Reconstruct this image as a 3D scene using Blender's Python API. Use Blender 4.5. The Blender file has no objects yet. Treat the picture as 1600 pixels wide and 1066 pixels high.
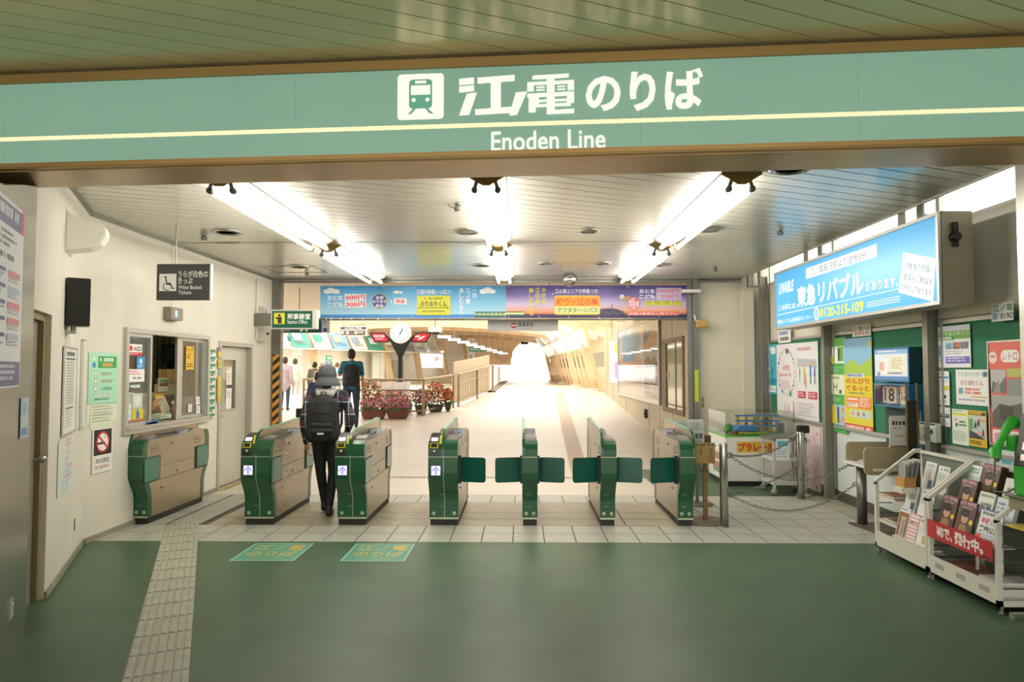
import bpy, bmesh, math, random
from mathutils import Vector, Matrix
random.seed(7)
SC = bpy.context.scene
COL = SC.collection
PI = math.pi
# ------------------------------------------------------------------ camera, sky, exposure
EYE, FPX = 1.63, 1067.0
YAW, PITCH = math.atan(15 / FPX), math.atan(44 / FPX)
cam_d = bpy.data.cameras.new('camera')
cam = bpy.data.objects.new('camera', cam_d)
COL.objects.link(cam)
cam_d.sensor_width = 36.0
cam_d.lens = 36.0 * FPX / 1600.0
cam_d.clip_end = 300
cam.location = (0, 0, EYE)
cam.rotation_euler = (PI / 2 + PITCH, 0, YAW)
SC.camera = cam
w = bpy.data.worlds.new('sky')
SC.world = w
w.use_nodes = True
bg = w.node_tree.nodes['Background']
bg.inputs[0].default_value = (1.0, 0.97, 0.90, 1)
bg.inputs[1].default_value = 4.0
SC.view_settings.view_transform = 'Standard'
SC.view_settings.look = 'None'
SC.view_settings.gamma = 1
SC.view_settings.use_curve_mapping = False
SC.view_settings.exposure = 0.0
TUBE_POWER = 37.0
SC.cycles.max_bounces = 8
SC.cycles.sample_clamp_indirect = 6
SC.cycles.caustics_reflective = False
SC.cycles.caustics_refractive = False

CAMR = cam.rotation_euler.to_matrix()
EYEV = Vector((0, 0, EYE))
def ray(px, py):
    return CAMR @ Vector(((px - 800) / FPX, (533 - py) / FPX, -1))
def hit(px, py, p0, n):
    d = ray(px, py); n = Vector(n)
    t = (Vector(p0) - EYEV).dot(n) / d.dot(n)
    return EYEV + d * t
def atx(px, py, X): return hit(px, py, (X, 0, 0), (1, 0, 0))
def aty(px, py, Y): return hit(px, py, (0, Y, 0), (0, 1, 0))
def atz(px, py, Z=0.0): return hit(px, py, (0, 0, Z), (0, 0, 1))
RS, RY0, RY1 = 0.07, 11.7, 24.0
RTOP = RS * (RY1 - RY0)
def rampz(y): return 0.0 if y < RY0 else (RS * (min(y, RY1) - RY0))
def atr(px, py): return hit(px, py, (0, RY0, 0), (0, -RS, 1))

# ------------------------------------------------------------------ materials
def lin(c):
    c = c / 255.0
    return c / 12.92 if c <= 0.04045 else ((c + 0.055) / 1.055) ** 2.4
def hexc(h):
    h = h.lstrip('#')
    return tuple(lin(int(h[i:i + 2], 16)) for i in (0, 2, 4)) + (1.0,)
MATS = {}
def mat(name, col, rough=0.5, metal=0.0, var=0.0, scale=8.0, bump=0.0, emit=0.0, spec=0.5, stretch=None, bscale=None, alpha=1.0, coat=0.0):
    if name in MATS: return MATS[name]
    m = bpy.data.materials.new(name); m.use_nodes = True
    nt = m.node_tree; b = nt.nodes['Principled BSDF']
    c = hexc(col) if isinstance(col, str) else tuple(col) + (1.0,)
    b.inputs['Base Color'].default_value = c
    b.inputs['Roughness'].default_value = rough
    b.inputs['Metallic'].default_value = metal
    b.inputs['Specular IOR Level'].default_value = spec
    b.inputs['Alpha'].default_value = alpha
    b.inputs['Coat Weight'].default_value = coat
    if emit:
        b.inputs['Emission Color'].default_value = c
        b.inputs['Emission Strength'].default_value = emit
    if var or bump:
        tc = nt.nodes.new('ShaderNodeTexCoord'); mp = nt.nodes.new('ShaderNodeMapping')
        nt.links.new(tc.outputs['Object'], mp.inputs[0])
        if stretch: mp.inputs['Scale'].default_value = stretch
        nz = nt.nodes.new('ShaderNodeTexNoise'); nz.inputs['Scale'].default_value = scale; nz.inputs['Detail'].default_value = 6
        nt.links.new(mp.outputs[0], nz.inputs['Vector'])
        if var:
            rp = nt.nodes.new('ShaderNodeValToRGB')
            rp.color_ramp.elements[0].position = 0.3; rp.color_ramp.elements[1].position = 0.72
            rp.color_ramp.elements[0].color = tuple(x * (1 - var) for x in c[:3]) + (1,)
            rp.color_ramp.elements[1].color = tuple(min(1, x * (1 + var)) for x in c[:3]) + (1,)
            nt.links.new(nz.outputs['Fac'], rp.inputs[0]); nt.links.new(rp.outputs[0], b.inputs['Base Color'])
        if bump:
            n2 = nz
            if bscale:
                n2 = nt.nodes.new('ShaderNodeTexNoise'); n2.inputs['Scale'].default_value = bscale
                nt.links.new(mp.outputs[0], n2.inputs['Vector'])
            bp = nt.nodes.new('ShaderNodeBump'); bp.inputs['Strength'].default_value = bump; bp.inputs['Distance'].default_value = 0.01
            nt.links.new(n2.outputs['Fac'], bp.inputs['Height']); nt.links.new(bp.outputs[0], b.inputs['Normal'])
    MATS[name] = m
    return m
def glass(name='clear_glass', tint=(0.95, 0.98, 0.96), refl=0.25):
    if name in MATS: return MATS[name]
    m = bpy.data.materials.new(name); m.use_nodes = True
    nt = m.node_tree; nt.nodes.clear()
    o = nt.nodes.new('ShaderNodeOutputMaterial'); mx = nt.nodes.new('ShaderNodeMixShader')
    t = nt.nodes.new('ShaderNodeBsdfTransparent'); g = nt.nodes.new('ShaderNodeBsdfGlossy')
    lw = nt.nodes.new('ShaderNodeLayerWeight'); mu = nt.nodes.new('ShaderNodeMath'); mu.operation = 'MULTIPLY_ADD'
    lw.inputs[0].default_value = 0.3
    t.inputs[0].default_value = tint + (1,); g.inputs['Roughness'].default_value = 0.03
    mu.inputs[1].default_value = refl; mu.inputs[2].default_value = 0.03
    nt.links.new(lw.outputs['Facing'], mu.inputs[0]); nt.links.new(mu.outputs[0], mx.inputs[0])
    nt.links.new(t.outputs[0], mx.inputs[1]); nt.links.new(g.outputs[0], mx.inputs[2]); nt.links.new(mx.outputs[0], o.inputs[0])
    MATS[name] = m
    return m
def pm(col, em=0.0):
    return mat('print_%s%s' % (col, '_lit%.2f' % em if em else ''), col, 0.45, emit=em)

# ------------------------------------------------------------------ mesh builder
class MB:
    def __init__(s): s.v = []; s.f = []; s.m = []; s.s = []
    def add(s, V, F, mi=0, smooth=False, M=None):
        o = len(s.v)
        s.v += [tuple(M @ Vector(p)) for p in V] if M is not None else [tuple(p) for p in V]
        for f in F:
            s.f.append([i + o for i in f]); s.m.append(mi); s.s.append(smooth)
        return s
    def box(s, a, b, mi=0, M=None):
        x0, y0, z0 = a; x1, y1, z1 = b
        V = [(x0, y0, z0), (x1, y0, z0), (x1, y1, z0), (x0, y1, z0), (x0, y0, z1), (x1, y0, z1), (x1, y1, z1), (x0, y1, z1)]
        return s.add(V, [(0, 3, 2, 1), (4, 5, 6, 7), (0, 1, 5, 4), (1, 2, 6, 5), (2, 3, 7, 6), (3, 0, 4, 7)], mi, False, M)
    def prism(s, poly, ax, lo, hi, mi=0, M=None):
        def P(a, b, t): return {'x': (t, a, b), 'y': (a, t, b), 'z': (a, b, t)}[ax]
        n = len(poly)
        V = [P(a, b, lo) for a, b in poly] + [P(a, b, hi) for a, b in poly]
        F = [list(range(n)), list(range(2 * n - 1, n - 1, -1))] + [(i, (i + 1) % n, n + (i + 1) % n, n + i) for i in range(n)]
        return s.add(V, F, mi, False, M)
    def tube(s, pts, r, n=8, mi=0, caps=True, smooth=True, M=None):
        pts = [Vector(p) for p in pts]
        rs = r if isinstance(r, (list, tuple)) else [r] * len(pts)
        V = []; F = []; ref = None
        for i, p in enumerate(pts):
            d = (pts[min(i + 1, len(pts) - 1)] - pts[max(i - 1, 0)]).normalized()
            if ref is None:
                ref = Vector((0, 0, 1)) if abs(d.z) < 0.9 else Vector((1, 0, 0))
            a = (ref - d * ref.dot(d)).normalized(); ref = a; b = d.cross(a)
            V += [p + (a * math.cos(2 * PI * k / n) + b * math.sin(2 * PI * k / n)) * rs[i] for k in range(n)]
        for i in range(len(pts) - 1):
            for k in range(n):
                F.append((i * n + k, i * n + (k + 1) % n, (i + 1) * n + (k + 1) % n, (i + 1) * n + k))
        s.add(V, F, mi, smooth, M)
        if caps:
            o = len(pts) - 1
            s.add(V[:n], [list(range(n))[::-1]], mi, False, M); s.add(V[o * n:], [list(range(n))], mi, False, M)
        return s
    def cyl(s, p0, p1, r0, r1=None, n=14, mi=0, M=None):
        return s.tube([p0, p1], [r0, r0 if r1 is None else r1], n, mi, True, True, M)
    def lathe(s, prof, c=(0, 0, 0), n=20, mi=0, M=None):
        V = [(c[0] + r * math.cos(2 * PI * k / n), c[1] + r * math.sin(2 * PI * k / n), c[2] + z) for r, z in prof for k in range(n)]
        F = [(i * n + k, i * n + (k + 1) % n, (i + 1) * n + (k + 1) % n, (i + 1) * n + k) for i in range(len(prof) - 1) for k in range(n)]
        F += [list(range(n))[::-1], [(len(prof) - 1) * n + k for k in range(n)]]
        return s.add(V, F, mi, True, M)
    def ball(s, c, r, n=14, mi=0, M=None):
        r = (r, r, r) if not isinstance(r, (tuple, list)) else r
        h = n // 2; V = [(c[0], c[1], c[2] - r[2])]; F = []
        for i in range(1, h):
            t = -PI / 2 + PI * i / h
            V += [(c[0] + r[0] * math.cos(t) * math.cos(2 * PI * k / n), c[1] + r[1] * math.cos(t) * math.sin(2 * PI * k / n), c[2] + r[2] * math.sin(t)) for k in range(n)]
        V.append((c[0], c[1], c[2] + r[2]))
        for k in range(n):
            F.append((0, 1 + (k + 1) % n, 1 + k))
            for i in range(h - 2):
                a = 1 + i * n
                F.append((a + k, a + (k + 1) % n, a + n + (k + 1) % n, a + n + k))
            F.append((1 + (h - 2) * n + k, 1 + (h - 2) * n + (k + 1) % n, len(V) - 1))
        return s.add(V, F, mi, True, M)
    def ring(s, c, R, r, M=None, n=14, k=6, mi=0):
        M0 = Matrix.Translation(c) @ (M or Matrix())
        V = [((R + r * math.cos(2 * PI * j / k)) * math.cos(2 * PI * i / n), (R + r * math.cos(2 * PI * j / k)) * math.sin(2 * PI * i / n), r * math.sin(2 * PI * j / k)) for i in range(n) for j in range(k)]
        F = [(i * k + j, ((i + 1) % n) * k + j, ((i + 1) % n) * k + (j + 1) % k, i * k + (j + 1) % k) for i in range(n) for j in range(k)]
        return s.add(V, F, mi, True, M0)
    def mesh(s, name, mats, bevel=0.0, fix=True):
        me = bpy.data.meshes.new(name)
        me.from_pydata(s.v, [], s.f)
        for m in mats if isinstance(mats, (list, tuple)) else [mats]: me.materials.append(m)
        me.polygons.foreach_set('material_index', s.m); me.polygons.foreach_set('use_smooth', s.s)
        if bevel or fix:
            bm = bmesh.new(); bm.from_mesh(me)
            if fix: bmesh.ops.recalc_face_normals(bm, faces=bm.faces)
            if bevel:
                ed = [e for e in bm.edges if len(e.link_faces) == 2 and e.calc_face_angle(0) > 0.6]
                bmesh.ops.bevel(bm, geom=ed, offset=bevel, segments=2, affect='EDGES', clamp_overlap=True)
            bm.to_mesh(me); bm.free()
        me.update()
        return me
    def build(s, name, mats, parent=None, bevel=0.0, fix=True, loc=None, rz=None):
        o = bpy.data.objects.new(name, s.mesh(name, mats, bevel, fix))
        COL.objects.link(o)
        if parent is not None: o.parent = parent
        if loc is not None: o.location = loc
        if rz is not None: o.rotation_euler = (0, 0, rz)
        return o
def tag(o, label=None, cat=None, group=None, kind=None):
    if label: o['label'] = label
    if cat: o['category'] = cat
    if group: o['group'] = group
    if kind: o['kind'] = kind
    return o
def thing(name, label, cat, loc=(0, 0, 0), rz=0.0, group=None, kind=None):
    o = bpy.data.objects.new(name, None); COL.objects.link(o)
    o.location = loc; o.rotation_euler = (0, 0, rz); o.empty_display_size = 0.1
    return tag(o, label, cat, group, kind)
def struct(o): o['kind'] = 'structure'; return o
def kids(o): return [c for c in COL.objects if c.parent == o]
def copy_tree(o, parent=None, **kw):
    c = o.copy(); COL.objects.link(c)
    if parent is not None: c.parent = parent
    for ch in kids(o): copy_tree(ch, c)
    return c
def piece(name, me, parent, loc=(0, 0, 0), rz=0.0):
    o = bpy.data.objects.new(name, me); COL.objects.link(o); o.parent = parent; o.location = loc; o.rotation_euler = (0, 0, rz)
    return o
def rrect(x0, z0, x1, z1, r, n=4):
    out = []
    for cx, cz, a in ((x1 - r, z0 + r, -PI / 2), (x1 - r, z1 - r, 0), (x0 + r, z1 - r, PI / 2), (x0 + r, z0 + r, PI)):
        out += [(cx + r * math.cos(a + PI / 2 * i / n), cz + r * math.sin(a + PI / 2 * i / n)) for i in range(n + 1)]
    return out

# ------------------------------------------------------------------ flat print on a sheet (fractions of the sheet, y runs down)
GLYPH = {}
def glyphs(t, bold, vertical=False):
    k = (t, bold)
    if k not in GLYPH:
        cu = bpy.data.curves.new('lettering', 'FONT'); cu.body = t; cu.resolution_u = 3; cu.offset = bold
        ob = bpy.data.objects.new('lettering', cu)
        me = bpy.data.meshes.new_from_object(ob)
        V = [(v.co.x, v.co.y) for v in me.vertices]; F = [tuple(p.vertices) for p in me.polygons]
        bpy.data.objects.remove(ob); bpy.data.curves.remove(cu); bpy.data.meshes.remove(me)
        xs = [v[0] for v in V] or [0, 1]; ys = [v[1] for v in V] or [0, 1]
        GLYPH[k] = (V, F, min(xs), max(xs), min(ys), max(ys))
    return GLYPH[k]
class Print:
    STEP = 0.00012
    def __init__(s, w, h, em=0.0, off=0.0006):
        s.w, s.h, s.em, s.o, s.mb, s.mats = w, h, em, off, MB(), []
    def mi(s, c):
        m = pm(c, s.em)
        if m not in s.mats: s.mats.append(m)
        return s.mats.index(m)
    def put(s, V, F, c):
        s.o += s.STEP
        s.mb.add([(x, -s.o, z) for x, z in V], F, s.mi(c))
        return s
    def P(s, pts, c):
        return s.put([(x * s.w, s.h * (1 - y)) for x, y in pts], [list(range(len(pts)))], c)
    def R(s, x0, y0, x1, y1, c): return s.P([(x0, y1), (x1, y1), (x1, y0), (x0, y0)], c)
    def RR(s, x0, y0, x1, y1, c, r=0.1):
        r *= min((x1 - x0) * s.w, (y1 - y0) * s.h)
        return s.put(rrect(x0 * s.w, s.h * (1 - y1), x1 * s.w, s.h * (1 - y0), r), [list(range(20))], c)
    def C(s, x, y, r, c, n=22, ry=None):
        rr = r * s.h; r2 = (ry or r) * s.h
        return s.put([(x * s.w + rr * math.cos(2 * PI * k / n), s.h * (1 - y) + r2 * math.sin(2 * PI * k / n)) for k in range(n)], [list(range(n))], c)
    def T(s, t, x0, y0, x1, y1, c, bold=0.012, keep=False, shear=0.0, dy=0.0):
        V, F, a, b, d, e = glyphs(t, bold)
        if not F: return s
        W = (x1 - x0) * s.w; Hh = (y1 - y0) * s.h
        sx = W / (b - a); sz = Hh / (e - d)
        ox = x0 * s.w; oz = s.h * (1 - y1)
        if keep:
            k = min(sx, sz); ox += (W - k * (b - a)) / 2; oz += (Hh - k * (e - d)) / 2; sx = sz = k
        return s.put([(ox + (x - a) * sx + shear * (y - d) * sz, oz + (y - d) * sz + dy * s.h * (x - a) / (b - a)) for x, y in V], F, c)
    def TV(s, t, x0, y0, x1, y1, c, bold=0.015):
        n = len(t)
        for i, ch in enumerate(t):
            a = y0 + (y1 - y0) * i / n
            if ch == 'ー': s.R((x0 + x1) / 2 - 0.08 * (x1 - x0), a + (y1 - y0) / n * 0.1, (x0 + x1) / 2 + 0.08 * (x1 - x0), a + (y1 - y0) / n * 0.9, c)
            else: s.T(ch, x0, a + (y1 - y0) / n * 0.06, x1, a + (y1 - y0) / n * 0.94, c, bold, True)
        return s
    def L(s, x0, y0, x1, y1, n, c, fill=0.55, rag=0.3):
        s.o += s.STEP; mi = s.mi(c); lh = (y1 - y0) / n
        for i in range(n):
            hh = lh * fill; ch = hh * s.h / s.w * 0.85; x = x0; end = x1 - random.random() * rag * (x1 - x0); ya = y0 + lh * i
            while x < end - ch * 0.5:
                q = ch * random.uniform(0.6, 0.95)
                if random.random() > 0.08:
                    V = [(x, ya + hh), (x + q, ya + hh), (x + q, ya), (x, ya)]
                    s.mb.add([(a * s.w, -s.o, s.h * (1 - b)) for a, b in V], [(0, 1, 2, 3)], mi)
                x += ch * 1.05
        return s
    def build(s, parent, name='print'):
        return s.mb.build(name, s.mats, parent, fix=False)
class Plane:
    """a vertical plane: local x along it, z up, facing local -y"""
    def __init__(s, O, rz):
        s.O = Vector((O[0], O[1], 0)); s.rz = rz; s.u = Vector((math.cos(rz), math.sin(rz), 0)); s.n = Vector((math.sin(rz), -math.cos(rz), 0))
    def uv(s, px, py):
        q = hit(px, py, s.O, s.n) - s.O
        return q.dot(s.u), q.z
    def at(s, u, z, out=0.0): return s.O + s.u * u + s.n * out + Vector((0, 0, z))
    def quad(s, c):
        """(x0,top0,bottom0,x1,top1,bottom1) in pixels -> u0, z0, width, height"""
        a = s.uv(c[0], c[1]); b = s.uv(c[0], c[2]); d = s.uv(c[3], c[4]); e = s.uv(c[3], c[5])
        u0 = (a[0] + b[0]) / 2; u1 = (d[0] + e[0]) / 2; z1 = (a[1] + d[1]) / 2; z0 = (b[1] + e[1]) / 2
        return u0, z0, u1 - u0, z1 - z0
def sheet(name, label, cat, pl, c, base='f2f0ea', draw=None, group=None, out=0.004, th=0.003, em=0.0, edge=None, rough=0.4, pname='print'):
    u0, z0, W, Hh = pl.quad(c)
    m = mat('sheet_%s_%.2f' % (base, em), base, rough, emit=em)
    o = MB().box((0, 0, 0), (W, th, Hh)).build(name, m, loc=pl.at(u0, z0, out + th), rz=pl.rz)
    tag(o, label, cat, group)
    if edge:
        f = MB()
        for a, b in (((-.012, -.008, -.012), (0, th, Hh + .012)), ((W, -.008, -.012), (W + .012, th, Hh + .012)), ((0, -.008, -.012), (W, th, 0)), ((0, -.008, Hh), (W, th, Hh + .012))): f.box(a, b)
        f.build('frame', edge, o)
    if draw:
        p = Print(W, Hh, em); draw(p)
        if p.mats: p.build(o, pname)
    return o
# ------------------------------------------------------------------ shared materials
M_VINYL = mat('green_vinyl', '405840', 0.40, var=0.16, scale=2.2, bump=0.05, bscale=160, spec=0.35)
M_TILE = mat('grey_tile', 'b3b3a6', 0.38, var=0.10, scale=5, bump=0.04)
M_PLATE = mat('beige_plate', 'a99f86', 0.4, var=0.12, scale=4, bump=0.04)
M_JOINT = mat('joint', '5a584e', 0.9)
M_TACT = mat('tactile_block', 'a9a897', 0.5, var=0.12, scale=9)
M_TACTB = mat('tactile_beige', 'c8ae90', 0.5, var=0.08, scale=9)
M_CONC = mat('corridor_floor', 'd0c5b4', 0.36, var=0.07, scale=1.3, bump=0.03, bscale=60)
M_CREAM = mat('cream_wall', 'ddd7c8', 0.7, var=0.06, scale=1.6, bump=0.05, bscale=90)
M_BEIGE = mat('beige_wall', 'd4ceba', 0.6, var=0.06, scale=1.4, bump=0.04, bscale=70)
M_DIRT = mat('skirting_dirt', '8f8a76', 0.8, var=0.2, scale=6)
M_PLANK = mat('ceiling_strip', 'd8d5ca', 0.2, metal=0.35, var=0.04, scale=1.2, bump=0.05, stretch=(0.4, 6, 1), bscale=5)
M_PLANKO = mat('outer_ceiling_strip', 'd8c798', 0.22, metal=0.3, var=0.08, scale=0.8)
M_DARK = mat('dark_gap', '3a352a', 0.9)
M_STEEL = mat('stainless', 'b9b9b2', 0.24, metal=0.95, var=0.06, scale=3, bump=0.02, stretch=(1, 1, 12), bscale=30)
M_STEELD = mat('dull_steel', '84827a', 0.4, metal=0.8, var=0.1, scale=5)
M_ALU = mat('aluminium', 'c4c3bc', 0.35, metal=0.7)
M_WHITE = mat('white_paint', 'e6e3da', 0.4)
M_WHITEP = mat('white_panel', 'd3dcd9', 0.5, var=0.04, scale=2)
M_BLACK = mat('black_plastic', '161614', 0.35)
M_BLACKM = mat('black_matt', '1c1b19', 0.7)
M_GREY = mat('grey_plastic', '6c6a63', 0.45)
M_BRONZE = mat('bronze_trim', 'a58654', 0.38, metal=0.55, var=0.1, scale=3, stretch=(0.3, 1, 4))
M_BRONZED = mat('bronze_soffit', 'b3966a', 0.28, metal=0.55, var=0.08, scale=2)
M_TIMBER = mat('timber', 'd6b88e', 0.5, var=0.16, scale=3, stretch=(1, 1, 0.2))
M_SOFFIT = mat('timber_soffit', 'dabd95', 0.6, var=0.1, scale=2)
M_GLASS = glass()
M_ACRYL = glass('clear_acrylic', (0.97, 0.98, 0.97), 0.35)

# ------------------------------------------------------------------ floor
f = MB().box((-9, -7, -0.1), (6, 6.5, 0.0)).build('floor', M_VINYL); struct(f)
fl = MB().box((-4.3, 6.5, -0.1), (4.2, 8.9, -0.006)).build('floor', M_JOINT); struct(fl)
TW = 0.30; TX0 = -0.084
def tile_rows(rows, xa, xb, m, pitch=TW, x0=TX0, gap=0.011):
    for (ya, yb) in rows:
        k0 = math.floor((xa - x0) / pitch); cache = {}
        for k in range(k0, int((xb - x0) / pitch) + 1):
            a = max(xa, x0 + k * pitch); b = min(xb, x0 + (k + 1) * pitch)
            if b - a < 0.03: continue
            key = round(b - a, 3)
            if key not in cache:
                cache[key] = MB().box((gap / 2, gap / 2, -0.012), (b - a - gap / 2, yb - ya - gap / 2, 0)).mesh('tile', m)
            piece('tile', cache[key], fl, (a, ya, random.uniform(0, 0.0012)))
tile_rows([(6.5, 6.85), (6.85, 7.19)], -4.07, 3.96, M_TILE)
tile_rows([(7.19, 7.515), (7.515, 7.82), (7.82, 8.405)], -3.30, 1.83, M_PLATE, pitch=0.946, x0=-0.80)
tile_rows([(8.405, 8.89)], -3.30, 1.83, M_TILE)
tile_rows([(7.19, 7.515), (7.515, 7.82), (7.82, 8.405), (8.405, 8.89)], -4.07, -3.76, M_TILE)
tile_rows([(7.19 + 0.34 * i, 7.53 + 0.34 * i) for i in range(5)], 1.83, 3.60, M_TILE)
f = MB().box((3.6, 7.19, -0.1), (3.97, 8.89, 0.0)).build('floor', mat('worn_screed', '9b9786', 0.7, var=0.2, scale=4)); struct(f)
f = MB().box((1.85, 8.89, -0.1), (4.2, 11.2, 0.0)).build('floor', M_VINYL); struct(f)
f = MB()
f.box((-4.3, 8.9, -0.1), (1.85, 11.2, 0.0)); f.box((-16, 11.2, -0.1), (2.9, RY0, 0.0))
f.prism([(RY0, -0.1), (RY0, 0), (RY1, RTOP), (60, RTOP), (60, RTOP - 0.2), (RY1, RTOP - 0.2)], 'x', -16, 6)
f = f.build('floor', M_CONC); struct(f)
f2 = MB().box((0, 0, 0.0), (4.1, 0.16, 0.003), 0)
for i in range(68): f2.box((0.01 + 0.06 * i, 0.015, 0.003), (0.045 + 0.06 * i, 0.145, 0.008), 1)
f2 = f2.build('trim_1', [M_STEELD, M_ALU], loc=(-2.25, 10.3, 0)); struct(f2)

# tactile guide strips: every block a piece of the floor
def tact_mesh(w, d, bars, m, name='tactile_block'):
    b = MB().box((-w / 2 + .003, 0.003, 0), (w / 2 - .003, d - .003, 0.004))
    n = bars; p = w / n
    for i in range(n):
        x = -w / 2 + p * (i + 0.5)
        b.prism([(x - p * .36, .004), (x + p * .36, .004), (x + p * .27, .010), (x - p * .27, .010)], 'y', 0.012, d - 0.012)
    return b.mesh(name, m)
bm_ = tact_mesh(0.325, 0.30, 7, M_TACT)
V2 = Vector((-0.46, 1)).normalized(); VANG = math.atan2(V2.y, V2.x) - PI / 2
p = Vector((-3.575, 7.22)) - V2 * 0.0
for i in range(18):
    q = p - V2 * (0.30 * (i + 1))
    piece('tactile_block', bm_, f if False else fl, (q.x, q.y, 0.0012), VANG)
bm2 = tact_mesh(0.34, 0.30, 4, M_TACT)
for i in range(6): piece('tactile_block', bm2, fl, (-3.55, 7.21 + 0.28 * i, 0.0012))
# the strip along the corridor beyond the gates
bm3 = tact_mesh(0.30, 0.30, 5, M_TACTB)
for i in range(44):
    y = 10.5 + 0.3 * i
    a = Vector((0.99, 12.9)); b = Vector((1.13, 18.2)); x = a.x + (b.x - a.x) * (y - a.y) / (b.y - a.y)
    o = piece('tactile_block', bm3, f, (x, y, rampz(y) + 0.001)); o.rotation_euler = (math.atan(RS) if y >= RY0 else 0, 0, 0)

# ------------------------------------------------------------------ walls
XL, XR, YB, ZC = -4.08, 3.97, 11.2, 3.11
WY0, WY1, WZ0, WZ1 = 6.97, 8.79, 0.985, 2.03
DY0, DY1, DZ = 9.13, 10.28, 2.01
b = MB()
for y0, y1, z0, z1 in ((6.35, WY0, 0, 3.3), (WY0, WY1, 0, WZ0), (WY0, WY1, WZ1, 3.3), (WY1, DY0, 0, 3.3), (DY0, DY1, DZ, 3.3), (DY1, 11.2, 0, 3.3)):
    b.box((XL - 0.14, y0, z0), (XL, y1, z1))
struct(b.build('wall_left', M_CREAM))
C2 = Vector((-3.39, 4.87)); C1 = Vector((-4.08, 6.35)); LV = (C1 - C2).normalized(); LRZ = math.atan2(LV.y, LV.x); LLEN = (C1 - C2).length
PLO = Plane((C2.x, C2.y), LRZ)
b = MB().box((0, 0, 0), (LLEN, 0.14, 3.3)).box((-0.65, 0, 2.02), (0, 0.14, 3.3)).box((LLEN - .01, 0.02, 0), (LLEN + 0.12, 0.14, 3.3))
struct(b.build('wall_front', M_CREAM, loc=(C2.x, C2.y, 0), rz=LRZ))
d1 = MB().box((-0.75, 0.07, 0.0), (0, 0.11, 2.02)).build('door_1', mat('service_door', '8f8878', 0.4, metal=0.3), loc=(C2.x, C2.y, 0), rz=LRZ); struct(d1)
MB().box((-0.06, 0.035, 0), (0, 0.07, 2.02)).box((-0.7, 0.035, 1.97), (-0.06, 0.07, 2.02)).build('door_frame', mat('brown_jamb', '8d7a52', 0.5), d1)
h = MB().cyl((-0.10, 0.07, 1.0), (-0.10, 0.03, 1.0), 0.012).ball((-0.10, 0.015, 1.0), 0.026)
h.build('door_knob', M_STEEL, d1)
b = MB().prism([(-2.9, 0), (-.631, 0), (-.631, 2.805), (-1.02, 2.72), (-1.4, 2.62), (-2.9, 2.5)], 'y', -.012, .3)
for x in (-1.55, -2.2): b.box((x, -0.014, 0), (x + .004, -0.011, 2.45), 1)
struct(b.build('wall_pillar', [M_STEEL, M_DARK], loc=(C2.x, C2.y, 0), rz=LRZ))
b = MB().box((XR, 1.5, 0), (XR + 0.15, 11.3, 2.99)).box((XR, 1.5, 3.36), (XR + .15, 11.3, 3.7)); struct(b.build('wall_right', M_CREAM))
cw = thing('window_2', None, None, (0, 0, 0), 0, kind='structure')
b = MB().box((XR, 1.5, 2.99), (XR + .05, 11.2, 3.01)).box((XR, 1.5, 3.34), (XR + .05, 11.2, 3.36))
for y in (2.2, 4.35, 6.52, 8.72, 10.95): b.box((XR, y - .03, 3.01), (XR + .05, y + .03, 3.34))
b.build('frame', M_ALU, cw)
for y0, y1 in ((2.23, 4.32), (4.38, 6.49), (6.55, 8.69), (8.75, 10.92)): MB().box((XR + .02, y0, 3.01), (XR + .026, y1, 3.34)).build('pane', M_GLASS, cw)
b = MB().box((2.86, YB, 0), (4.15, YB + 0.15, 3.4)); struct(b.build('wall_back', M_BEIGE))
b = MB().box((3.57, YB - 0.16, 0), (3.75, YB, 3.3)).box((3.585, YB - .165, 0), (3.59, YB - .16, 3.3)); struct(b.build('trim_2', M_BEIGE, bevel=0.006))
b = MB().box((3.50, 4.2, 0), (4.1, 4.85, 3.3)); struct(b.build('wall_pier', M_STEEL, bevel=0.01))
# end frame of the hall: steel jambs and the header over the opening
b = MB().box((XL + 0.0, 11.06, 0), (XL + 0.15, 11.2, 3.11)); struct(b.build('trim_3', M_STEELD, bevel=0.006))
b = MB().box((2.78, 11.06, 0), (2.86, 11.2, 3.11)).box((2.70, 11.13, 0), (2.775, 11.19, 3.11)); struct(b.build('trim_4', M_STEELD, bevel=0.006))
b = MB().box((XL, 11.1, 3.045), (3.57, 11.16, 3.075)).box((XL, 11.05, 3.085), (3.57, 11.22, 3.11)); struct(b.build('trim_5', M_STEELD))
# skirtings
struct(MB().box((XL, 6.37, 0), (XL + .015, DY0, 0.05)).build('baseboard_left', M_DIRT))
struct(MB().box((0.0, -0.015, 0), (LLEN, 0, 0.05)).build('baseboard_front', M_DIRT, loc=(C2.x, C2.y, 0), rz=LRZ))
struct(MB().box((XR - .03, 4.9, 0), (XR, 11.2, 0.12)).build('baseboard_right', mat('dark_skirting', '4b463c', 0.6)))

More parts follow.
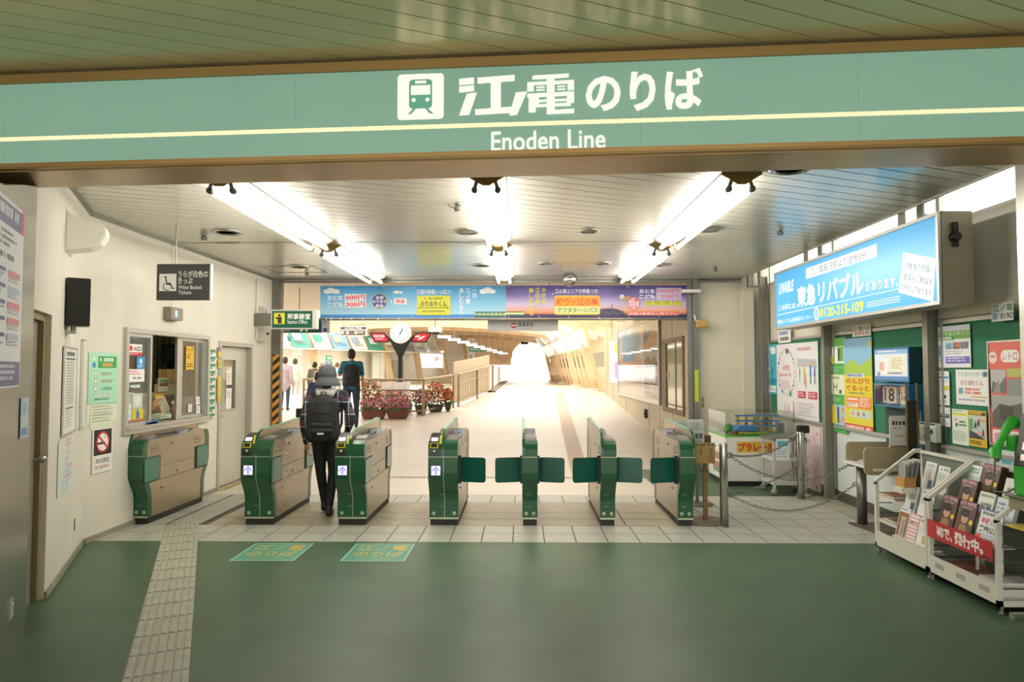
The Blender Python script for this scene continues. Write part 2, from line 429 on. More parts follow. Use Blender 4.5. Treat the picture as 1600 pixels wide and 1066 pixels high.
# ------------------------------------------------------------------ planked ceilings
PANG = math.radians(23.3)
def clip(poly, n, d, keep_less):
    out = []
    for i in range(len(poly)):
        a, b = poly[i], poly[(i + 1) % len(poly)]
        da = a[0] * n[0] + a[1] * n[1] - d; db = b[0] * n[0] + b[1] * n[1] - d
        if not keep_less: da, db = -da, -db
        if da <= 0: out.append(a)
        if da * db < 0:
            t = da / (da - db); out.append((a[0] + (b[0] - a[0]) * t, a[1] + (b[1] - a[1]) * t))
    return out
def planks(region, ang, pitch, z, parent, m, gap=0.006, th=0.012):
    n = (-math.sin(ang), math.cos(ang)); ds = [x * n[0] + y * n[1] for x, y in region]
    k = math.floor(min(ds) / pitch)
    while k * pitch < max(ds):
        pl = clip(region, n, k * pitch + gap / 2, False)
        pl = clip(pl, n, (k + 1) * pitch - gap / 2, True) if len(pl) > 2 else []
        if len(pl) > 2: MB().prism(pl, 'z', z, z + th).build('plank', m, parent)
        k += 1
INR = [(XL, 11.12), (XL, 6.35), (-3.39, 4.87), (-2.97, 3.98), (3.57, 3.55), (3.57, 11.12)]
ceil = MB().prism([(a, b_) for a, b_ in INR], 'z', ZC + 0.014, ZC + 0.05).build('ceiling', M_DARK); struct(ceil)
planks(INR, PANG, 0.155, ZC, ceil, M_PLANK, gap=0.012)
struct(MB().box((3.57, 3.5, 3.34), (4.1, 11.2, 3.38)).build('ceiling', M_WHITE))
struct(MB().box((3.55, 3.6, 3.10), (3.575, 11.1, 3.34)).build('trim_6', M_ALU))
ZO = 3.385
OUT = [(-9, -5), (6, -5), (6, 3.42), (-9, 4.50)]
ceilo = MB().prism(OUT, 'z', ZO + 0.014, ZO + 0.06).build('ceiling', M_DARK); struct(ceilo)
planks(OUT, PANG, 0.148, ZO, ceilo, M_PLANKO, gap=0.007)
# unseen arcade walls beside the camera, added to hold back sky light
struct(MB().box((-9.2, -7, 0), (-9, 6, 3.45)).box((5.4, -7, 0), (5.6, 4.2, 3.45)).build('wall_arcade_added', M_BEIGE))
for k, (x, y) in enumerate(((-2.2, -2.6), (1.4, -2.8), (-2.2, -0.9), (1.4, -1.1))):  # unseen fill lamps added to brighten the sign, ceiling and floor
    t = thing('arcade_fill_light', ['first', 'second', 'third', 'fourth'][k] + ' added fill lamp under the arcade ceiling, unseen behind the viewer', 'ceiling light', (x, y, ZO), 0, 'added arcade fill lamps')
    MB().box((-.9, -.08, -.05), (.9, .08, 0)).build('housing', M_WHITE, t)
    MB().tube([(-.85, 0, -.075), (.85, 0, -.075)], .018, 10).build('tube', mat('arcade_fill_tube', 'fff4e0', .4, emit=14), t)
# ceiling edge angle along the wall tops
struct(MB().box((XL, 6.35, ZC - .03), (XL + .02, 11.1, ZC)).build('trim_7', M_STEELD))
struct(MB().box((0, -0.02, ZC - .03), (LLEN, 0, ZC)).build('trim_8', M_STEELD, loc=(C2.x, C2.y, 0), rz=LRZ))

# ------------------------------------------------------------------ the beam and its backlit sign
B0 = Vector((-3.02, 3.95)); B1 = Vector((2.62, 3.56)); BRZ = math.atan2((B1 - B0).y, (B1 - B0).x)
PB = Plane((B0.x, B0.y), BRZ)
b = MB().box((-1.2, 0.02, 2.80), (7.2, 0.36, 2.812), 1).box((-1.2, 0.03, 2.812), (7.2, 0.35, 3.39), 0)
struct(b.build('trim_9', [M_BRONZE, M_BRONZED], loc=(B0.x, B0.y, 0), rz=BRZ))
SX0, SX1, SZ0, SZ1 = -1.0, 7.0, 2.838, 3.315
sg = thing('station_sign', 'long green backlit station sign with white lettering and a cream stripe, over the entrance', 'sign', (B0.x, B0.y, 0), BRZ)
M_SIGN = mat('sign_green', '8db5a3', 0.22, emit=0.28, var=0.06, scale=0.9, stretch=(1, 1, 0.3))
seams = [SX0] + [PB.uv(x, 150)[0] for x in (11, 462, 1000, 1340)] + [SX1]
for a, c in zip(seams, seams[1:]):
    MB().box((a + .001, -0.012, SZ0), (c - .001, 0.02, SZ1)).build('panel', M_SIGN, sg)
MB().box((SX0, -0.03, SZ1), (SX1, 0.03, SZ1 + .045)).box((SX0, -0.02, SZ1 + .045), (SX1, 0.03, SZ1 + .058)).build('top_rail', M_BRONZE, sg)
MB().box((SX0, -0.03, SZ0 - .026), (SX1, 0.03, SZ0)).box((SX0, -.022, SZ0 - .032), (SX1, .03, SZ0 - .026)).build('bottom_rail', M_BRONZE, sg)
class PxPrint(Print):
    """print laid out on a plane, in metres along it"""
    def __init__(s, pl, em=0.0, off=0.0): Print.__init__(s, 1.0, 1.0, em, off); s.pl = pl
    def B(s, x0, y0, x1, y1):
        a = s.pl.uv(x0, y1); b_ = s.pl.uv(x1, y0); c_ = s.pl.uv(x0, y0); d_ = s.pl.uv(x1, y1)
        return ((a[0] + c_[0]) / 2, 1 - (b_[1] + c_[1]) / 2, (b_[0] + d_[0]) / 2, 1 - (a[1] + d_[1]) / 2)
pr = PxPrint(PB, 0.55, 0.0125)
W_ = 'f7f6ee'
zs = [PB.uv(x, y)[1] for x, y in ((0, 213), (800, 196), (1600, 178))]; zm = sum(zs) / 3
pr.R(SX0, 1 - zm - .012, SX1, 1 - zm + .012, 'fdf3c4')
x0, y0, x1, y1 = pr.B(622, 117, 694, 188)
def fr(a, b_): return x0 + (x1 - x0) * a, y0 + (y1 - y0) * b_
def FR(a, b_, c_, d_, col, rr=0): (pr.RR if rr else pr.R)(*fr(a, b_), *fr(c_, d_), col, *([rr] if rr else []))
G_ = '5f9c84'
FR(0, 0, 1, 1, W_, 0.08); FR(.25, .12, .75, .76, G_, 0.16); FR(.38, .15, .62, .21, W_); FR(.29, .25, .71, .46, W_, .06)
for cx in (.35, .65): pr.C(*fr(cx, .57), (y1 - y0) * 0.045, W_)
pr.P([fr(.36, .74), fr(.42, .74), fr(.30, .88), fr(.22, .88)], G_); pr.P([fr(.58, .74), fr(.64, .74), fr(.78, .88), fr(.70, .88)], G_)
# blocky line lettering, drawn stroke by stroke
x0, y0, x1, y1 = pr.B(718, 118, 811, 182)
def S(*p): pr.P([fr(a, b_) for a, b_ in p], W_)
S((0, .08), (.25, .06), (.25, .22), (0, .24)); S((0, .27), (.25, .25), (.25, .40), (0, .42)); S((.13, .45), (.30, .43), (.17, .97), (.0, .98))
S((.31, .07), (.93, .03), (.93, .18), (.31, .22)); S((.53, .18), (.70, .18), (.70, .84), (.53, .84)); S((.27, .84), (.92, .80), (.92, .95), (.27, .98))
x0, y0, x1, y1 = pr.B(796, 118, 897, 182)
S((.10, .42), (.28, .40), (.12, .97), (0, .98))
S((.36, .02), (.92, .0), (.92, .10), (.36, .12)); S((.28, .18), (1, .16), (1, .41), (.90, .41), (.90, .25), (.38, .26), (.38, .41), (.28, .41)); S((.58, .10), (.70, .10), (.70, .44), (.58, .44))
for a in (.42, .74):
    S((a, .29), (a + .13, .29), (a + .13, .33), (a, .33)); S((a, .36), (a + .13, .36), (a + .13, .40), (a, .40))
S((.28, .46), (1, .44), (1, .54), (.28, .56)); S((.30, .56), (.41, .56), (.41, .92), (.30, .92)); S((.89, .54), (1, .54), (1, .72), (.89, .72))
S((.41, .62), (.89, .61), (.89, .67), (.41, .68)); S((.41, .73), (.95, .71), (.95, .79), (.41, .80)); S((.58, .54), (.70, .54), (.70, .95), (.58, .95)); S((.58, .88), (1, .86), (1, .97), (.58, .98)); S((.41, .56), (.46, .56), (.46, .80), (.41, .80))
pr.T('のりば', *pr.B(915, 111, 1098, 175), W_, 0.035)
pr.T('Enoden Line', *pr.B(768, 205, 946, 236), W_, 0.012)
pr.build(sg, 'lettering')
# ------------------------------------------------------------------ ticket gates
M_GGRN = mat('gate_green', '0e4f2d', 0.30, spec=0.5, coat=0.2)
M_GDK = mat('gate_recess_green', '12664e', 0.22, coat=0.3)
M_GTAN = mat('gate_steel', 'a5977e', 0.27, metal=0.6, var=0.06, scale=4, stretch=(1, 1, 8))
M_GTRIM = mat('gate_trim', 'b9c0a0', 0.35, metal=0.3)
M_GDECK = mat('gate_deck', '5e5f5c', 0.35, metal=0.3)
M_KICK = mat('kick_plate', '25241f', 0.6)
M_YEL = mat('reader_yellow', 'd8d32a', 0.4)
M_SCRN = mat('screen_lit', 'e4e2ff', 0.3, emit=0.9)
M_SCRNB = mat('screen_arrow', '8a84e0', 0.3, emit=0.7)
M_FLAP = mat('flap_green', '075242', 0.24, coat=0.3)
M_MINT = mat('mint_edge', '6fae92', 0.35)
GL = 1.26
def gate_profile(front_only=False):
    lo = [(0.0, 0.065), (0.0, 0.26), (-0.02, 0.34), (-0.08, 0.43), (-0.115, 0.50), (-0.12, 0.56), (-0.12, 0.74)]
    return lo
def gate(name, label, loc, wide, fence_side, flaps=(0, 0), recess=(0, 0), words_=True):
    """local x across the lane, y into the station; 0 at the front foot"""
    Wd = 0.304 if wide else 0.158
    t = thing(name, label, 'ticket gate', loc, 0, 'ticket gates in a row across the hall')
    lo = gate_profile()
    # steel cabinet body
    low = [(y, z) for y, z in lo] + [(-0.12, 0.80), (-0.10, 0.855), (-0.06, 0.885)]
    rear = [(GL - a, z) for a, z in [(-0.06, 0.86), (-0.10, 0.84), (-0.12, 0.79), (-0.12, 0.56), (-0.115, 0.50), (-0.08, 0.43), (-0.02, 0.34), (0.0, 0.26), (0.0, 0.065)]]
    topl = [(0.25, 0.875), (0.62, 0.88), (0.85, 0.89), (1.00, 0.925), (1.12, 0.92), (1.24, 0.885)]
    MB().prism(low + topl + rear, 'x', 0.004, Wd - 0.004).build('cabinet', M_GTAN, t)
    MB().box((0.008, 0.012, 0), (Wd - 0.008, GL - 0.012, 0.066)).build('kick_plate', M_KICK, t)
    # green end caps, front and rear, a little proud of the steel
    def cap(ys, sgn):
        out = []
        for y, z in lo + [(-0.12, 0.80), (-0.10, 0.855), (-0.065, 0.885)]: out.append((y, z))
        inn = [(0.0, 0.885), (-0.035, 0.80), (-0.035, 0.56), (0.005, 0.44), (0.06, 0.34), (0.075, 0.26), (0.075, 0.065)]
        pts = [(ys + sgn * (a - 0.004), z) for a, z in out] + [(ys + sgn * a, z) for a, z in inn]
        MB().prism(pts, 'x', 0, Wd).build('end_cap', M_GGRN, t)
    cap(0, 1); cap(GL, -1)
    # light seams on the front
    s = MB(); e = -0.126
    s.box((0, e, 0.722), (Wd, e + .006, 0.729)); s.box((0, -0.007, 0.066), (Wd, 0.0, 0.084))
    xm = Wd / 2 + (0.006 if wide else 0)
    if wide:
        prof = lo + [(-0.12, 0.80), (-0.10, 0.855)]
        for (a, z), (c, q) in zip(prof, prof[1:]): s.prism([(a - .006, z), (c - .006, q), (c, q), (a, z)], 'x', xm - .003, xm + .003)
    s.build('seam_trim', M_GTRIM, t)
    # fence panel with a rounded nose and a mint edge
    fx = {'l': 0.0, 'm': Wd / 2 - 0.012, 'r': Wd - 0.026}[fence_side]
    fp = [(-0.118, 0.74), (-0.115, 0.82), (-0.09, 0.90), (-0.045, 0.955), (0.05, 0.985), (0.4, 0.995), (0.9, 1.01), (1.18, 1.03), (1.30, 1.02), (1.345, 0.98), (1.36, 0.9), (1.36, 0.74)]
    fn = MB().prism(fp, 'x', fx + .003, fx + 0.023).build('fence_panel', M_GTAN, t)
    ed = MB()
    for (a, z), (c, q) in zip(fp, fp[1:]):
        dx, dz = c - a, q - z; L = math.hypot(dx, dz); nx, nz = -dz / L * 0.012, dx / L * 0.012
        ed.prism([(a, z), (c, q), (c + nx, q + nz), (a + nx, z + nz)], 'x', fx, fx + 0.026, 0 if a < 0 else 1)
    ed.build('edge_strip', [M_GGRN, M_MINT], fn)
    # deck where the tickets run, beside the fence
    if fence_side == 'r': dx0, dx1 = 0.008, fx - 0.004
    else: dx0, dx1 = fx + 0.03, Wd - 0.006
    dk = [(-0.085, 0.86), (-0.06, 0.892), (0.12, 0.905), (0.5, 0.90), (0.62, 0.893), (0.62, 0.86)]
    d = MB().prism(dk, 'x', dx0, dx1).build('ticket_deck', M_GDECK, t)
    MB().prism([(-0.02, 0.905), (0.10, 0.925), (0.14, 0.925), (0.14, 0.90), (-0.02, 0.89)], 'x', dx0 + .01, dx1 - .006).build('ticket_entry', mat('deck_lip', '8d8c82', 0.3, metal=0.5), d)
    mid = (dx0 + dx1) / 2
    MB().box((mid - .022, 0.16, 0.9), (mid + .022, 0.95, 0.912)).build('ticket_slot', M_BLACK, d)
    MB().prism([(0.62, 0.89), (0.80, 0.93), (0.86, 0.925), (0.86, 0.88), (0.62, 0.87)], 'x', dx0 + .006, dx1 - .004).build('deck_window', mat('deck_glass', '8b93a0', 0.15, metal=0.2), d)
    if wide:      # card reader on the other half
        r = MB().prism([(-0.128, 0.735), (-0.122, 0.82), (-0.10, 0.875), (-0.05, 0.925), (0.06, 0.955), (0.12, 0.955), (0.12, 0.86), (-0.05, 0.80), (-0.08, 0.735)], 'x', 0.012, fx - 0.028).build('card_reader', M_BLACK, t, bevel=0.004)
        def slab(a, q, x0, x1, hh, m, nm):
            (ya, za), (yb, zb) = a, q; L = math.hypot(yb - ya, zb - za); ny, nz = -(zb - za) / L * hh, (yb - ya) / L * hh
            return MB().prism([(ya, za), (yb, zb), (yb + ny, zb + nz), (ya + ny, za + nz)], 'x', x0, x1).build(nm, m, r)
        X0, X1 = 0.016, fx - 0.032
        fr_ = slab((-0.124, 0.815), (-0.104, 0.868), X0 + .004, X1 - .004, 0.008, M_YEL, 'yellow_frame')
        slab((-0.1255, 0.825), (-0.1095, 0.862), X0 + .014, X1 - .014, 0.0085, M_BLACK, 'display')
        slab((-0.092, 0.885), (-0.060, 0.915), X0 + .012, X1 - .012, 0.006, M_SCRN, 'touch_pad')
        c = MB().cyl((X1 - .045, -0.126, 0.787), (X1 - .045, -0.134, 0.787), 0.012, n=14); c.build('card_symbol', M_WHITE, r)
        MB().prism([(-0.11, 0.80), (-0.10, 0.875), (-0.07, 0.925), (-0.05, 0.94), (-0.045, 0.925), (-0.08, 0.86)], 'x', fx - 0.027, fx - 0.002).build('yellow_strip', M_YEL, t)
        sc = MB().box((0.030, -0.132, 0.535), (0.132, -0.118, 0.640)).build('arrow_screen', M_BLACK, t)
        MB().box((0.035, -0.134, 0.540), (0.127, -0.131, 0.635)).build('lit_panel', M_SCRN, sc)
        cx = 0.081
        a = MB().box((cx - .009, -.1352, .545), (cx + .009, -.134, .60)).prism([(cx, .632), (cx + .038, .592), (cx + .038, .572), (cx, .61), (cx - .038, .572), (cx - .038, .592)], 'y', -.1352, -.134)
        a.build('arrow', M_SCRNB, sc)
    # badge plates and bolt caps at the foot of the front
    for z, y in ((0.33, -0.028), (0.20, -0.007)):
        x = Wd * 0.42
        MB().box((x - .022, y - .003, z - .008), (x + .022, y + .03, z + .008)).build('badge_plate', mat('badge_grey', '4f6d58', 0.4), t)
    for x in ((0.045, Wd - 0.045) if Wd > .2 else (0.04, Wd - 0.04)):
        q = MB().lathe([(0.020, 0), (0.020, 0.006), (0.013, 0.007)], (0, 0, 0), 16); q.lathe([(0.008, 0.006), (0.008, 0.010)], (0, 0, 0), 10)
        o = q.build('bolt_cap', mat('bolt_cap', '9fb0a0', 0.35, metal=0.4), t); o.location = (x, -0.002, 0.125); o.rotation_euler = (PI / 2, 0, 0)
    # side seams, locks, louvres
    for sx, ins in ((0.003, 1), (Wd - 0.003, -1)):
        x0, x1 = sorted((sx - ins * 0.003, sx + ins * 0.002))
        sm = MB()
        sm.box((x0, 0.24, 0.578), (x1, 1.02, 0.582)); sm.box((x0, -0.1, 0.432), (x1, 1.36, 0.436)); sm.box((x0, 0.232, 0.436), (x1, 0.236, 0.70)); sm.box((x0, 1.015, 0.436), (x1, 1.019, 0.70))
        sm.build('panel_seam', mat('seam_dark', '6a6152', 0.7), t)
        for y, z in ((0.50, 0.80), (0.62, 0.48), (0.30, 0.345)):
            lk = MB(); lk.cyl((sx, y, z), (sx - ins * 0.006, y, z), 0.011, n=10, mi=0); lk.box((x0 - .001, y - .045, z - .007), (x1 + .001, y - .015, z + .007), 1)
            lk.build('lock', [M_STEEL, M_BLACK], t)
        for y in (0.12, 1.08):
            lv = MB()
            for k in range(3): lv.box((x0 - .001, y - .07, 0.745 + .03 * k), (x1 + .001, y + .07, 0.757 + .03 * k))
            lv.build('vent_louvre', mat('louvre', '8a8170', 0.5), t)
        side = 0 if ins == 1 else 1
        if recess[side]:
            for y0, y1 in ((-0.11, 0.20), (1.04, 1.345)):
                MB().box((x0 - .002, y0, 0.438), (x1 + .002, y1, 0.70)).build('flap_recess', M_KICK, t)
                MB().prism(rrect(y0 + .012, 0.447, y1 - .012, 0.692, 0.02), 'x', x0 - .010, x1 + .010).build('flap', M_GDK, t)
        if flaps[side]:
            sg_ = -1 if ins == 1 else 1
            hx = 0 if side == 0 else Wd
            MB().cyl((hx + sg_ * .008, 0.05, 0.43), (hx + sg_ * .008, 0.05, 0.72), 0.016).box((min(hx, hx + sg_ * .02), 0.0, .45), (max(hx, hx + sg_ * .02), .09, .70)).build('hinge', M_BLACK, t)
            q = MB().prism(rrect(0.0, 0.445, 0.275, 0.705, 0.028), 'y', -0.012, 0.012).build('flap', M_FLAP, t, bevel=0.008)
            q.location = (hx + sg_ * 0.016, 0.05, 0); q.rotation_euler = (0, 0, math.radians(-14) if sg_ > 0 else PI + math.radians(14))
    return t
def gx(px): return (px - 815) / FPX * 7.19
gate('ticket_gate', 'narrow green and tan ticket gate standing along the office wall below the ticket window', (gx(208.5), 7.19, 0), 0, 'l', recess=(0, 1))
gate('ticket_gate', 'wide green ticket gate with arrow screen, nearest to the grey office door', (gx(384), 7.19, 0), 1, 'm', recess=(0, 1))
gate('ticket_gate', 'wide green ticket gate with arrow screen, just past the walking person in black trousers', (gx(529), 7.19, 0), 1, 'm', recess=(0, 1))
gate('ticket_gate', 'wide green ticket gate with arrow screen and one closed flap', (gx(672), 7.19, 0), 1, 'm', flaps=(0, 1), recess=(0, 0))
gate('ticket_gate', 'narrow green ticket gate with two closed flaps, seen straight end-on', (gx(816), 7.19, 0), 0, 'l', flaps=(1, 1))
gate('ticket_gate', 'narrow green ticket gate with two closed flaps, in front of the beige tactile strip', (gx(936), 7.19, 0), 0, 'l', flaps=(1, 1))
gate('ticket_gate', 'narrow green ticket gate beside the wooden notice on a pole, one flap closed', (gx(1056), 7.19, 0), 0, 'r', flaps=(1, 0))
# ------------------------------------------------------------------ ceiling fittings
M_TUBE = mat('tube_lit', 'fff9ee', 0.4, emit=TUBE_POWER)
M_REFL = mat('reflector', 'f3f1ea', 0.35)
def fixture(x, y0, y1, label):
    t = thing('fluorescent_light', label, 'ceiling light', (x, y0, ZC), 0, 'twin tube lights in three rows')
    L = y1 - y0
    MB().prism([(-0.15, 0), (0.15, 0), (0.15, -0.012), (0.03, -0.075), (-0.03, -0.075), (-0.15, -0.012)], 'y', 0, L).build('reflector', M_REFL, t)
    for y in (-0.012, L):
        MB().prism([(-0.152, 0), (0.152, 0), (0.152, -0.014), (0.03, -0.09), (-0.03, -0.09), (-0.152, -0.014)], 'y', y, y + .012).build('end_plate', M_BRONZE, t)
    for sx in (-1, 1):
        x_ = sx * 0.088
        MB().tube([(x_, 0.06, -0.115), (x_, L - 0.06, -0.115)], 0.019, 12).build('tube', M_TUBE, t)
        for y in (0.025, L - 0.025):
            a = 1 if y < 0.1 else -1
            MB().cyl((x_ * .8, y, -0.05), (x_, y, -0.11), 0.016, n=10).ball((x_, y, -0.115), (0.027, 0.03, 0.027), 10).cyl((x_, y, -.115), (x_, y + a * .04, -.115), .022, n=10).build('socket', M_GREY, t)
    return t
for x, nm in ((-2.30, 'row beside the office wall'), (-0.27, 'middle row'), (1.66, 'row beside the notice boards')):
    fixture(x, 5.12, 7.72, 'long twin tube light, %s, the one near the green sign' % nm)
    fixture(x, 8.05, 10.75, 'long twin tube light, %s, the one near the banners' % nm)
dl = [(355, 362, .16, 0), (467, 416, .16, 0), (729, 361, .15, 1), (752, 414, .14, 0), (920, 360, .11, 1), (942, 411, .11, 1), (853, 411, .11, 1), (1110, 357, .16, 1), (1034, 413, .13, 1), (1237, 262, .16, 0)]
nm = ['beside the first tube light near the white wall lamp', 'above the grey station office sign', 'just short of the middle light joint', 'over the blue banner', 'between the middle and notice board lights', 'over the purple banner near its prices', 'near the ceiling mirror', 'beyond the large blue advertisement light', 'near the end of the notice board light row', 'partly behind the green sign beam']
for (px, py, r, k), l_ in zip(dl, nm):
    q = atz(px, py, ZC)
    t = thing('ceiling_downlight', 'round recessed %s ceiling fitting %s' % ('silver' if k else 'dark', l_), 'downlight', tuple(q), 0, 'round ceiling fittings')
    MB().lathe([(r, 0), (r, -0.012), (r * .85, -0.02), (r * .78, -0.02), (r * .78, 0)], (0, 0, 0), 26).build('rim', M_STEEL, t)
    MB().lathe([(r * .77, -0.004), (r * .5, -0.010 if k else -0.004), (0.01, -0.012 if k else -0.003)], (0, 0, 0), 26).build('lens', M_STEELD if k else mat('dark_grille', '4b4a44', 0.5, metal=0.4), t)
for px, py, l_ in ((319, 366, 'beside the downlight near the white wall lamp'), (1219, 358, 'over the blue advertisement'), (1117, 417, 'near the back wall'), (480, 424, 'by the office sign'), (716, 318, 'beside the bent hook')):
    q = atz(px, py, ZC)
    t = thing('fire_detector', 'small grey knob-like detector on the ceiling ' + l_, 'detector', tuple(q), 0, 'ceiling detectors')
    MB().lathe([(.04, 0), (.04, -.015), (.02, -.018)], n=14).build('base', M_STEEL, t)
    MB().lathe([(.02, -.015), (.036, -.04), (.03, -.065), (.008, -.07)], n=14).build('sensor', M_GREY, t)
q = atz(712, 318, ZC)
b = MB().tube([(-.07, 0, 0), (-.05, 0, -.03), (-.02, 0, -.035), (0, 0, -.07), (.03, 0, -.06), (.05, 0, -.02), (.05, 0, 0)], 0.006, 6)
tag(b.build('ceiling_hook', M_GREY, loc=tuple(q)), 'bent wire hook hanging from the silver ceiling', 'hook')
q = aty(890, 437, 10.6)
t = thing('ceiling_mirror', 'small round silver mirror ball under the ceiling at the purple banner', 'mirror', (q.x, q.y, ZC))
MB().cyl((0, 0, 0), (0, 0, -0.04), 0.03).lathe([(.09, 0), (.09, -.012)], n=16).build('mount', M_GREY, t)
MB().ball((0, 0, q.z - ZC), 0.115, 20).build('ball', M_STEEL, t)
b = MB()
for k in range(2): b.ring((0, -.1, q.z - ZC + .0), .05 - .02 * k, .006, Matrix.Rotation(PI / 2, 4, 'X'))
b.build('lens_ring', M_WHITE, t)
struct(MB().box((-4.0, 7.88, ZC - .004), (1.4, 7.895, ZC)).box((-3.6, 7.87, ZC - .008), (-3.3, 7.91, ZC)).box((-1.2, 7.87, ZC - .008), (-.5, 7.91, ZC)).build('trim_12', M_STEELD))
# ceiling hatch outline
a = atz(435, 428, ZC); c = atz(512, 434, ZC)
b = MB(); x0, x1, y0, y1 = -3.75, -2.98, 9.7, 10.35
for u in (((x0, y0), (x1, y0 + .012)), ((x0, y1), (x1, y1 + .012)), ((x0, y0), (x0 + .012, y1)), ((x1, y0), (x1 + .012, y1))): b.box((u[0][0], u[0][1], ZC - .006), (u[1][0], u[1][1], ZC))
struct(b.build('trim_10', M_STEELD))
# ------------------------------------------------------------------ office window, door and booth
PL = Plane((XL, 0), PI / 2)
w1 = thing('window_1', None, None, (XL, 0, 0), 0, kind='structure')
def ringbox(mb, y0, y1, z0, z1, t, x0, x1):
    mb.box((x0, y0, z0), (x1, y0 + t, z1)); mb.box((x0, y1 - t, z0), (x1, y1, z1)); mb.box((x0, y0 + t, z0), (x1, y1 - t, z0 + t)); mb.box((x0, y0 + t, z1 - t), (x1, y1 - t, z1)); return mb
ringbox(MB(), WY0 - .03, WY1 + .03, WZ0 - .03, WZ1 + .03, 0.05, -0.10, 0.035).build('frame', M_ALU, w1)
MB().box((-0.10, WY0, WZ0 + .02), (0.06, WY1, WZ0 + .045)).build('window_sill', M_ALU, w1)
for y0, y1, x in ((WY0 + .02, 7.47, 0.0), (8.16, WY1 - .02, -0.03)):
    s_ = ringbox(MB(), y0, y1, WZ0 + .045, WZ1 - .02, 0.038, x - .02, x + .012).build('sash', M_ALU, w1)
    MB().box((x - .007, y0 + .038, WZ0 + .083), (x - .002, y1 - .038, WZ1 - .058)).build('pane', M_GLASS, s_)
MB().box((-0.05, 8.08, WZ0 + .045), (-0.02, 8.16, WZ1 - .02)).build('sash_rail', M_ALU, w1)
b = MB()
for a, c in (((-5.6, 6.5, 0), (-5.5, 11.0, 2.6)), ((-5.6, 6.4, 0), (XL - .14, 6.5, 2.6)), ((-5.6, 11.0, 0), (XL - .14, 11.1, 2.6)), ((-5.6, 6.4, 2.66), (XL - .14, 11.1, 2.76))): b.box(a, c)
struct(b.build('wall_booth', mat('booth_wall', 'a79f82', 0.7)))
t = thing('booth_light', 'tube lamp under the ceiling of the ticket booth', 'ceiling light', (-4.9, 8.3, 2.60))
MB().box((-.06, -.6, -.03), (.06, .6, .02)).build('housing', M_WHITE, t)
MB().tube([(0, -.55, -.05), (0, .55, -.05)], .016, 10).build('tube', mat('booth_tube', 'fff3dc', .4, emit=55), t)
struct(MB().box((-5.5, 6.5, -.05), (XL - .14, 11.0, 0.0)).build('floor', M_GREY))
t = thing('ticket_counter', 'beige counter inside the ticket window', 'counter', (0, 0, 0))
MB().box((-4.50, 6.55, 0.96), (XL - .145, 9.05, 1.0)).build('worktop', mat('counter_top', '8b8a74', .4), t)
MB().box((-4.49, 6.6, 0.0), (-4.46, 9.0, 0.96)).build('front_panel', M_BEIGE, t)
MB().box((-4.3, 7.05, 0), (-4.24, 7.15, .96), 0).build('rear_leg', M_BEIGE, t)
def at_(px, py, X): return atx(px, py, X)
q = at_(238, 545, -5.3)
t = thing('curtain', 'dark olive curtain hanging in the booth behind the open window', 'curtain', (-5.36, q.y - .35, 0))
V = []; n = 60
for i in range(n + 1):
    y = -1.1 + 2.0 * i / n; x = 0.05 * math.sin(i * 1.1) + .012 * math.sin(i * 2.7)
    V += [(x, y, 0.9), (x, y, 2.45)]
MB().add(V, [(2 * i, 2 * i + 2, 2 * i + 3, 2 * i + 1) for i in range(n)], 0, True).build('cloth', mat('olive_cloth', '55503a', .9), t, fix=False)
MB().cyl((0, -1.15, 2.46), (0, .95, 2.46), .015, n=8).build('rail', M_STEELD, t)
a = at_(256, 567, -5.15); c = at_(281, 543, -5.15)
t = thing('monitor', 'black monitor seen in the booth behind the open window', 'monitor', (-5.15, a.y, .3))
MB().box((-.05, 0, a.z - .3), (.05, c.y - a.y + .1, c.z - .27)).build('housing', M_BLACK, t, bevel=.01)
MB().box((.051, .03, a.z - .27), (.053, c.y - a.y + .07, c.z - .3)).build('screen', mat('dark_screen', '1d3a34', .2), t)
MB().box((-.03, .15, 1.0), (.03, .25, a.z - .3)).box((-.1, .05, .998), (.1, .35, 1.01)).build('stand', M_BLACK, t)
bx_ = at_(262, 580, -4.85)
for i, (y0, y1, z0, z1, cl, lb) in enumerate(((0, .34, 0, .12, 'b8a88a', 'pale cardboard box at the bottom of the booth pile'), (.06, .36, .12, .2, '9c8458', 'brown flat box in the middle of the booth pile'), (.1, .36, .2, .33, 'b79a5a', 'yellowish box on top of the booth pile'))):
    zb = 1.30
    b = MB().box((-.2, y0, z0), (.1, y1, z1)).box((.1, (y0 + y1) / 2 - .02, z0 + .004), (.102, (y0 + y1) / 2 + .02, z1 - .004))
    tag(b.build('storage_box', mat('box_' + cl, cl, .8), loc=(-4.86, bx_.y + .05, zb), bevel=.004), lb, 'box', 'boxes stacked in the booth')
t = thing('storage_shelf', 'beige shelf unit carrying boxes inside the booth', 'shelf', (-5.0, bx_.y - .5, 0))
MB().box((-.3, 0, 1.27), (.28, 1.6, 1.298)).build('shelf_board', M_BEIGE, t)
MB().box((-.3, 0, 0.0), (.26, 1.6, 1.27)).build('cabinet', mat('cab_beige', 'bcb297', .6), t, bevel=.006)
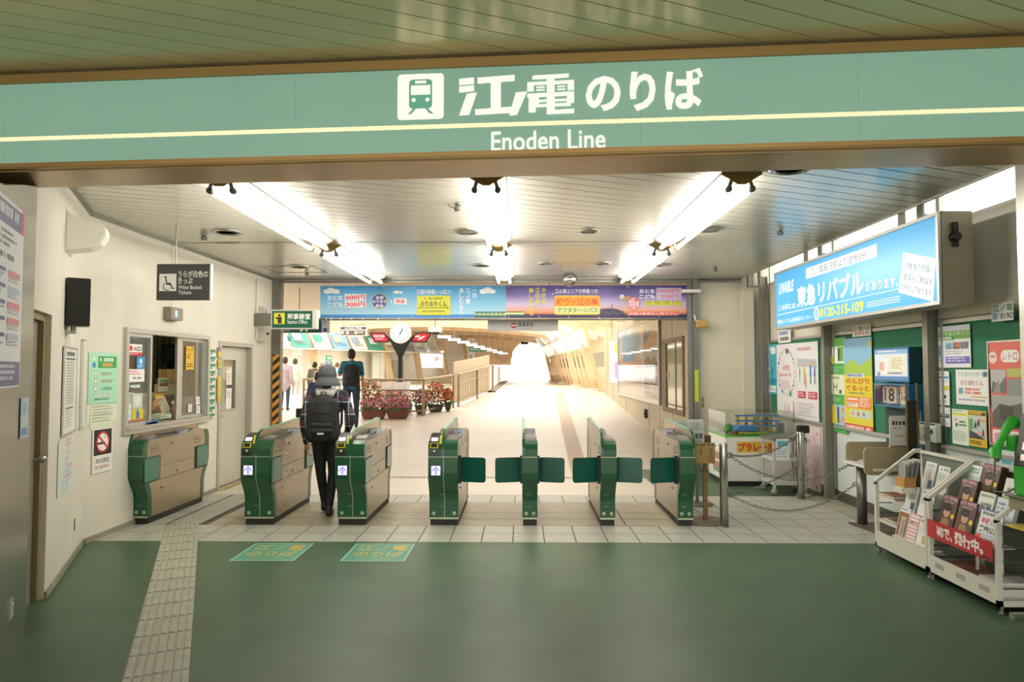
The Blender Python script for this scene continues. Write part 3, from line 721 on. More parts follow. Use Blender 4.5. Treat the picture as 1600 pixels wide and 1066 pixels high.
# things on the counter
q = at_(258, 650, -4.35)
t = thing('timetable_card', 'yellow framed timetable card standing tilted in the ticket window', 'card', (-4.42, at_(256, 634, -4.42).y + .0, 1.05), math.radians(97))
M = Matrix.Rotation(math.radians(-24), 4, 'X')
MB().box((0, 0, 0), (.30, .012, .30), 0, M).build('backing', mat('yellow_card', 'd9a92c', .5), t)
p_ = Print(.30, .30); p_.R(.08, .14, .93, .95, 'efe9d8').L(.13, .2, .9, .92, 9, '77704f', .5, .1)
o = p_.build(t); o.rotation_euler = (math.radians(-24), 0, 0)
MB().box((.05, .0, -.045), (.25, .13, 0.01)).build('foot', M_BLACK, t)
q = at_(253, 652, -4.3)
for i in range(5):
    o = MB().box((0, 0, 0), (.13, .26, .012)).build('paper_pad', mat('pad_%d' % (i % 2), 'e6ead6' if i % 2 else 'cfe0c4', .6), loc=(-4.42 + random.uniform(-.004, .004), q.y - .06, 1.03 + .0125 * i), rz=random.uniform(-.03, .03))
    tag(o, ['bottom', 'second', 'third', 'fourth', 'topmost'][i] + ' pad of the pale green and white paper pile on the ticket counter', 'paper pad', 'paper pads piled on the counter')
t = thing('coin_tray', 'small blue coin tray on the ticket window sill', 'tray', (XL - .03, at_(237, 660, XL).y - .14, WZ0 + .046))
b = MB().prism(rrect(-.07, 0, .05, .24, .02), 'z', 0, .012); ringbox(b, 0, .24, 0, .03, .012, -.07, .05)
b.build('tray', mat('tray_blue', '2f6db0', .35), t)
q = at_(256, 603, -4.6)
t = thing('picture_card', 'small landscape card on a cord hanging inside the ticket window', 'card', (-4.6, q.y - .12, q.z - .07), PI / 2)
MB().box((0, 0, 0), (.24, .008, .17)).build('card', M_WHITE, t)
Print(.24, .17).R(.04, .08, .96, .34, '7fae7c').R(.04, .36, .96, .62, '8f5a3c').R(.04, .62, .96, .92, 'd9d6c6').build(t)
MB().tube([(.06, 0, .17), (.13, 0, .36)], .003, 5).tube([(.18, 0, .17), (.13, 0, .36)], .003, 5).build('cord', M_BLACK, t)
for k, (px, cl, r, hh, lb) in enumerate(((270, '8a5a2e', .035, .20, 'brown bottle standing in the booth by the window rail'), (275, '2f5a46', .03, .16, 'dark green bottle standing in the booth by the window rail'), (278, 'a33a2c', .028, .12, 'red cup standing in the booth by the window rail'))):
    q = at_(px, 640, -4.36)
    t = thing('bottle' if k < 2 else 'cup', lb, 'bottle' if k < 2 else 'cup', (-4.36, q.y, 1.0))
    MB().lathe([(r, 0), (r, hh * .6), (r * .5, hh * .8), (r * .45, hh)] if k < 2 else [(r * .8, 0), (r, hh)]).build('body', mat('bt_' + cl, cl, .3), t)
    if k < 2: MB().cyl((0, 0, hh), (0, 0, hh + .03), r * .5).build('cap', M_WHITE, t)
# stickers on the panes
ST = Plane((XL + .002, 0), PI / 2); ST2 = Plane((XL - .029, 0), PI / 2)
def d_aed(p): p.R(.02, .0, .98, .72, 'f4f2ee').R(0, .72, 1, 1, 'c8323c').T('AED', .36, .2, .95, .6, '3a3a44', .02).RR(.08, .15, .3, .6, 'd0303a', .3).L(.1, .8, .9, .95, 1, 'f4e0e0')
sheet('door_sticker', 'white and red AED sticker on the ticket window pane', 'sticker', ST, (199.5, 537, 554.5, 221.5, 539, 556.5), draw=d_aed, out=.003, th=.002)
sheet('door_sticker', 'blue sticker with white emblem below the AED sticker', 'sticker', ST, (213, 558, 576, 225.5, 558, 577), '2f8fd0', lambda p: p.C(.5, .36, .22, 'dff0fa').L(.15, .66, .85, .92, 2, 'e6f2fa'), out=.003, th=.002)
sheet('window_notice', 'white notice with pink lettering on the ticket window pane', 'notice', ST, (192.5, 577, 597, 225, 577, 597), draw=lambda p: p.L(.06, .12, .94, .5, 2, 'd8609a').L(.4, .62, .94, .9, 1, '666666'), out=.003, th=.002)
sheet('window_notice', 'dark green and white arrow notice on the ticket window pane', 'notice', ST, (193, 598, 609, 225, 598.5, 609), '3c5248', lambda p: p.R(.02, .05, .24, .95, 'f0f0ec').P([(.26, .5), (.4, .25), (.4, .75)], 'f0f0ec').L(.42, .3, .96, .8, 1, 'f0f0ec', .9), out=.003, th=.002)
sheet('window_notice', 'white notice with a small portrait at the lower window pane', 'notice', ST, (192, 610, 630, 199, 610, 630), draw=lambda p: p.C(.5, .3, .18, '9a6c50').L(.1, .6, .9, .95, 3, '6688aa'), out=.003, th=.002)
sheet('window_notice', 'tall white leaflet with blue text at the foot of the window pane', 'notice', ST, (191.5, 632, 658, 204, 632, 657), draw=lambda p: p.L(.1, .1, .9, .6, 5, '5a86b8').R(.1, .66, .9, .85, 'b8d0ea'), out=.003, th=.002)
sheet('window_notice', 'yellow poster with a blue bottle figure at the foot of the window pane', 'notice', ST, (205.5, 640, 658, 223, 639, 656), 'd8c832', lambda p: p.RR(.36, .2, .64, .85, '3a6ea0', .3).C(.5, .18, .12, '3a6ea0').R(0, .88, 1, 1, 'd06a3a'), out=.003, th=.002)
sheet('window_notice', 'pale translucent bag notice at the middle of the window pane', 'notice', ST, (206, 615, 638, 222, 615, 637), 'c8d2c0', lambda p: p.RR(.2, .15, .8, .85, 'dfe6dc', .3), out=.003, th=.002)
sheet('window_notice', 'yellow notice with black figures on the far window pane', 'notice', ST2, (290, 541, 577, 302.5, 542, 578), 'e2b22e', lambda p: p.T('女', .1, .06, .42, .22, '2a2a20').T('子', .55, .06, .9, .22, '2a2a20').R(.1, .32, .9, .34, '2a2a20').L(.15, .4, .5, .56, 2, '4a4020').L(.12, .74, .9, .95, 2, '6a5a20'), out=.003, th=.002)
for px, py, lb in ((308.5, 626, 'small white label near the corner of the far window pane'), (309, 640, 'round white sticker low on the far window pane'), (296, 638, 'pale round sticker low on the far window pane')):
    sheet('door_sticker', lb, 'sticker', ST2, (px - 3, py - 6, py + 6, px + 3, py - 6, py + 6), draw=lambda p: p.L(.15, .2, .85, .8, 3, '888888'), out=.003, th=.002)
# office door
dr = thing('door_2', None, None, (XL, 0, 0), 0, kind='structure')
M_DFR = mat('door_frame_paint', 'b0aca0', 0.4, metal=0.2); M_DOOR = mat('door_paint', 'c3bfb3', 0.38, metal=0.15, var=.03)
b = MB(); b.box((-.12, DY0, 0), (.02, DY0 + .07, DZ)).box((-.12, DY1 - .07, 0), (.02, DY1, DZ)).box((-.12, DY0 + .07, DZ - .06), (.02, DY1 - .07, DZ)); b.build('door_frame', M_DFR, dr)
ya, yb = DY0 + .075, DY1 - .075
gy0 = PL.uv(353.5, 600)[0]; gy1 = PL.uv(374, 600)[0]; gz0, gz1 = 1.06, 1.77
b = MB()
for y0, y1, z0, z1 in ((ya, gy0, .02, DZ - .065), (gy1, yb, .02, DZ - .065), (gy0, gy1, .02, gz0), (gy0, gy1, gz1, DZ - .065)): b.box((-.10, y0, z0), (-.06, y1, z1))
leaf = b.build('door_leaf', M_DOOR, dr)
ringbox(MB(), gy0 - .012, gy1 + .012, gz0 - .012, gz1 + .012, .022, -.065, -.05).build('glazing_bead', M_ALU, leaf)
MB().box((-.085, gy0, gz0), (-.08, gy1, gz1)).build('pane', mat('office_glass', '8d8a78', .06, metal=.6), leaf)
MB().cyl((-.06, ya + .09, .99), (-.0, ya + .09, .99), .010).box((-.006, ya + .08, .98), (.006, ya + .21, .995)).build('door_handle', M_STEEL, leaf)
MB().cyl((-.06, ya + .09, 1.08), (-.045, ya + .09, 1.08), .022).build('door_lock', M_BLACK, leaf)
struct(MB().box((-.0, DY0, 0), (.03, DY1, .012)).box((.03, DY0 + .05, 0), (.09, DY1, .004)).build('trim_11', mat('threshold_yellow', 'a99a5e', .6, var=.5, scale=20), loc=(XL, 0, 0)))
PD = Plane((XL - .059, 0), PI / 2)
sheet('door_sticker', 'small white notice with a red circle on the office door glass', 'sticker', Plane((XL - .08, 0), PI / 2), (353.5, 580, 602, 361.5, 579, 601), draw=lambda p: p.C(.5, .35, .2, 'c04a48').C(.5, .35, .14, 'f2f0ea').L(.15, .65, .85, .9, 2, '999999'), out=.002, th=.002)
sheet('door_sticker', 'plain white sheet on the office door glass', 'sticker', Plane((XL - .08, 0), PI / 2), (352.5, 607, 640, 361, 607, 639), draw=lambda p: p.L(.15, .1, .85, .5, 5, 'b0b0aa'), out=.002, th=.002)
PF = Plane((XL + .02, 0), PI / 2)
sheet('door_sticker', 'purple and yellow strip high on the office door frame', 'sticker', PF, (340.5, 543, 558, 345, 543, 558), 'd6c23c', lambda p: p.R(0, 0, 1, .4, '8a6ab0'), out=.002, th=.002)
sheet('door_sticker', 'short yellow strip on the office door frame', 'sticker', PF, (340.5, 562, 575, 345, 562, 575), 'd6c23c', lambda p: p.L(.2, .1, .8, .9, 3, '7a7020'), out=.002, th=.002)
sheet('door_sticker', 'long yellow strip on the office door frame', 'sticker', PF, (339.5, 589, 629, 344.5, 588, 628), 'd6c23c', lambda p: p.L(.2, .05, .8, .95, 9, '9a9030'), out=.002, th=.002)
def d_strip(p):
    for i in range(10): p.R(0, i / 10 + .01, 1, i / 10 + .055, '3f8a5c'); p.L(.1, i / 10 + .06, .9, i / 10 + .095, 1, '55705e', .8)
sheet('wall_notice', 'tall narrow green and white striped notice between window and office door', 'notice', PL, (320.5, 544, 657, 335, 545.5, 656), 'e8ece4', d_strip)
# ------------------------------------------------------------------ notices on the office wall
def d_green(p):
    p.RR(.3, .07, .93, .30, '2f9a48', .08).L(.36, .1, .88, .18, 1, 'e8f4e4', .9, .05).L(.45, .2, .8, .28, 1, 'e89a50', .9, .05)
    p.C(.17, .24, .055, '4a8ac8').C(.17, .12, .03, 'f4f4f0')
    for i in range(3): p.C(.23, .41 + .145 * i, .05, 'b86a60').C(.23, .41 + .145 * i, .04, 'f0f0ea'); p.L(.42, .385 + .145 * i, .85, .455 + .145 * i, 2, 'b08a5a' if i < 2 else '5a8a7a', .6)
    for i in range(4): p.C(.24 + .15 * i, .83, .035, 'c06a5a').C(.24 + .15 * i, .83, .027, 'f0f0ea')
    p.L(.2, .89, .85, .95, 1, '5a7a6a')
sheet('wall_notice', 'mint green rules notice with round symbols beside the ticket window', 'notice', PL, (137, 550, 633, 183.5, 552.5, 629), 'a9dfc0', d_green)
sheet('wall_notice', 'pale yellow paper notice below the mint green rules notice', 'notice', PL, (140, 631, 671, 176, 630, 667), 'dde4c8', lambda p: p.L(.08, .1, .95, .8, 6, '8d9a84', .35).R(.04, .42, .96, .44, 'aab8a0'))
sheet('wall_notice', 'blank white card edge peeking out under the mint green notice', 'notice', PL, (135, 632, 662, 181, 631, 657), 'e4e6de', out=.002, th=.001)
def d_nosmoke(p):
    p.R(.06, .02, .94, .6, '1c1a1a').C(.5, .31, .245, 'c8302c', 30).C(.5, .31, .2, 'f2f0ec', 30).R(.24, .31, .62, .36, '1c1a1a').L(.55, .14, .7, .26, 2, '444444', .3)
    p.P([(.24, .17), (.30, .14), (.78, .45), (.72, .48)], 'c8302c')
    p.T('終日禁煙', .16, .68, .84, .79, '3a3a3a', .008).T('NO SMOKING', .16, .84, .84, .91, 'c88a80', .006)
sheet('wall_sign', 'white no smoking sign with red crossed cigarette on black', 'sign', PL, (142.5, 671, 741, 174, 668.5, 734), 'efede6', d_nosmoke, th=.005, out=.006)
def d_fare(p):
    p.RR(.2, .04, .85, .09, '5a6a60', .2).R(.16, .115, .9, .135, '4a5a50').L(.2, .16, .85, .68, 16, '86968a', .45, .1).R(.2, .70, .8, .72, '66706a').L(.2, .74, .8, .95, 6, '9aa49c', .4)
sheet('wall_notice', 'tall white fare table in a thin frame on the angled wall', 'notice', PLO, (96, 543, 682, 116, 546, 668), 'eceae2', d_fare, edge=M_ALU, out=.008)
sheet('wall_notice', 'floor guide sheet with pastel blocks low on the angled wall', 'notice', PLO, (89, 686, 779, 112, 684, 758), 'dde2da', lambda p: [p.R(random.random() * .6 + .05, i / 12 + .02, random.random() * .3 + .65, i / 12 + .07, random.choice(['d8a8a8', 'b8d4e0', 'c8d8b0', 'e4b8b0'])) for i in range(12)] and None)
q0 = PLO.uv(121, 600); q1 = PLO.uv(131, 600)
um = (q0[0] + q1[0]) / 2
t = thing('tube_cover', 'slim white vertical cover strip near the corner of the angled wall', 'cover', tuple(PLO.at(um, 0, 0)), LRZ)
za = PLO.uv(126, 670)[1]; zb_ = PLO.uv(126, 530)[1]
MB().box((-.06, -.03, za), (.06, 0, zb_)).build('cover', M_WHITE, t, bevel=.006)
MB().box((-.062, -.032, zb_ - .02), (.062, 0, zb_)).box((-.062, -.032, za), (.062, 0, za + .02)).build('end_cap', M_ALU, t)
q = PLO.uv(116, 820)
MB().box((q[0] - .02, -.006, q[1] - .05), (q[0] + .02, 0, q[1] + .05)).build('socket_plate', M_STEELD, None, loc=(C2.x, C2.y, 0), rz=LRZ)
o = COL.objects[-1]; tag(o, 'small metal plate low on the angled wall', 'wall plate')
# the big paper on the steel pillar
PP = Plane((C2.x + LV.y * .012, C2.y - LV.x * .012), LRZ)
def d_pill(p):
    p.R(0, .02, .97, .14, '564a7c').R(.95, .0, 1, .14, 'd8307a').L(.25, .04, .9, .1, 1, 'e8e6f0', .9, .05)
    p.L(.1, .17, .9, .27, 3, '8a8a94', .5).L(.1, .29, .92, .33, 1, '55586a', .7)
    for i in range(5):
        p.R(.1, .37 + .085 * i, .6, .39 + .085 * i, '55588a'); p.L(.1, .4 + .085 * i, .6, .44 + .085 * i, 2, '9a9aa4', .5); p.R(.66, .37 + .085 * i, .93, .405 + .085 * i, 'd88a90' if i in (0, 2, 3) else 'b8c8d8')
        p.L(.66, .41 + .085 * i, .93, .44 + .085 * i, 2, 'b0a0a8', .5)
    p.R(0, .86, .97, .99, '67668c').L(.1, .875, .9, .97, 3, 'd8d8e4', .6, .1)
u1, z1 = PP.uv(37, 332); u0 = u1 - .95; z0 = PP.uv(33, 604)[1]
m_ = mat('sheet_poster', 'eeeef0', .4)
o = MB().box((0, 0, 0), (.95, .003, z1 - z0)).build('poster', m_, loc=PP.at(u0, z0, .004), rz=LRZ); tag(o, 'large white poster with a purple header on the steel pillar', 'poster')
pq = Print(.95, z1 - z0); d_pill(pq); pq.build(o)
sheet('wall_notice', 'small pale blue slip taped low on the steel pillar', 'notice', PP, (30, 630, 686, 42, 614, 682), 'c4ccd4', lambda p: p.R(.1, .75, .9, .95, '6a90c0').R(.2, .1, .7, .4, '8fb0cc'))
q = PP.uv(16, 952)
t = thing('wall_outlet', 'double steel power outlet low on the steel pillar', 'outlet', tuple(PP.at(q[0], q[1], 0)), LRZ)
MB().box((-.035, -.008, -.06), (.035, 0, .06)).build('plate', M_ALU, t, bevel=.003)
for z in (-.022, .022): MB().box((-.014, -.012, z - .013), (.014, -.008, z + .013)).build('socket', M_WHITE, t)
# speaker and lamp on the angled wall
q = PLO.uv(112, 470); c = PLO.at(q[0], 0, 0)
q = PLO.uv(101, 470); c = PLO.at(q[0], 0, .012); SA = math.radians(33); r_ = (133.5 - 815) / FPX
Wd = (r_ * c.y - c.x) / (math.cos(SA) - r_ * math.sin(SA)); zb_ = EYE + (577 - 508) * c.y / FPX; Hd = EYE + (577 - 431) * c.y / FPX - zb_
t = thing('loudspeaker', 'black box loudspeaker on the angled cream wall', 'loudspeaker', (c.x, c.y, zb_), SA)
MB().box((0, .012, 0), (Wd, .2, Hd)).build('housing', mat('speaker_body', '8d8672', .6), t, bevel=.006)
MB().box((.002, -.004, .004), (Wd - .002, .012, Hd - .004)).build('grille', M_BLACKM, t, bevel=.003)
MB().cyl((.05, .08, -.05), (.05, .08, 0), .02).box((-.05, .05, -.06), (.07, .11, -.04)).build('bracket', M_STEELD, t)
q = PLO.uv(106, 365); c = PLO.at(q[0], 0, 0); z0 = hit(104, 393, c, (0, 1, 0)).z
prof = [(0, .325), (.04, .285), (.10, .25), (.18, .235), (.25, .225), (.275, .19), (.27, .13), (.235, .07), (.17, .03), (.09, .012), (0, 0)]
t = thing('wall_lamp', 'white bowl-shaped wall lamp high on the angled cream wall', 'lamp', (c.x, c.y, z0), LRZ)
MB().prism([(-a_, z) for a_, z in prof], 'x', -.10, .14).build('shade', mat('lamp_shade', 'efe9d8', .4, emit=.12), t, bevel=.01)
MB().box((-.11, -.006, -.02), (.15, 0, .335)).build('back_plate', M_WHITE, t)
# meter box, conduit
q = atx(265, 491, XL)
t = thing('meter_box', 'small grey meter box with a blue lit display above the ticket window', 'meter', (XL, q.y, q.z))
MB().box((0, -.14, -.07), (.09, .14, .075)).build('housing', mat('meter_grey', '8b8472', .5), t, bevel=.006)
MB().box((.09, -.05, -.035), (.093, .0, .04)).build('display', mat('meter_lit', '9cc4ea', .3, emit=.8), t)
MB().tube([(.02, .02, .075), (.02, .02, .35), (.005, .02, .36), (.005, .02, ZC - q.z - .03)], .005, 6).build('cable', M_WHITE, t)
q = atx(408, 478, XL)
t = thing('junction_box', 'pale junction box with a blue tag above the station office sign', 'box', (XL, 10.55, 2.4))
MB().box((0, -.06, .0), (.10, .06, .2)).box((0, -.1, -.34), (.12, .1, -.16)).build('housing', M_BEIGE, t, bevel=.005)
MB().tube([(.02, -.16, -.3), (.02, -.16, .62)], .012, 8).build('conduit', M_WHITE, t)
MB().box((.1, -.02, .10), (.103, .02, .16)).build('tag', mat('tag_blue', '2d5fb0', .4), t)
MB().cyl((.12, 0, -.22), (.15, 0, -.22), .02).build('camera_lens', M_BLACK, t)
# hanging white-backed ticket sign
t = thing('hanging_sign', 'dark grey hanging sign with white wheelchair symbol', 'sign', (0, 6.8, 0))
a = aty(244, 469, 6.8); c = aty(328, 412.5, 6.8)
MB().box((a.x, 0, a.z), (c.x, .05, c.z)).build('sign_panel', mat('sign_dark', '3c3d3f', .4), t, bevel=.002)
MB().box((c.x, .004, a.z), (c.x + .012, .046, c.z)).build('edge_strip', M_WHITE, t)
MB().cyl(((a.x + c.x) / 2 - .09, .025, c.z), ((a.x + c.x) / 2 - .09, .025, ZC), .006, n=8).build('rod', M_STEELD, t)
P68 = Plane((0, 6.8), 0); p = PxPrint(P68, 0, .0006)
p.R(*p.B(249, 428, 275.5, 455), 'ecebe6')
p.T('うらが白色の', *p.B(278.5, 423, 325, 433.5), 'ecebe6', .012); p.T('きっぷ', *p.B(278.5, 434, 301, 443.5), 'ecebe6', .012)
p.T('White Backed', *p.B(278.5, 446, 315, 452), 'ecebe6', .006); p.T('Tickets', *p.B(278.5, 454, 299, 460), 'ecebe6', .006)
def px(*pts): return [(P68.uv(a_, b_)[0], 1 - P68.uv(a_, b_)[1]) for a_, b_ in pts]
K = '2e2f31'
q = px((259, 433.5))[0]; p.C(*q, .012, K, 14)
p.P(px((258, 436), (260.5, 436), (261.5, 442), (267, 442), (267, 443.6), (260, 443.6)), K); p.P(px((260, 443), (267.5, 443), (270, 450), (272.3, 449.4), (272.8, 450.8), (269, 452), (266, 445.6), (260, 445)), K)
q = px((261, 448))[0]
for k in range(14):
    a1 = PI * .55 + k * PI * 1.15 / 14; a2 = PI * .55 + (k + 1) * PI * 1.15 / 14
    p.P([(q[0] + r * math.cos(aa), q[1] - r * math.sin(aa)) for r, aa in ((.032, a1), (.040, a1), (.040, a2), (.032, a2))], K)
p.build(t)
# station office sign
t = thing('office_sign', 'green and white lightbox sign with a yellow attendant pictogram by the steel jamb', 'sign', (0, 10.3, 0))
PO = Plane((0, 10.3), 0); a = aty(423, 514, 10.3); c = aty(489, 484, 10.3)
MB().box((a.x, 0, a.z), (c.x + .055, .12, c.z)).build('housing', M_WHITE, t, bevel=.004)
MB().box((XL, .03, a.z + .05), (a.x, .09, c.z - .05)).build('bracket', M_STEELD, t)
p = PxPrint(PO, .25, .0006)
p.R(*p.B(425, 486, 488, 512.5), '14583f'); p.R(*p.B(428, 489, 445, 506.5), 'd8d048')
p.T('駅事務室', *p.B(449, 490, 485, 499.5), 'f0f2ea', .02); p.T('Station Office', *p.B(449, 500, 480, 506), 'e8ece4', .006)
q = PO.uv(436.5, 493); p.C(q[0], 1 - q[1], .02, '26301c', 12); p.R(*p.B(434, 495.5, 440, 505.5), '26301c'); p.R(*p.B(430.5, 496, 436, 498.5), '26301c')
p.build(t)
# hazard stripes on the jamb
a = aty(437, 660, 11.05); 
t = thing('hazard_strip', 'black and orange hazard tape on the steel jamb', 'tape', (XL + .15, 11.05, 0))
z0, z1 = .72, 1.87; x0, x1 = -.115, -.005
MB().box((x0, 0, z0), (x1, .005, z1)).build('backing', mat('haz_orange', 'd9962e', .5), t)
b = MB(); k = z0 - .1
while k < z1:
    pl = [(x0, k), (x1, k + .1), (x1, k + .175), (x0, k + .075)]
    pl = clip(clip(pl, (0, 1), z0, False), (0, 1), z1, True)
    if len(pl) > 2: b.prism(pl, 'y', -.001, 0)
    k += .15
b.build('black_stripe', M_BLACK, t)
# stickers on the vinyl floor
for px0, lb in (((-2.49, 5.855), 'teal floor sticker with yellow lettering, the one by the tactile strip'), ((-1.545, 5.855), 'teal floor sticker with yellow lettering, the one toward the middle')):
    t = MB().box((0, 0, 0), (.55, .575, .0015)).build('floor_sticker', mat('sticker_edge', '9fc9b0', .5), loc=(px0[0], px0[1], 0.0)); tag(t, lb, 'floor sticker', 'floor stickers')
    p = Print(.55, .575, 0, 0.0016); p.R(.025, .025, .975, .975, '4d8f7c')
    Y_ = 'b9a64a'
    p.T('江ノ電', .1, .1, .93, .42, Y_, .025); p.T('のりば', .12, .47, .9, .76, Y_, .025); p.T('ENODEN', .22, .82, .82, .92, '8a9a58', .01)
    o = p.build(t); o.rotation_euler = (-PI / 2, 0, 0)
# ------------------------------------------------------------------ posts, notice boards and lower panels along the wall
XB = 3.93
PR = Plane((XB, 0), -PI / 2)
M_BOARD = mat('board_green', '2b7050', 0.8, var=.05, scale=30)
M_POST = mat('post_grey', '8b887c', 0.5, metal=0.4, var=.08, scale=3)
def post(y, n):
    b = MB().box((3.82, y - .04, 0), (3.83, y + .04, 3.11)).box((3.83, y - .006, 0), (3.92, y + .006, 3.11)).box((3.92, y - .04, 0), (3.93, y + .04, 3.11))
    b.box((3.78, y - .07, 0), (3.96, y + .07, .012)); struct(b.build('trim_%d' % n, M_POST))
    b = MB().box((3.62, y - .05, 2.95), (3.83, y + .05, 2.97)).box((3.62, y - .05, 2.97), (3.64, y + .05, 3.34)).box((3.80, y - .05, 2.97), (3.82, y + .05, 3.34)); struct(b.build('trim_%d' % (n + 10), M_POST))
post(8.72, 21); post(6.52, 22); post(10.95, 23)
def board(y1, y0, label):
    """y1 far end, y0 near end"""
    t = thing('notice_board', label, 'notice board', (XR, y1, 0), -PI / 2, 'green notice boards on the wall')
    L = y1 - y0
    MB().box((0, -.03, .93), (L, 0, 2.05)).build('pin_board', M_BOARD, t)
    MB().box((0, -.05, 2.05), (L, 0, 2.085)).build('top_rail', M_ALU, t); MB().box((0, -.07, .90), (L, 0, .935)).build('bottom_rail', M_ALU, t)
    for x in (0, L - .03): MB().box((x, -.05, .935), (x + .03, 0, 2.05)).build('side_rail', M_ALU, t)
board(10.88, 8.80, 'green notice board with the pink children posters, nearest to the back wall')
board(8.64, 6.60, 'green notice board holding the timetable poster and the blue calendar box')
board(6.44, 5.0, 'green notice board with the red railway photo poster')
for i, (y0, y1) in enumerate(((6.6, 8.64), (5.0, 6.44))):
    struct(MB().box((3.945, y0, .12), (XR, y1, .90)).build('trim_%d' % (41 + i), M_WHITEP))
struct(MB().box((3.945, 8.80, .12), (XR, 10.88, .90)).build('trim_43', M_CREAM))
struct(MB().box((3.93, 5.0, 2.10), (XR, 8.3, 2.22)).build('trim_44', mat('rail_cream', 'd8d0b4', .5)))
def ph(p, x0, y0, x1, y1, pal):
    p.R(x0, y0, x1, y1, pal[0])
    for k in range(7):
        a = random.uniform(x0, x1 - (x1 - x0) * .3); b_ = random.uniform(y0 + (y1 - y0) * .2, y1 - (y1 - y0) * .25)
        p.R(a, b_, a + (x1 - x0) * random.uniform(.1, .3), b_ + (y1 - y0) * random.uniform(.08, .25), random.choice(pal[1:]))
def person_(p, x, y, h, c1, c2):
    p.C(x, y, h * .12, 'e0b090', 12); p.P([(x - h * .12, y + h * .12), (x + h * .12, y + h * .12), (x + h * .16, y + h * .6), (x - h * .16, y + h * .6)], c1); p.R(x - h * .1, y + h * .6, x - h * .02, y + h, c2); p.R(x + h * .02, y + h * .6, x + h * .1, y + h, c2)
def d_cyan(p):
    for i in range(4): p.L(.08 + .06 * (i % 2), .06 + .13 * i, .6, .14 + .13 * i, 1, 'eaf6f8', .8, .1)
    p.RR(.6, .05, .95, .2, 'f4f6f4', .4); person_(p, .68, .42, .22, '2c4a5a', '20303a'); p.R(0, .68, 1, .8, '2a8aa8'); p.R(.05, .83, .95, .96, 'f0f4f4'); p.L(.1, .85, .9, .94, 2, '8aa8b0')
sheet('notice_poster', 'cyan poster with white lettering at the far end of the boards', 'poster', PR, (1193, 539, 614, 1214, 538.5, 617), '3fb0c8', d_cyan, group='posters on the green boards')
def d_kid1(p):
    cl = ['e8a0b0', 'e8c050', '7ab060', '3a5aa0', 'd86a50', '8a6ab0', '50a8a0']
    for k in range(30):
        a = 2 * PI * k / 30; p.C(.5 + .42 * math.cos(a), .38 + .30 * math.sin(a), random.uniform(.012, .024), cl[k % 7], 10)
    p.C(.56, .1, .04, '3a4a90'); p.T('小学生', .12, .28, .88, .36, 'e08aa8', .02, True).L(.15, .4, .85, .46, 1, 'e8a8bc').L(.25, .5, .75, .62, 4, 'e4b0c0', .5)
    p.C(.7, .66, .045, '6aa088'); person_(p, .42, .82, .1, 'd8b060', '4a6aa0'); person_(p, .6, .82, .1, 'd8b060', '4a6aa0'); person_(p, .85, .78, .18, 'e080a8', 'c06088')
def d_kid2(p):
    p.L(.05, .06, .95, .12, 1, 'e0a0b0', .7).R(.05, .2, .95, .54, 'e8ecec').P([(.05, .2), (.9, .22), (.95, .32), (.05, .3)], 'b8c4cc')
    for x, y, h_, a, b_ in ((.15, .3, .2, '7aa860', '5a7a50'), (.38, .28, .26, 'e0b840', 'b05a40'), (.45, .42, .16, 'e8a040', '6a8a60'), (.66, .26, .26, '5a7ac0', '4a5a80'), (.85, .28, .24, '6a6ab0', '4a4a80')): person_(p, x, y, h_, a, b_)
    p.RR(.06, .62, .42, .71, 'c83a5a', .1).RR(.54, .62, .95, .71, 'c83a5a', .1).L(.1, .635, .38, .70, 2, 'f0d8dc', .6).L(.58, .635, .9, .70, 2, 'f0d8dc', .6).L(.06, .77, .94, .95, 6, 'c8b8c0', .45)
sheet('notice_poster', 'white poster with a ring of small pictures and pink lettering', 'poster', PR, (1214.7, 538.5, 650.7, 1245.8, 536.4, 657.2), 'f2edee', d_kid1, group='posters on the green boards', out=.005)
sheet('notice_poster', 'white poster with walking figures and two red boxes', 'poster', PR, (1246, 536.4, 656.5, 1279.7, 533, 662.6), 'f0eeee', d_kid2, group='posters on the green boards')
sheet('notice_card', 'small handwritten white card under the blue advertisement, over the pink children posters', 'card', PR, (1218.4, 517, 536, 1237.8, 514, 535.6), draw=lambda p: p.L(.1, .1, .9, .45, 1, '5a8ac0', .8).L(.15, .55, .9, .9, 1, '555555', .8), out=.02)
sheet('notice_card', 'white card with green and red lettering above the tall yellow poster', 'card', PR, (1335, 510.5, 527, 1363.8, 505.5, 524), draw=lambda p: p.T('江ノ電からの', .06, .1, .95, .5, '2f7a4a', .02).T('お知らせ', .12, .56, .9, .92, 'd06040', .02), out=.02)
def d_time(p):
    p.R(0, 0, 1, .08, '6ab850'); p.R(.02, .09, .98, .27, 'f0f2ec').R(.66, .1, .9, .25, '6aa04a').C(.15, .16, .06, '5a9a58').R(.05, .19, .5, .26, 'c8d040').R(.68, .12, .74, .24, '2a2a2a')
    p.R(.05, .39, .98, .60, 'e8ead0').T('H', .45, .48, .62, .56, '6a6a5a', .01).L(.1, .41, .9, .46, 1, '8a9a70').R(.3, .45, .33, .52, '4a5a40').R(.08, .5, .3, .58, 'd8dca0').R(.7, .55, .8, .59, '3a4a30')
    p.R(.03, .71, .97, .92, 'a8c8e0').P([(.35, .72), (.5, .72), (.62, .91), (.22, .91)], 'e8d040').R(.12, .73, .2, .9, '3a4a50').R(.6, .73, .68, .9, '3a4a50').C(.83, .76, .035, 'e8a070').C(.83, .86, .035, 'e8a070')
    for y in (.31, .34, .64, .66): p.L(.1, y, .9, y + .02, 1, 'a8d8a0', .6)
    p.L(.4, .945, .95, .97, 1, 'd0ecc8')
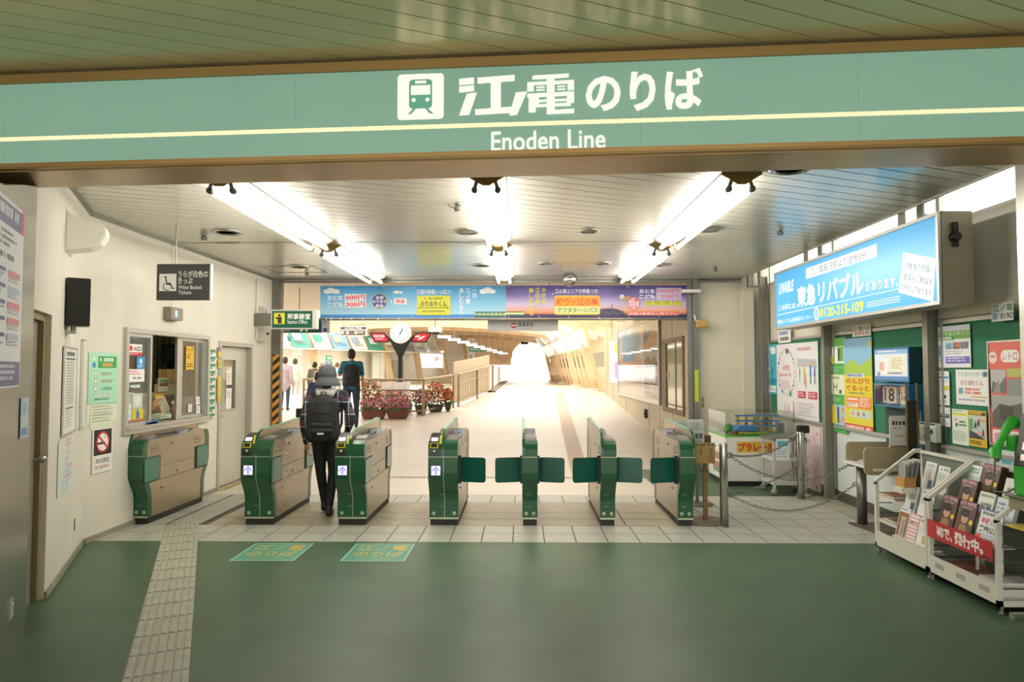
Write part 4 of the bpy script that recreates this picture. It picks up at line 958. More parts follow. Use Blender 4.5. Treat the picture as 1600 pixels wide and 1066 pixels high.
sheet('notice_poster', 'long green route poster with three inset panels beside the steel post', 'poster', PR, (1288.5, 530, 671.7, 1323.5, 527, 677.3), '4aa84c', d_time, group='posters on the green boards', out=.006)
def d_yel(p):
    p.R(0, 0, 1, .36, '8cc0e0').P([(0, .3), (.3, .22), (.6, .30), (1, .2), (1, .4), (0, .4)], 'a8c850').C(.93, .07, .03, 'f0d040')
    p.R(.1, .38, .72, .42, 'dce8f0').L(.12, .385, .7, .415, 1, '5a7ab0', .9, .05)
    p.T('のんびり', .08, .43, .9, .49, 'd8482c', .03).T('ぐるっと', .08, .505, .9, .565, 'd8482c', .03).L(.1, .58, .9, .61, 1, '8a8460')
    p.R(.06, .63, .96, .75, 'e8843c').R(.1, .645, .5, .665, 'f4ece0').R(.1, .69, .5, .74, 'f4ece0').L(.55, .64, .94, .74, 4, 'f8e8d8', .6).L(.12, .695, .48, .735, 2, '8a6a50')
    p.R(.2, .77, .96, .85, 'c8d8d0').C(.3, .81, .025, 'e8a040').C(.5, .81, .025, 'c87040').C(.7, .81, .025, '7a9a70')
    p.R(0, .925, 1, 1, 'd8402c').L(.05, .94, .95, .985, 1, 'f4e4dc', .9, .05)
sheet('notice_poster', 'tall yellow poster with blue sky top and red foot band', 'poster', PR, (1321, 530, 672.3, 1365, 526, 677.7), 'e0d43c', d_yel, group='posters on the green boards', out=.010)
sheet('wall_poster', 'faded pink poster on the lower wall behind the grey cart', 'poster', Plane((3.943, 0), -PI / 2), (1240, 662, 768, 1283, 668, 786), 'ecd9dc', lambda p: [p.C(random.random() * .8 + .1, random.random() * .8 + .08, random.uniform(.012, .03), random.choice(['e0909c', 'e8b0b8', 'dc7884', 'ecc8cc']), 9) for _ in range(60)] and None, out=.002, th=.002)
def d_A(p):
    p.R(0, 0, 1, .1, 'dcdce8').R(0, .12, 1, .32, '7ab85a').T('のおすすめスポット', .03, .13, .97, .24, 'e8f4dc', .02).R(.0, .25, .6, .34, '4a9a4a').L(.05, .26, .55, .33, 1, 'f0f4ea', .9)
    p.R(.04, .42, .32, .9, 'dce4ec'); ph(p, .06, .46, .28, .74, ['6aa0d0', '8a8a70', 'a8a080', '5a7a50']); p.L(.06, .78, .3, .86, 2, '6a9a7a')
    for k, pal in enumerate((['7ab0dc', '8a7a60', '6a8aa0'], ['9a5a40', 'c8a080', '5a3a30'], ['6a6a70', 'a8a8a8', '4a4a50'])): ph(p, .37 + .2 * k, .4, .55 + .2 * k, .56, pal)
    p.L(.38, .6, .97, .7, 2, 'b0b0b8').R(.38, .74, .98, .9, '6a5ab0').L(.42, .76, .94, .88, 2, 'e0dcf4', .6)
sheet('notice_poster', 'green-headed white poster with sightseeing photographs, top of its board', 'poster', PR, (1457.8, 512.4, 574.6, 1517.6, 506.3, 574.6), 'eceef0', d_A, group='posters on the green boards')
def d_B(p): p.L(.1, .05, .9, .12, 1, '8a9ac8').R(.04, .15, .96, .21, '4a90d0').L(.08, .26, .9, .36, 3, 'a8b0b8').R(.6, .43, .95, .56, 'e0d040').L(.08, .4, .55, .6, 4, 'a8b0b8').R(.15, .7, .32, .8, '3a3a40').R(.6, .7, .78, .8, '3a3a40').L(.1, .85, .9, .95, 2, 'a0a8b0')
sheet('notice_poster', 'small white laminated notice with a blue line, by the steel post', 'poster', PR, (1461, 580.7, 632, 1484.6, 580, 633.7), 'f0f0f0', d_B, group='posters on the green boards')
def d_C(p):
    p.T('できるだけポイ', .06, .06, .8, .2, '8ab08a', .01).T('のりおりくん', .15, .3, .8, .45, 'c88a7a', .02).C(.48, .37, .12, 'b8dce8', 20, .06).T('のりおりくん', .15, .3, .8, .45, 'd0705a', .015)
    p.RR(.08, .52, .22, .7, '7aa8c0', .2).L(.28, .52, .85, .72, 2, 'e0786a', .7).R(.45, .75, .9, .78, 'e8a050').L(.08, .83, .9, .93, 1, 'b0a8c8').RR(.8, .06, .92, .2, '556a80', .2)
sheet('notice_poster', 'rounded white laminated notice with faded red lettering', 'poster', PR, (1495, 578.3, 630.7, 1549.3, 577, 636), 'eef0ea', d_C, group='posters on the green boards')
sheet('notice_poster', 'white notice with a dark band just above the leaflet box', 'poster', PR, (1462, 635.6, 664, 1486, 636.8, 668), 'e8eae8', lambda p: p.R(.05, .35, .95, .55, '3c5a4a').L(.1, .4, .9, .5, 1, 'd0dcd0').L(.1, .65, .9, .9, 2, 'a8b0a8'), group='posters on the green boards')
def d_E(p): p.L(.06, .03, .94, .08, 1, '8aa050').R(.06, .10, .94, .17, 'e0d848').C(.25, .3, .05, 'e8a0a8').P([(.25, .38), (.4, .42), (.3, .52), (.2, .48)], '3a7a50').L(.45, .32, .95, .5, 2, '3a7a50', .6).L(.08, .62, .92, .92, 7, '8a9a8a', .4)
sheet('notice_poster', 'white and green running figure safety notice', 'poster', PR, (1489, 639.3, 693, 1514.4, 640.5, 697), 'e8efe2', d_E, group='posters on the green boards', edge=None)
def d_F(p):
    p.R(.04, .04, .96, .12, '2a2a24').L(.1, .05, .9, .11, 1, 'e0c040', .9).R(.04, .14, .96, .78, 'c8d0cc').P([(.04, .55), (.4, .62), (.96, .78), (.04, .78)], '3a3e44').P([(.04, .25), (.25, .22), (.25, .5), (.04, .6)], '4aa060')
    for x, y in ((.4, .32), (.58, .25), (.82, .52)): p.C(x, y, .028, '22262a', 10); p.P([(x - .06, y + .03), (x + .06, y + .03), (x + .04, y + .13), (x + .1, y + .22), (x - .02, y + .14), (x - .1, y + .22)], '22262a')
    p.R(.62, .22, .94, .3, 'e8a080').R(.5, .58, .8, .64, 'e8a0a0').L(.06, .84, .94, .96, 2, '6a5a28', .6)
sheet('notice_poster', 'yellow and grey caution poster with dark running figures', 'poster', PR, (1515, 641.7, 696, 1543, 643, 701), 'e0b83c', d_F, group='posters on the green boards')
def d_G(p):
    p.C(.12, .15, .06, 'f0d8d0').R(.05, .13, .2, .15, 'd08078').C(.62, .14, .06, 'f4f2ee', 20).RR(.36, .08, .9, .2, 'f4f2ee', .5).T('レトロ', .42, .1, .84, .18, 'c06a60', .01)
    p.R(.04, .27, .5, .5, 'b8bab8').P([(.04, .5), (.1, .38), (.3, .42), (.5, .33), (.5, .5)], '6a6e6a').P([(.1, .5), (.28, .36), (.34, .5)], '8c908c').R(.54, .26, .96, .34, 'b8c060').R(.54, .36, .96, .52, '8a8e8a')
    p.R(.06, .52, .96, .84, 'a4a8a2').P([(.06, .7), (.3, .6), (.6, .62), (.96, .58), (.96, .84), (.06, .84)], '55594f').R(.3, .62, .7, .76, '3e423a')
    p.RR(.06, .86, .98, .99, 'f0eeee', .1).P([(.1, .9), (.4, .87), (.44, .94), (.12, .98)], 'e8a0b8').L(.5, .88, .95, .97, 4, 'c89898', .4)
sheet('notice_poster', 'large red retro railway poster with grey photographs', 'poster', PR, (1548, 535.6, 690, 1602, 532.5, 702), 'd8685c', d_G, group='posters on the green boards', edge=M_ALU)
sheet('notice_card', 'white card with green and black lettering above the red railway poster', 'card', PR, (1561, 474.6, 502, 1596, 470.7, 501), 'e8eae6', lambda p: p.T('江ノ電', .1, .1, .98, .48, '2f7a4a', .012).RR(.05, .55, .28, .92, '7ab0d0', .2).T('お知', .4, .56, .98, .92, '3a3a3a', .012), out=.06)
sheet('framed_notice', 'tall green and white framed notice standing low beneath the red railway poster', 'board', PR, (1551, 700, 740, 1590, 706, 750), 'd8e4de', lambda p: p.C(.3, .3, .2, '3a4a50').R(.5, .2, .9, .5, '58b0c0').R(.1, .6, .9, .9, 'e8b060'), out=.02)
# leaflet box
u0, z0, W_l, H_l = PR.quad((1453, 660, 689, 1478, 661, 692))
t = thing('leaflet_box', 'clear leaflet box with a black and white leaflet on the green board', 'leaflet holder', tuple(PR.at(u0, z0, 0)), -PI / 2)
MB().box((0, -.11, 0), (.28, -.02, .005)).box((0, -.022, 0), (.28, -.016, H_l + .05)).box((0, -.11, 0), (.004, -.02, H_l)).box((.276, -.11, 0), (.28, -.02, H_l)).box((0, -.113, 0), (.28, -.109, H_l * .8)).build('holder', M_ACRYL, t)
o = MB().box((.01, -.106, .006), (.27, -.06, H_l)).build('leaflet', M_WHITE, t)
p = Print(.26, H_l); p.R(.04, .02, .96, .12, '3a4a40').C(.25, .35, .12, 'e0c860').C(.55, .6, .18, '55585a').C(.35, .75, .14, '6a6e70').C(.75, .45, .13, '4a4c4e').L(.05, .85, .95, .95, 2, '8a8c8a')
o2 = p.build(t); o2.location = (.01, -.106, 0)
# blue calendar box and blackboard
t = thing('date_box', 'blue wall box with lit notice, flip calendar reading 18 and a blackboard below', 'calendar', (XR - .03, 7.42, 0), -PI / 2)
M_BLUE = mat('box_blue', '2a6a96', .4); Wc = .66
MB().box((0, -.135, 1.50), (Wc, 0, 1.85)).build('upper_box', mat('box_dark', '1c3a44', .4), t, bevel=.006)
MB().box((.0, -.140, 1.50), (Wc, -.133, 1.85)).build('front_frame', M_BLUE, t)
p = Print(.62, .31, .12); p.R(0, 0, 1, 1, 'dfe6ea').R(0, 0, 1, .14, '8ab4dc').L(.1, .02, .9, .12, 1, 'e8f0f8').R(.22, .28, .42, .8, 'f4f2f0').R(.15, .4, .3, .7, 'e0b8a0').R(.48, .22, .92, .7, 'eee8cc').L(.52, .28, .88, .66, 6, 'b8ac98', .5).L(.4, .75, .95, .85, 1, '707078').R(0, .88, 1, 1, '5a84b8').C(.12, .82, .09, '8a98b8')
o = p.build(t, 'lit_notice'); o.location = (.02, -.1405, 1.52)
cb = ringbox(MB(), 0, Wc, 1.24, 1.485, .02, -.15, 0); cb = MB().box((0, -.15, 1.24), (Wc, 0, 1.262)).box((0, -.15, 1.463), (Wc, 0, 1.485)).box((0, -.15, 1.262), (.02, 0, 1.463)).box((Wc - .02, -.15, 1.262), (Wc, 0, 1.463)).box((.02, -.03, 1.262), (Wc - .02, 0, 1.463)).build('calendar_frame', M_BLUE, t)
o = MB().box((.07, -.09, 1.275), (.33, -.06, 1.45)).build('day_card', M_WHITE, t, bevel=.004); p = Print(.26, .175); p.T('18', .12, .1, .88, .9, '3a2e28', .03); o = p.build(o); o.location = (.07, -.09, 1.275)
o = MB().box((.40, -.09, 1.275), (.60, -.06, 1.45)).build('weekday_card', M_WHITE, t, bevel=.004); p = Print(.2, .175); p.L(.1, .1, .9, .9, 2, '77706a', .7).R(.08, .2, .2, .5, 'c85a50'); o = p.build(o); o.location = (.40, -.09, 1.275)
MB().box((.015, -.152, 1.255), (Wc - .015, -.149, 1.47)).build('cover', M_ACRYL, t)
MB().box((0, -.03, .62), (Wc, 0, 1.235)).build('blackboard', mat('blackboard', '2c4a42', .7), t); MB().box((Wc, -.04, .62), (Wc + .015, 0, 1.235)).build('blackboard_edge', M_BLUE, t)
t = thing('folded_stand', 'dark folded stand of two slim brass-brown poles beside the blue calendar box', 'stand', (3.70, 6.60, 0))
for x in (-.02, .08): MB().cyl((x, 0, 0.0), (x, 0, 1.50), .011).build('pole', mat('pole_brown', '6a5228', .45, metal=.4), t)
MB().box((-.02, -.006, .45), (.08, .006, .48)).box((-.02, -.006, 1.30), (.08, .006, 1.33)).box((-.06, -.07, 0), (.12, .07, .02)).build('crossbar', M_BLACK, t)
MB().box((-.008, .0, .5), (.068, .01, 1.3)).build('infill', mat('infill', '25291f', .7), t)
# ------------------------------------------------------------------ advertisement lightbox
XA = 3.4
PA = Plane((XA, 0), -PI / 2)
ys = [-PA.uv(1212.5, 480)[0], -PA.uv(1470, 400)[0]]
t = thing('advert_lightbox', 'large lit sky blue advertisement box with white lettering hung over the notice boards', 'advertisement', (XA, ys[0], 0), -PI / 2)
La = ys[0] - ys[1]; ZA0, ZA1 = 2.155, 2.915
MB().box((0, .004, ZA0), (La, .26, ZA1)).build('housing', mat('lightbox_case', '9a917c', .4, metal=.4, var=.05), t)
for a, c in (((0, -.02, ZA1 - .03), (La, .01, ZA1)), ((0, -.02, ZA0), (La, .01, ZA0 + .03)), ((0, -.02, ZA0 + .03), (.03, .01, ZA1 - .03)), ((La - .03, -.02, ZA0 + .03), (La, .01, ZA1 - .03))): MB().box(a, c).build('face_frame', M_ALU, t)
MB().box((.03, -.004, ZA0 + .03), (La - .03, .004, ZA1 - .03)).build('lit_face', mat('advert_blue', '4aa6dc', .3, emit=.42), t)
for y in (8.72, 6.52): MB().box((ys[0] - y - .04, .26, ZA0 + .05), (ys[0] - y + .04, .42, ZA1 + .03)).build('hanger', M_POST, t)
MB().cyl((La, .11, 2.70), (La + .05, .11, 2.70), .045, .035, 16).box((La, .09, 2.62), (La + .03, .13, 2.82)).build('switch', M_BLACK, t)
class AP(PxPrint):
    def Q(s, c):
        u, z, W, H_ = s.pl.quad(c); return u, 1 - z - H_, u + W, 1 - z
    def TQ(s, tx, c, col, bold=.015, shear=0.0):
        a = s.pl.uv(c[0], (c[1] + c[2]) / 2); b_ = s.pl.uv(c[3], (c[4] + c[5]) / 2)
        q = s.Q(c); d = b_[1] - a[1]
        q = (q[0], q[1] + d / 2, q[2], q[3] + d / 2)
        return s.T(tx, *q, col, bold, False, shear, d)
    def PP(s, pts, col): return s.P([(s.pl.uv(*a)[0], 1 - s.pl.uv(*a)[1]) for a in pts], col)
def ck(x, y): return 1190 + x / 4.324, 300 + y / 4.324
def cq(x0, t0, b0, x1, t1, b1): return (*ck(x0, t0), ck(x0, b0)[1], *ck(x1, t1), ck(x1, b1)[1])
p = AP(PA, .22, .0046)
WH = 'f6f8fa'; GB = '3f6e8c'
p.R(*p.Q(cq(303, 517, 587, 782, 352, 440)), WH); p.TQ('江ノ電藤沢駅より徒歩3分', cq(335, 515, 570, 712, 395, 452), GB, .0)
p.TQ('LIVABLE', cq(118, 622, 695, 215, 592, 668), WH, .03, .2)
p.TQ('この街には', cq(118, 768, 806, 232, 745, 786), WH, .02); p.TQ('東急リバブル', cq(242, 640, 785, 690, 520, 695), WH, .03); p.TQ('があります。', cq(706, 602, 674, 928, 565, 640), WH, .02)
p.PP([ck(112, 830), ck(932, 652), ck(932, 656), ck(112, 835)], WH)
p.TQ('東急リバブル(株)藤沢センター', cq(112, 866, 900, 340, 828, 862), WH, .01); p.TQ('0120-215-109', cq(398, 786, 852, 692, 733, 806), 'f4e23c', .03)
q = PA.uv(*ck(375, 824)); p.C(q[0], 1 - q[1], .075, WH, 20); p.C(q[0], 1 - q[1], .06, '9cc4dc', 20)
for k in range(3): p.PP([ck(712, 748 + 14 * k), ck(940, 700 + 17 * k), ck(940, 706 + 17 * k), ck(712, 754 + 14 * k)], 'dcecf4')
p.PP([ck(962, 408), ck(1183, 450), ck(1165, 742), ck(930, 680)], WH)
p.TQ('不動産の売買・', cq(978, 472, 520, 1160, 500, 548), GB, .005); p.TQ('賃貸のご相談を', cq(962, 545, 592, 1160, 588, 636), GB, .005); p.TQ('お待ちしております', cq(946, 615, 658, 1155, 662, 712), GB, .005)
o = p.build(t, 'lettering'); o.location = (-(-ys[0]) if False else ys[0], 0, 0)
# ------------------------------------------------------------------ toy display cabinet, cart, bollards, chains
t = thing('display_cabinet', 'white display cabinet with a clear case on top and a red and yellow sign', 'cabinet', (2.84, 9.62, 0))
Wt, Dt = .98, .85
MB().box((0.01, 0.02, 0), (Wt - .01, Dt, .07)).build('plinth', M_BLACKM, t)
MB().box((0, 0, .07), (Wt, Dt, .69)).build('body', M_WHITE, t, bevel=.004)
MB().box((-.003, -.003, .68), (Wt + .003, Dt, .70)).build('green_edge', mat('lime_edge', '6ab848', .4), t)
b = MB()
for a, c in (((0, 0, .70), (Wt, .006, 1.03)), ((0, 0, .70), (.006, Dt, 1.03)), ((Wt - .006, 0, .70), (Wt, Dt, 1.03)), ((0, 0, 1.024), (Wt, Dt, 1.03))): b.box(a, c)
b.build('clear_case', M_ACRYL, t)
MB().box((0, Dt - .01, .70), (.30, Dt, 1.03)).build('case_back', M_CREAM, t)
p = Print(.54, .15); p.R(0, 0, 1, 1, 'd8b43c').T('プラレール', .04, .12, .97, .9, 'b8342c', .05); o = p.build(t, 'name_sign'); o.location = (.16, 0, .47)
p = Print(.6, .5); p.R(0, 0, 1, 1, 'e4e6e2')
for k in range(14): p.R(random.random() * .8, .3 + random.random() * .6, random.random() * .2 + .8, .35 + random.random() * .6, random.choice(['8aa8b8', 'c8b090', 'd0d4d0', '7a9a80', 'b87a70', 'e4e6e2']))
o = p.build(t, 'side_poster'); o.location = (0, .72, .09); o.rotation_euler = (0, 0, -PI / 2)
# the toy railway inside the case: each element stands on its own
def toy(name, label, loc, b, mats): return tag(b.build(name, mats, loc=loc), label, 'toy')
TX, TY, TZ = 2.84, 9.62, .701
M_TY = mat('toy_yellow', 'd8b424', .4); M_TB = mat('toy_blue', '3a7ec0', .4); M_TG = mat('toy_green', '3a8a3c', .5); M_TR = mat('toy_red', 'b83a2c', .4)
for i, x in enumerate((.32, .44, .56, .68, .80)):
    b = MB()
    for k in range(3): b.box((-.025, -.025, .08 * k), (.025, .025, .08 * k + .03)).box((-.018, -.018, .08 * k + .03), (.018, .018, .08 * k + .08))
    toy('toy_pier', 'yellow toy railway pier, %s of the row in the clear case' % ['first', 'second', 'third', 'fourth', 'fifth'][i], (TX + x, TY + .45, TZ), b, M_TY)
for i, z in enumerate((.10, .17, .245)):
    b = MB().box((0, -.03, 0), (.62, .03, .012)).box((0, -.03, .012), (.62, -.024, .02)).box((0, .024, .012), (.62, .03, .02))
    toy('toy_track', 'blue toy railway track, %s level in the clear case' % ['lowest', 'middle', 'top'][i], (TX + .26, TY + .36 - .0 * i, TZ + z), b, M_TB)
b = MB().box((0, 0, 0), (.3, .2, .06), 0).prism([(-.03, .06), (.33, .06), (.25, .13), (.05, .13)], 'y', -.03, .23, 1).box((.08, -.01, .0), (.13, 0, .05), 2)
toy('toy_station', 'small toy station with a blue roof in the clear case', (TX + .17, TY + .08, TZ), b, [M_TR, M_TB, M_WHITE])
b = MB()
for k in range(12): b.ball((random.uniform(-.04, .04), random.uniform(-.04, .04), .08 + random.uniform(-.03, .07)), .035, 8)
b.cyl((0, 0, 0), (0, 0, .06), .012, mi=1)
toy('toy_tree', 'round green toy tree at the corner of the clear case', (TX + .11, TY + .2, TZ), b, [M_TG, M_TY])
b = MB().box((0, 0, .008), (.4, .05, .05), 0).box((0, -.001, .03), (.4, .051, .042), 1)
for k in range(4): b.cyl((.05 + .1 * k, -.002, .012), (.05 + .1 * k, .052, .012), .012, n=10, mi=2)
toy('toy_train', 'long toy train in green and cream at the front of the clear case', (TX + .20, TY + .02, TZ), b, [M_TG, M_YEL, M_BLACK])
b = MB().box((0, 0, 0), (.1, .08, .16), 0).box((.01, -.003, .02), (.09, 0, .14), 1)
toy('toy_house', 'lilac and grey toy building at the far side of the clear case', (TX + .84, TY + .3, TZ), b, [mat('toy_lilac', '9a8ab0', .5), M_GREY])
toy('toy_ground', 'blue and green toy ground sheet covering the clear case floor', (TX + .06, TY + .30, TZ - .0008), MB().box((0, -.0, 0), (.86, .48, .0008)), mat('toy_sheet', '5a8ab0', .5))
# grey cart
M_CART = mat('cart_grey', 'b8b7ae', .45)
t = thing('utility_cart', 'grey three-shelf cart on castors in front of the display cabinet', 'cart', (3.27, 8.95, 0), 0)
for x in (0, .40):
    for y in (0, .40):
        MB().box((x - .015, y - .015, .07), (x + .015, y + .015, .74)).build('leg', M_CART, t)
        c = MB().cyl((x, y, .045), (x, y, .08), .012).build('castor', M_GREY, t); MB().lathe([(.0, -.018), (.042, -.018), (.042, .018), (0, .018)], n=16, M=Matrix.Translation((x, y, .043)) @ Matrix.Rotation(PI / 2, 4, 'X')).build('wheel', mat('castor_wheel', '7d7d75', .5), c)
for z, nm_ in ((.73, 'top_shelf'), (.47, 'middle_shelf'), (.16, 'bottom_shelf')):
    MB().box((-.02, -.02, z), (.42, .42, z + .012)).box((-.02, -.02, z - .03), (.42, -.01, z)).box((-.02, .41, z - .03), (.42, .42, z)).box((-.02, -.01, z - .03), (-.01, .41, z)).build(nm_, M_STEELD if z > .7 else M_CART, t)
p = Print(.17, .28); p.R(0, 0, 1, 1, 'dfe6e8').R(.1, .1, .9, .35, '6aa8c0').L(.1, .45, .9, .9, 4, 'a0a8b0'); o = p.build(t, 'paper_sign'); o.location = (.02, -.021, .45)
t = thing('safety_cone_lamp', 'dark round lamp on a grey post behind the far bollard', 'lamp', (3.66, 8.98, 0))
MB().cyl((0, 0, 0), (0, 0, .80), .03).lathe([(.10, 0), (.10, .01), (.03, .03)], n=18).build('post', M_CART, t); MB().box((-.07, -.05, .80), (.07, .05, .90)).build('lamp_head', M_BLACK, t, bevel=.01)
def bollard(loc, h, r, label):
    t = thing('bollard', label, 'bollard', loc)
    MB().lathe([(r, 0), (r, h - .012), (r * .93, h)], n=24).build('post', M_STEEL, t); MB().lathe([(r + .004, 0), (r + .004, .012)], n=24).build('base_ring', M_STEELD, t)
    b = MB()
    for z in (h - .12, .33): b.ring((r + .02, -.01, z), .024, .005, Matrix.Rotation(PI / 2, 4, 'X'))
    b.build('chain_ring', M_STEELD, t)
    MB().lathe([(r + .002, h - .035), (r + .002, h - .028)], n=24).build('band', M_STEELD, t)
BA = Vector((2.10, 7.18, 0)); BBl = Vector((3.51, 8.70, 0))
bollard(BA, .86, .042, 'stainless bollard beside the wooden notice'); bollard(BBl, .84, .042, 'stainless bollard in front of the grey cart')
def chain(a, b_, sag, label):
    a = Vector(a); b_ = Vector(b_); m = MB(); n = int((b_ - a).length * 1.04 / .034)
    P = lambda s: a + (b_ - a) * s - Vector((0, 0, 4 * sag * s * (1 - s)))
    for i in range(n):
        c = P((i + .5) / n); d = (P((i + 1) / n) - P(i / n)).normalized(); q = d.to_track_quat('X', 'Z').to_matrix().to_4x4()
        m.ring(c, .012, .0036, q @ Matrix.Rotation(PI / 2 * (i % 2), 4, 'X') @ Matrix.Diagonal((1.75, 1, 1, 1)), 10, 5)
    for e in (a, b_): m.ring(e, .022, .004, Matrix.Rotation(PI / 2, 4, 'X'))
    tag(m.build('barrier_chain', M_STEELD), label, 'chain', 'chains between the bollards')
DL = Vector((3.57, 7.28, 0))
ra = BA + Vector((.062, -.01, 0))
chain(ra + Vector((0, 0, .74)), BBl + Vector((-.05, -.03, .80)), .10, 'upper chain from the near bollard to the cart bollard')
chain(ra + Vector((.01, .01, .33)), BBl + Vector((-.05, -.03, .42)), .05, 'lower chain from the near bollard to the cart bollard')
chain(ra + Vector((0, -.01, .73)), DL + Vector((-.07, 0, .66)), .22, 'upper chain from the near bollard to the writing desk')
chain(ra + Vector((.01, -.01, .32)), DL + Vector((-.07, 0, .42)), .21, 'lower chain from the near bollard to the writing desk')
# wooden notice on a pole, with papers
t = thing('notice_stand', 'weathered wooden notice board on a rusty pole beside the last gate', 'sign', (1.97, 7.42, 0))
MB().lathe([(.24, 0), (.24, .008), (.22, .016), (.03, .02)], n=28).build('base', mat('stand_base', '6a5f48', .5, metal=.3), t)
MB().box((-.022, -.015, .01), (.022, .015, .70)).build('pole', mat('rust_pole', '7a6238', .7, var=.3, scale=12), t)
MB().box((-.16, -.035, .62), (.10, -.015, .84)).build('board', mat('ply_board', 'a5884e', .7, var=.1, scale=6), t)
p = Print(.26, .22); p.L(.05, .04, .95, .16, 1, '4a3a20', .9, .02).TV('ご自由', .1, .26, .3, .62, '3a2e1a', .01).TV('お取り', .34, .26, .5, .62, '3a2e1a', .01).TV('下さい', .72, .26, .92, .9, '3a2e1a', .01).TV('どうぞ', .16, .62, .3, .96, '3a2e1a', .01); o = p.build(t); o.location = (-.16, -.035, .62)
MB().box((-.19, -.01, .80), (.12, .20, .81)).box((-.19, .19, .81), (.12, .20, .90)).box((-.19, -.01, .81), (-.18, .20, .93)).build('tray', mat('tray_wood', '5e4a2a', .7), t)
def bundle(name, label, loc, rz, wd, hh, n):
    t = thing(name, label, 'newspapers', loc, rz, 'newspaper bundles')
    for i in range(n):
        y = .014 * i; M = Matrix.Rotation(math.radians(-6 + random.uniform(-2, 2)), 4, 'X')
        b = MB(); V = []
        for k in range(9):
            x = wd * k / 8; dz = random.uniform(-.006, .006); V += [(x, y + random.uniform(-.003, .003), 0), (x, y + random.uniform(-.005, .005), hh + dz + .01 * (i % 3))]
        b.add(V, [(2 * k, 2 * k + 2, 2 * k + 3, 2 * k + 1) for k in range(8)], 0, False, M).build('paper', mat('newsprint_%d' % (i % 2), 'c4c6c0' if i % 2 else 'aeb2ac', .7), t, fix=False)
    p = Print(wd, hh); p.L(.06, .06, .94, .4, 5, '7a8480', .5).L(.08, .52, .9, .78, 1, '3a3c3a', .8, .05).L(.06, .84, .94, .96, 2, '8a908c')
    o = p.build(t); o.rotation_euler = (math.radians(-6), 0, 0); o.location = (0, -.009, 0)
bundle('newspaper_bundle', 'bundle of grey newspapers standing over the wooden notice', (1.82, 7.46, .815), 0, .16, .25, 8)
t = thing('paper_stand', 'small round-based stand holding newspapers behind the last gate', 'stand', (2.12, 8.35, 0))
MB().lathe([(.19, 0), (.19, .008), (.03, .02)], n=26).build('base', mat('stand_base', '6a5f48', .5), t); MB().cyl((0, 0, .01), (0, 0, .80), .02).build('pole', M_STEELD, t); MB().box((-.30, -.12, .80), (.06, .10, .812)).build('tray', M_BLACKM, t)
bundle('newspaper_bundle', 'wide bundle of pale newspapers on the small stand behind the last gate', (1.84, 8.27, .814), 0, .32, .18, 7)
# ------------------------------------------------------------------ writing desk
t = thing('writing_desk', 'narrow standing writing desk with beige dividers on a steel pillar leg', 'desk', (3.57, 7.28, 0))
M_DIV = mat('desk_divider', 'b3a585', .4, metal=.25); 
MB().lathe([(.05, 0.014), (.05, .64)], n=22).build('leg', M_STEELD, t)
MB().prism([(-.12, .06), (.30, .06), (.30, -.72), (-.02, -.72)], 'z', 0, .014).build('base_plate', mat('desk_base', '54493a', .6, var=.15), t)
MB().box((-.16, -.58, .64), (.34, .06, .665)).build('desk_top', M_WHITE, t, bevel=.004)
MB().prism(rrect(-.13, .60, .36, .86, .05), 'y', .05, .075).build('divider', M_DIV, t, bevel=.003)
MB().prism(rrect(-.24, .60, .26, .87, .05), 'y', -.555, -.53).build('divider', M_DIV, t, bevel=.003)
MB().box((.1, -.56, .56), (.3, .05, .64)).build('drawer', M_WHITE, t)
for k in range(4):
    o = MB().box((0, 0, 0), (.20, .14, .003)).build('form_sheet', M_WHITE, loc=(3.46 + .03 * k, 6.98 + .05 * k, .668 + .0035 * k), rz=.1 * k - .2); tag(o, ['lowest', 'second', 'third', 'topmost'][k] + ' loose white form on the writing desk', 'paper', 'forms on the writing desk'); p = Print(.2, .14, 0, .0034); p.L(.08, .1, .92, .9, 6, '6a7078', .4); q = p.build(o); q.rotation_euler = (-PI / 2, 0, 0)
a = aty(1391, 697, 6.73); c = aty(1419, 650, 6.73)
t = thing('table_sign', 'upright white rounded sign card standing on the desk divider', 'sign', (a.x, 6.735, .0))
MB().prism(rrect(0, a.z - .01, c.x - a.x, c.z, .03), 'y', 0, .008).build('card', M_WHITE, t)
p = Print(c.x - a.x, c.z - a.z); p.L(.15, .18, .85, .32, 1, '44444a', .9, .1).L(.2, .38, .8, .46, 1, '9a9a9a', .7).R(.3, .62, .75, .7, 'c8bc9c'); o = p.build(t); o.location = (0, 0, a.z)
MB().box((-.0, -.0, .86), (c.x - a.x, .03, a.z)).build('foot', M_DIV, t)
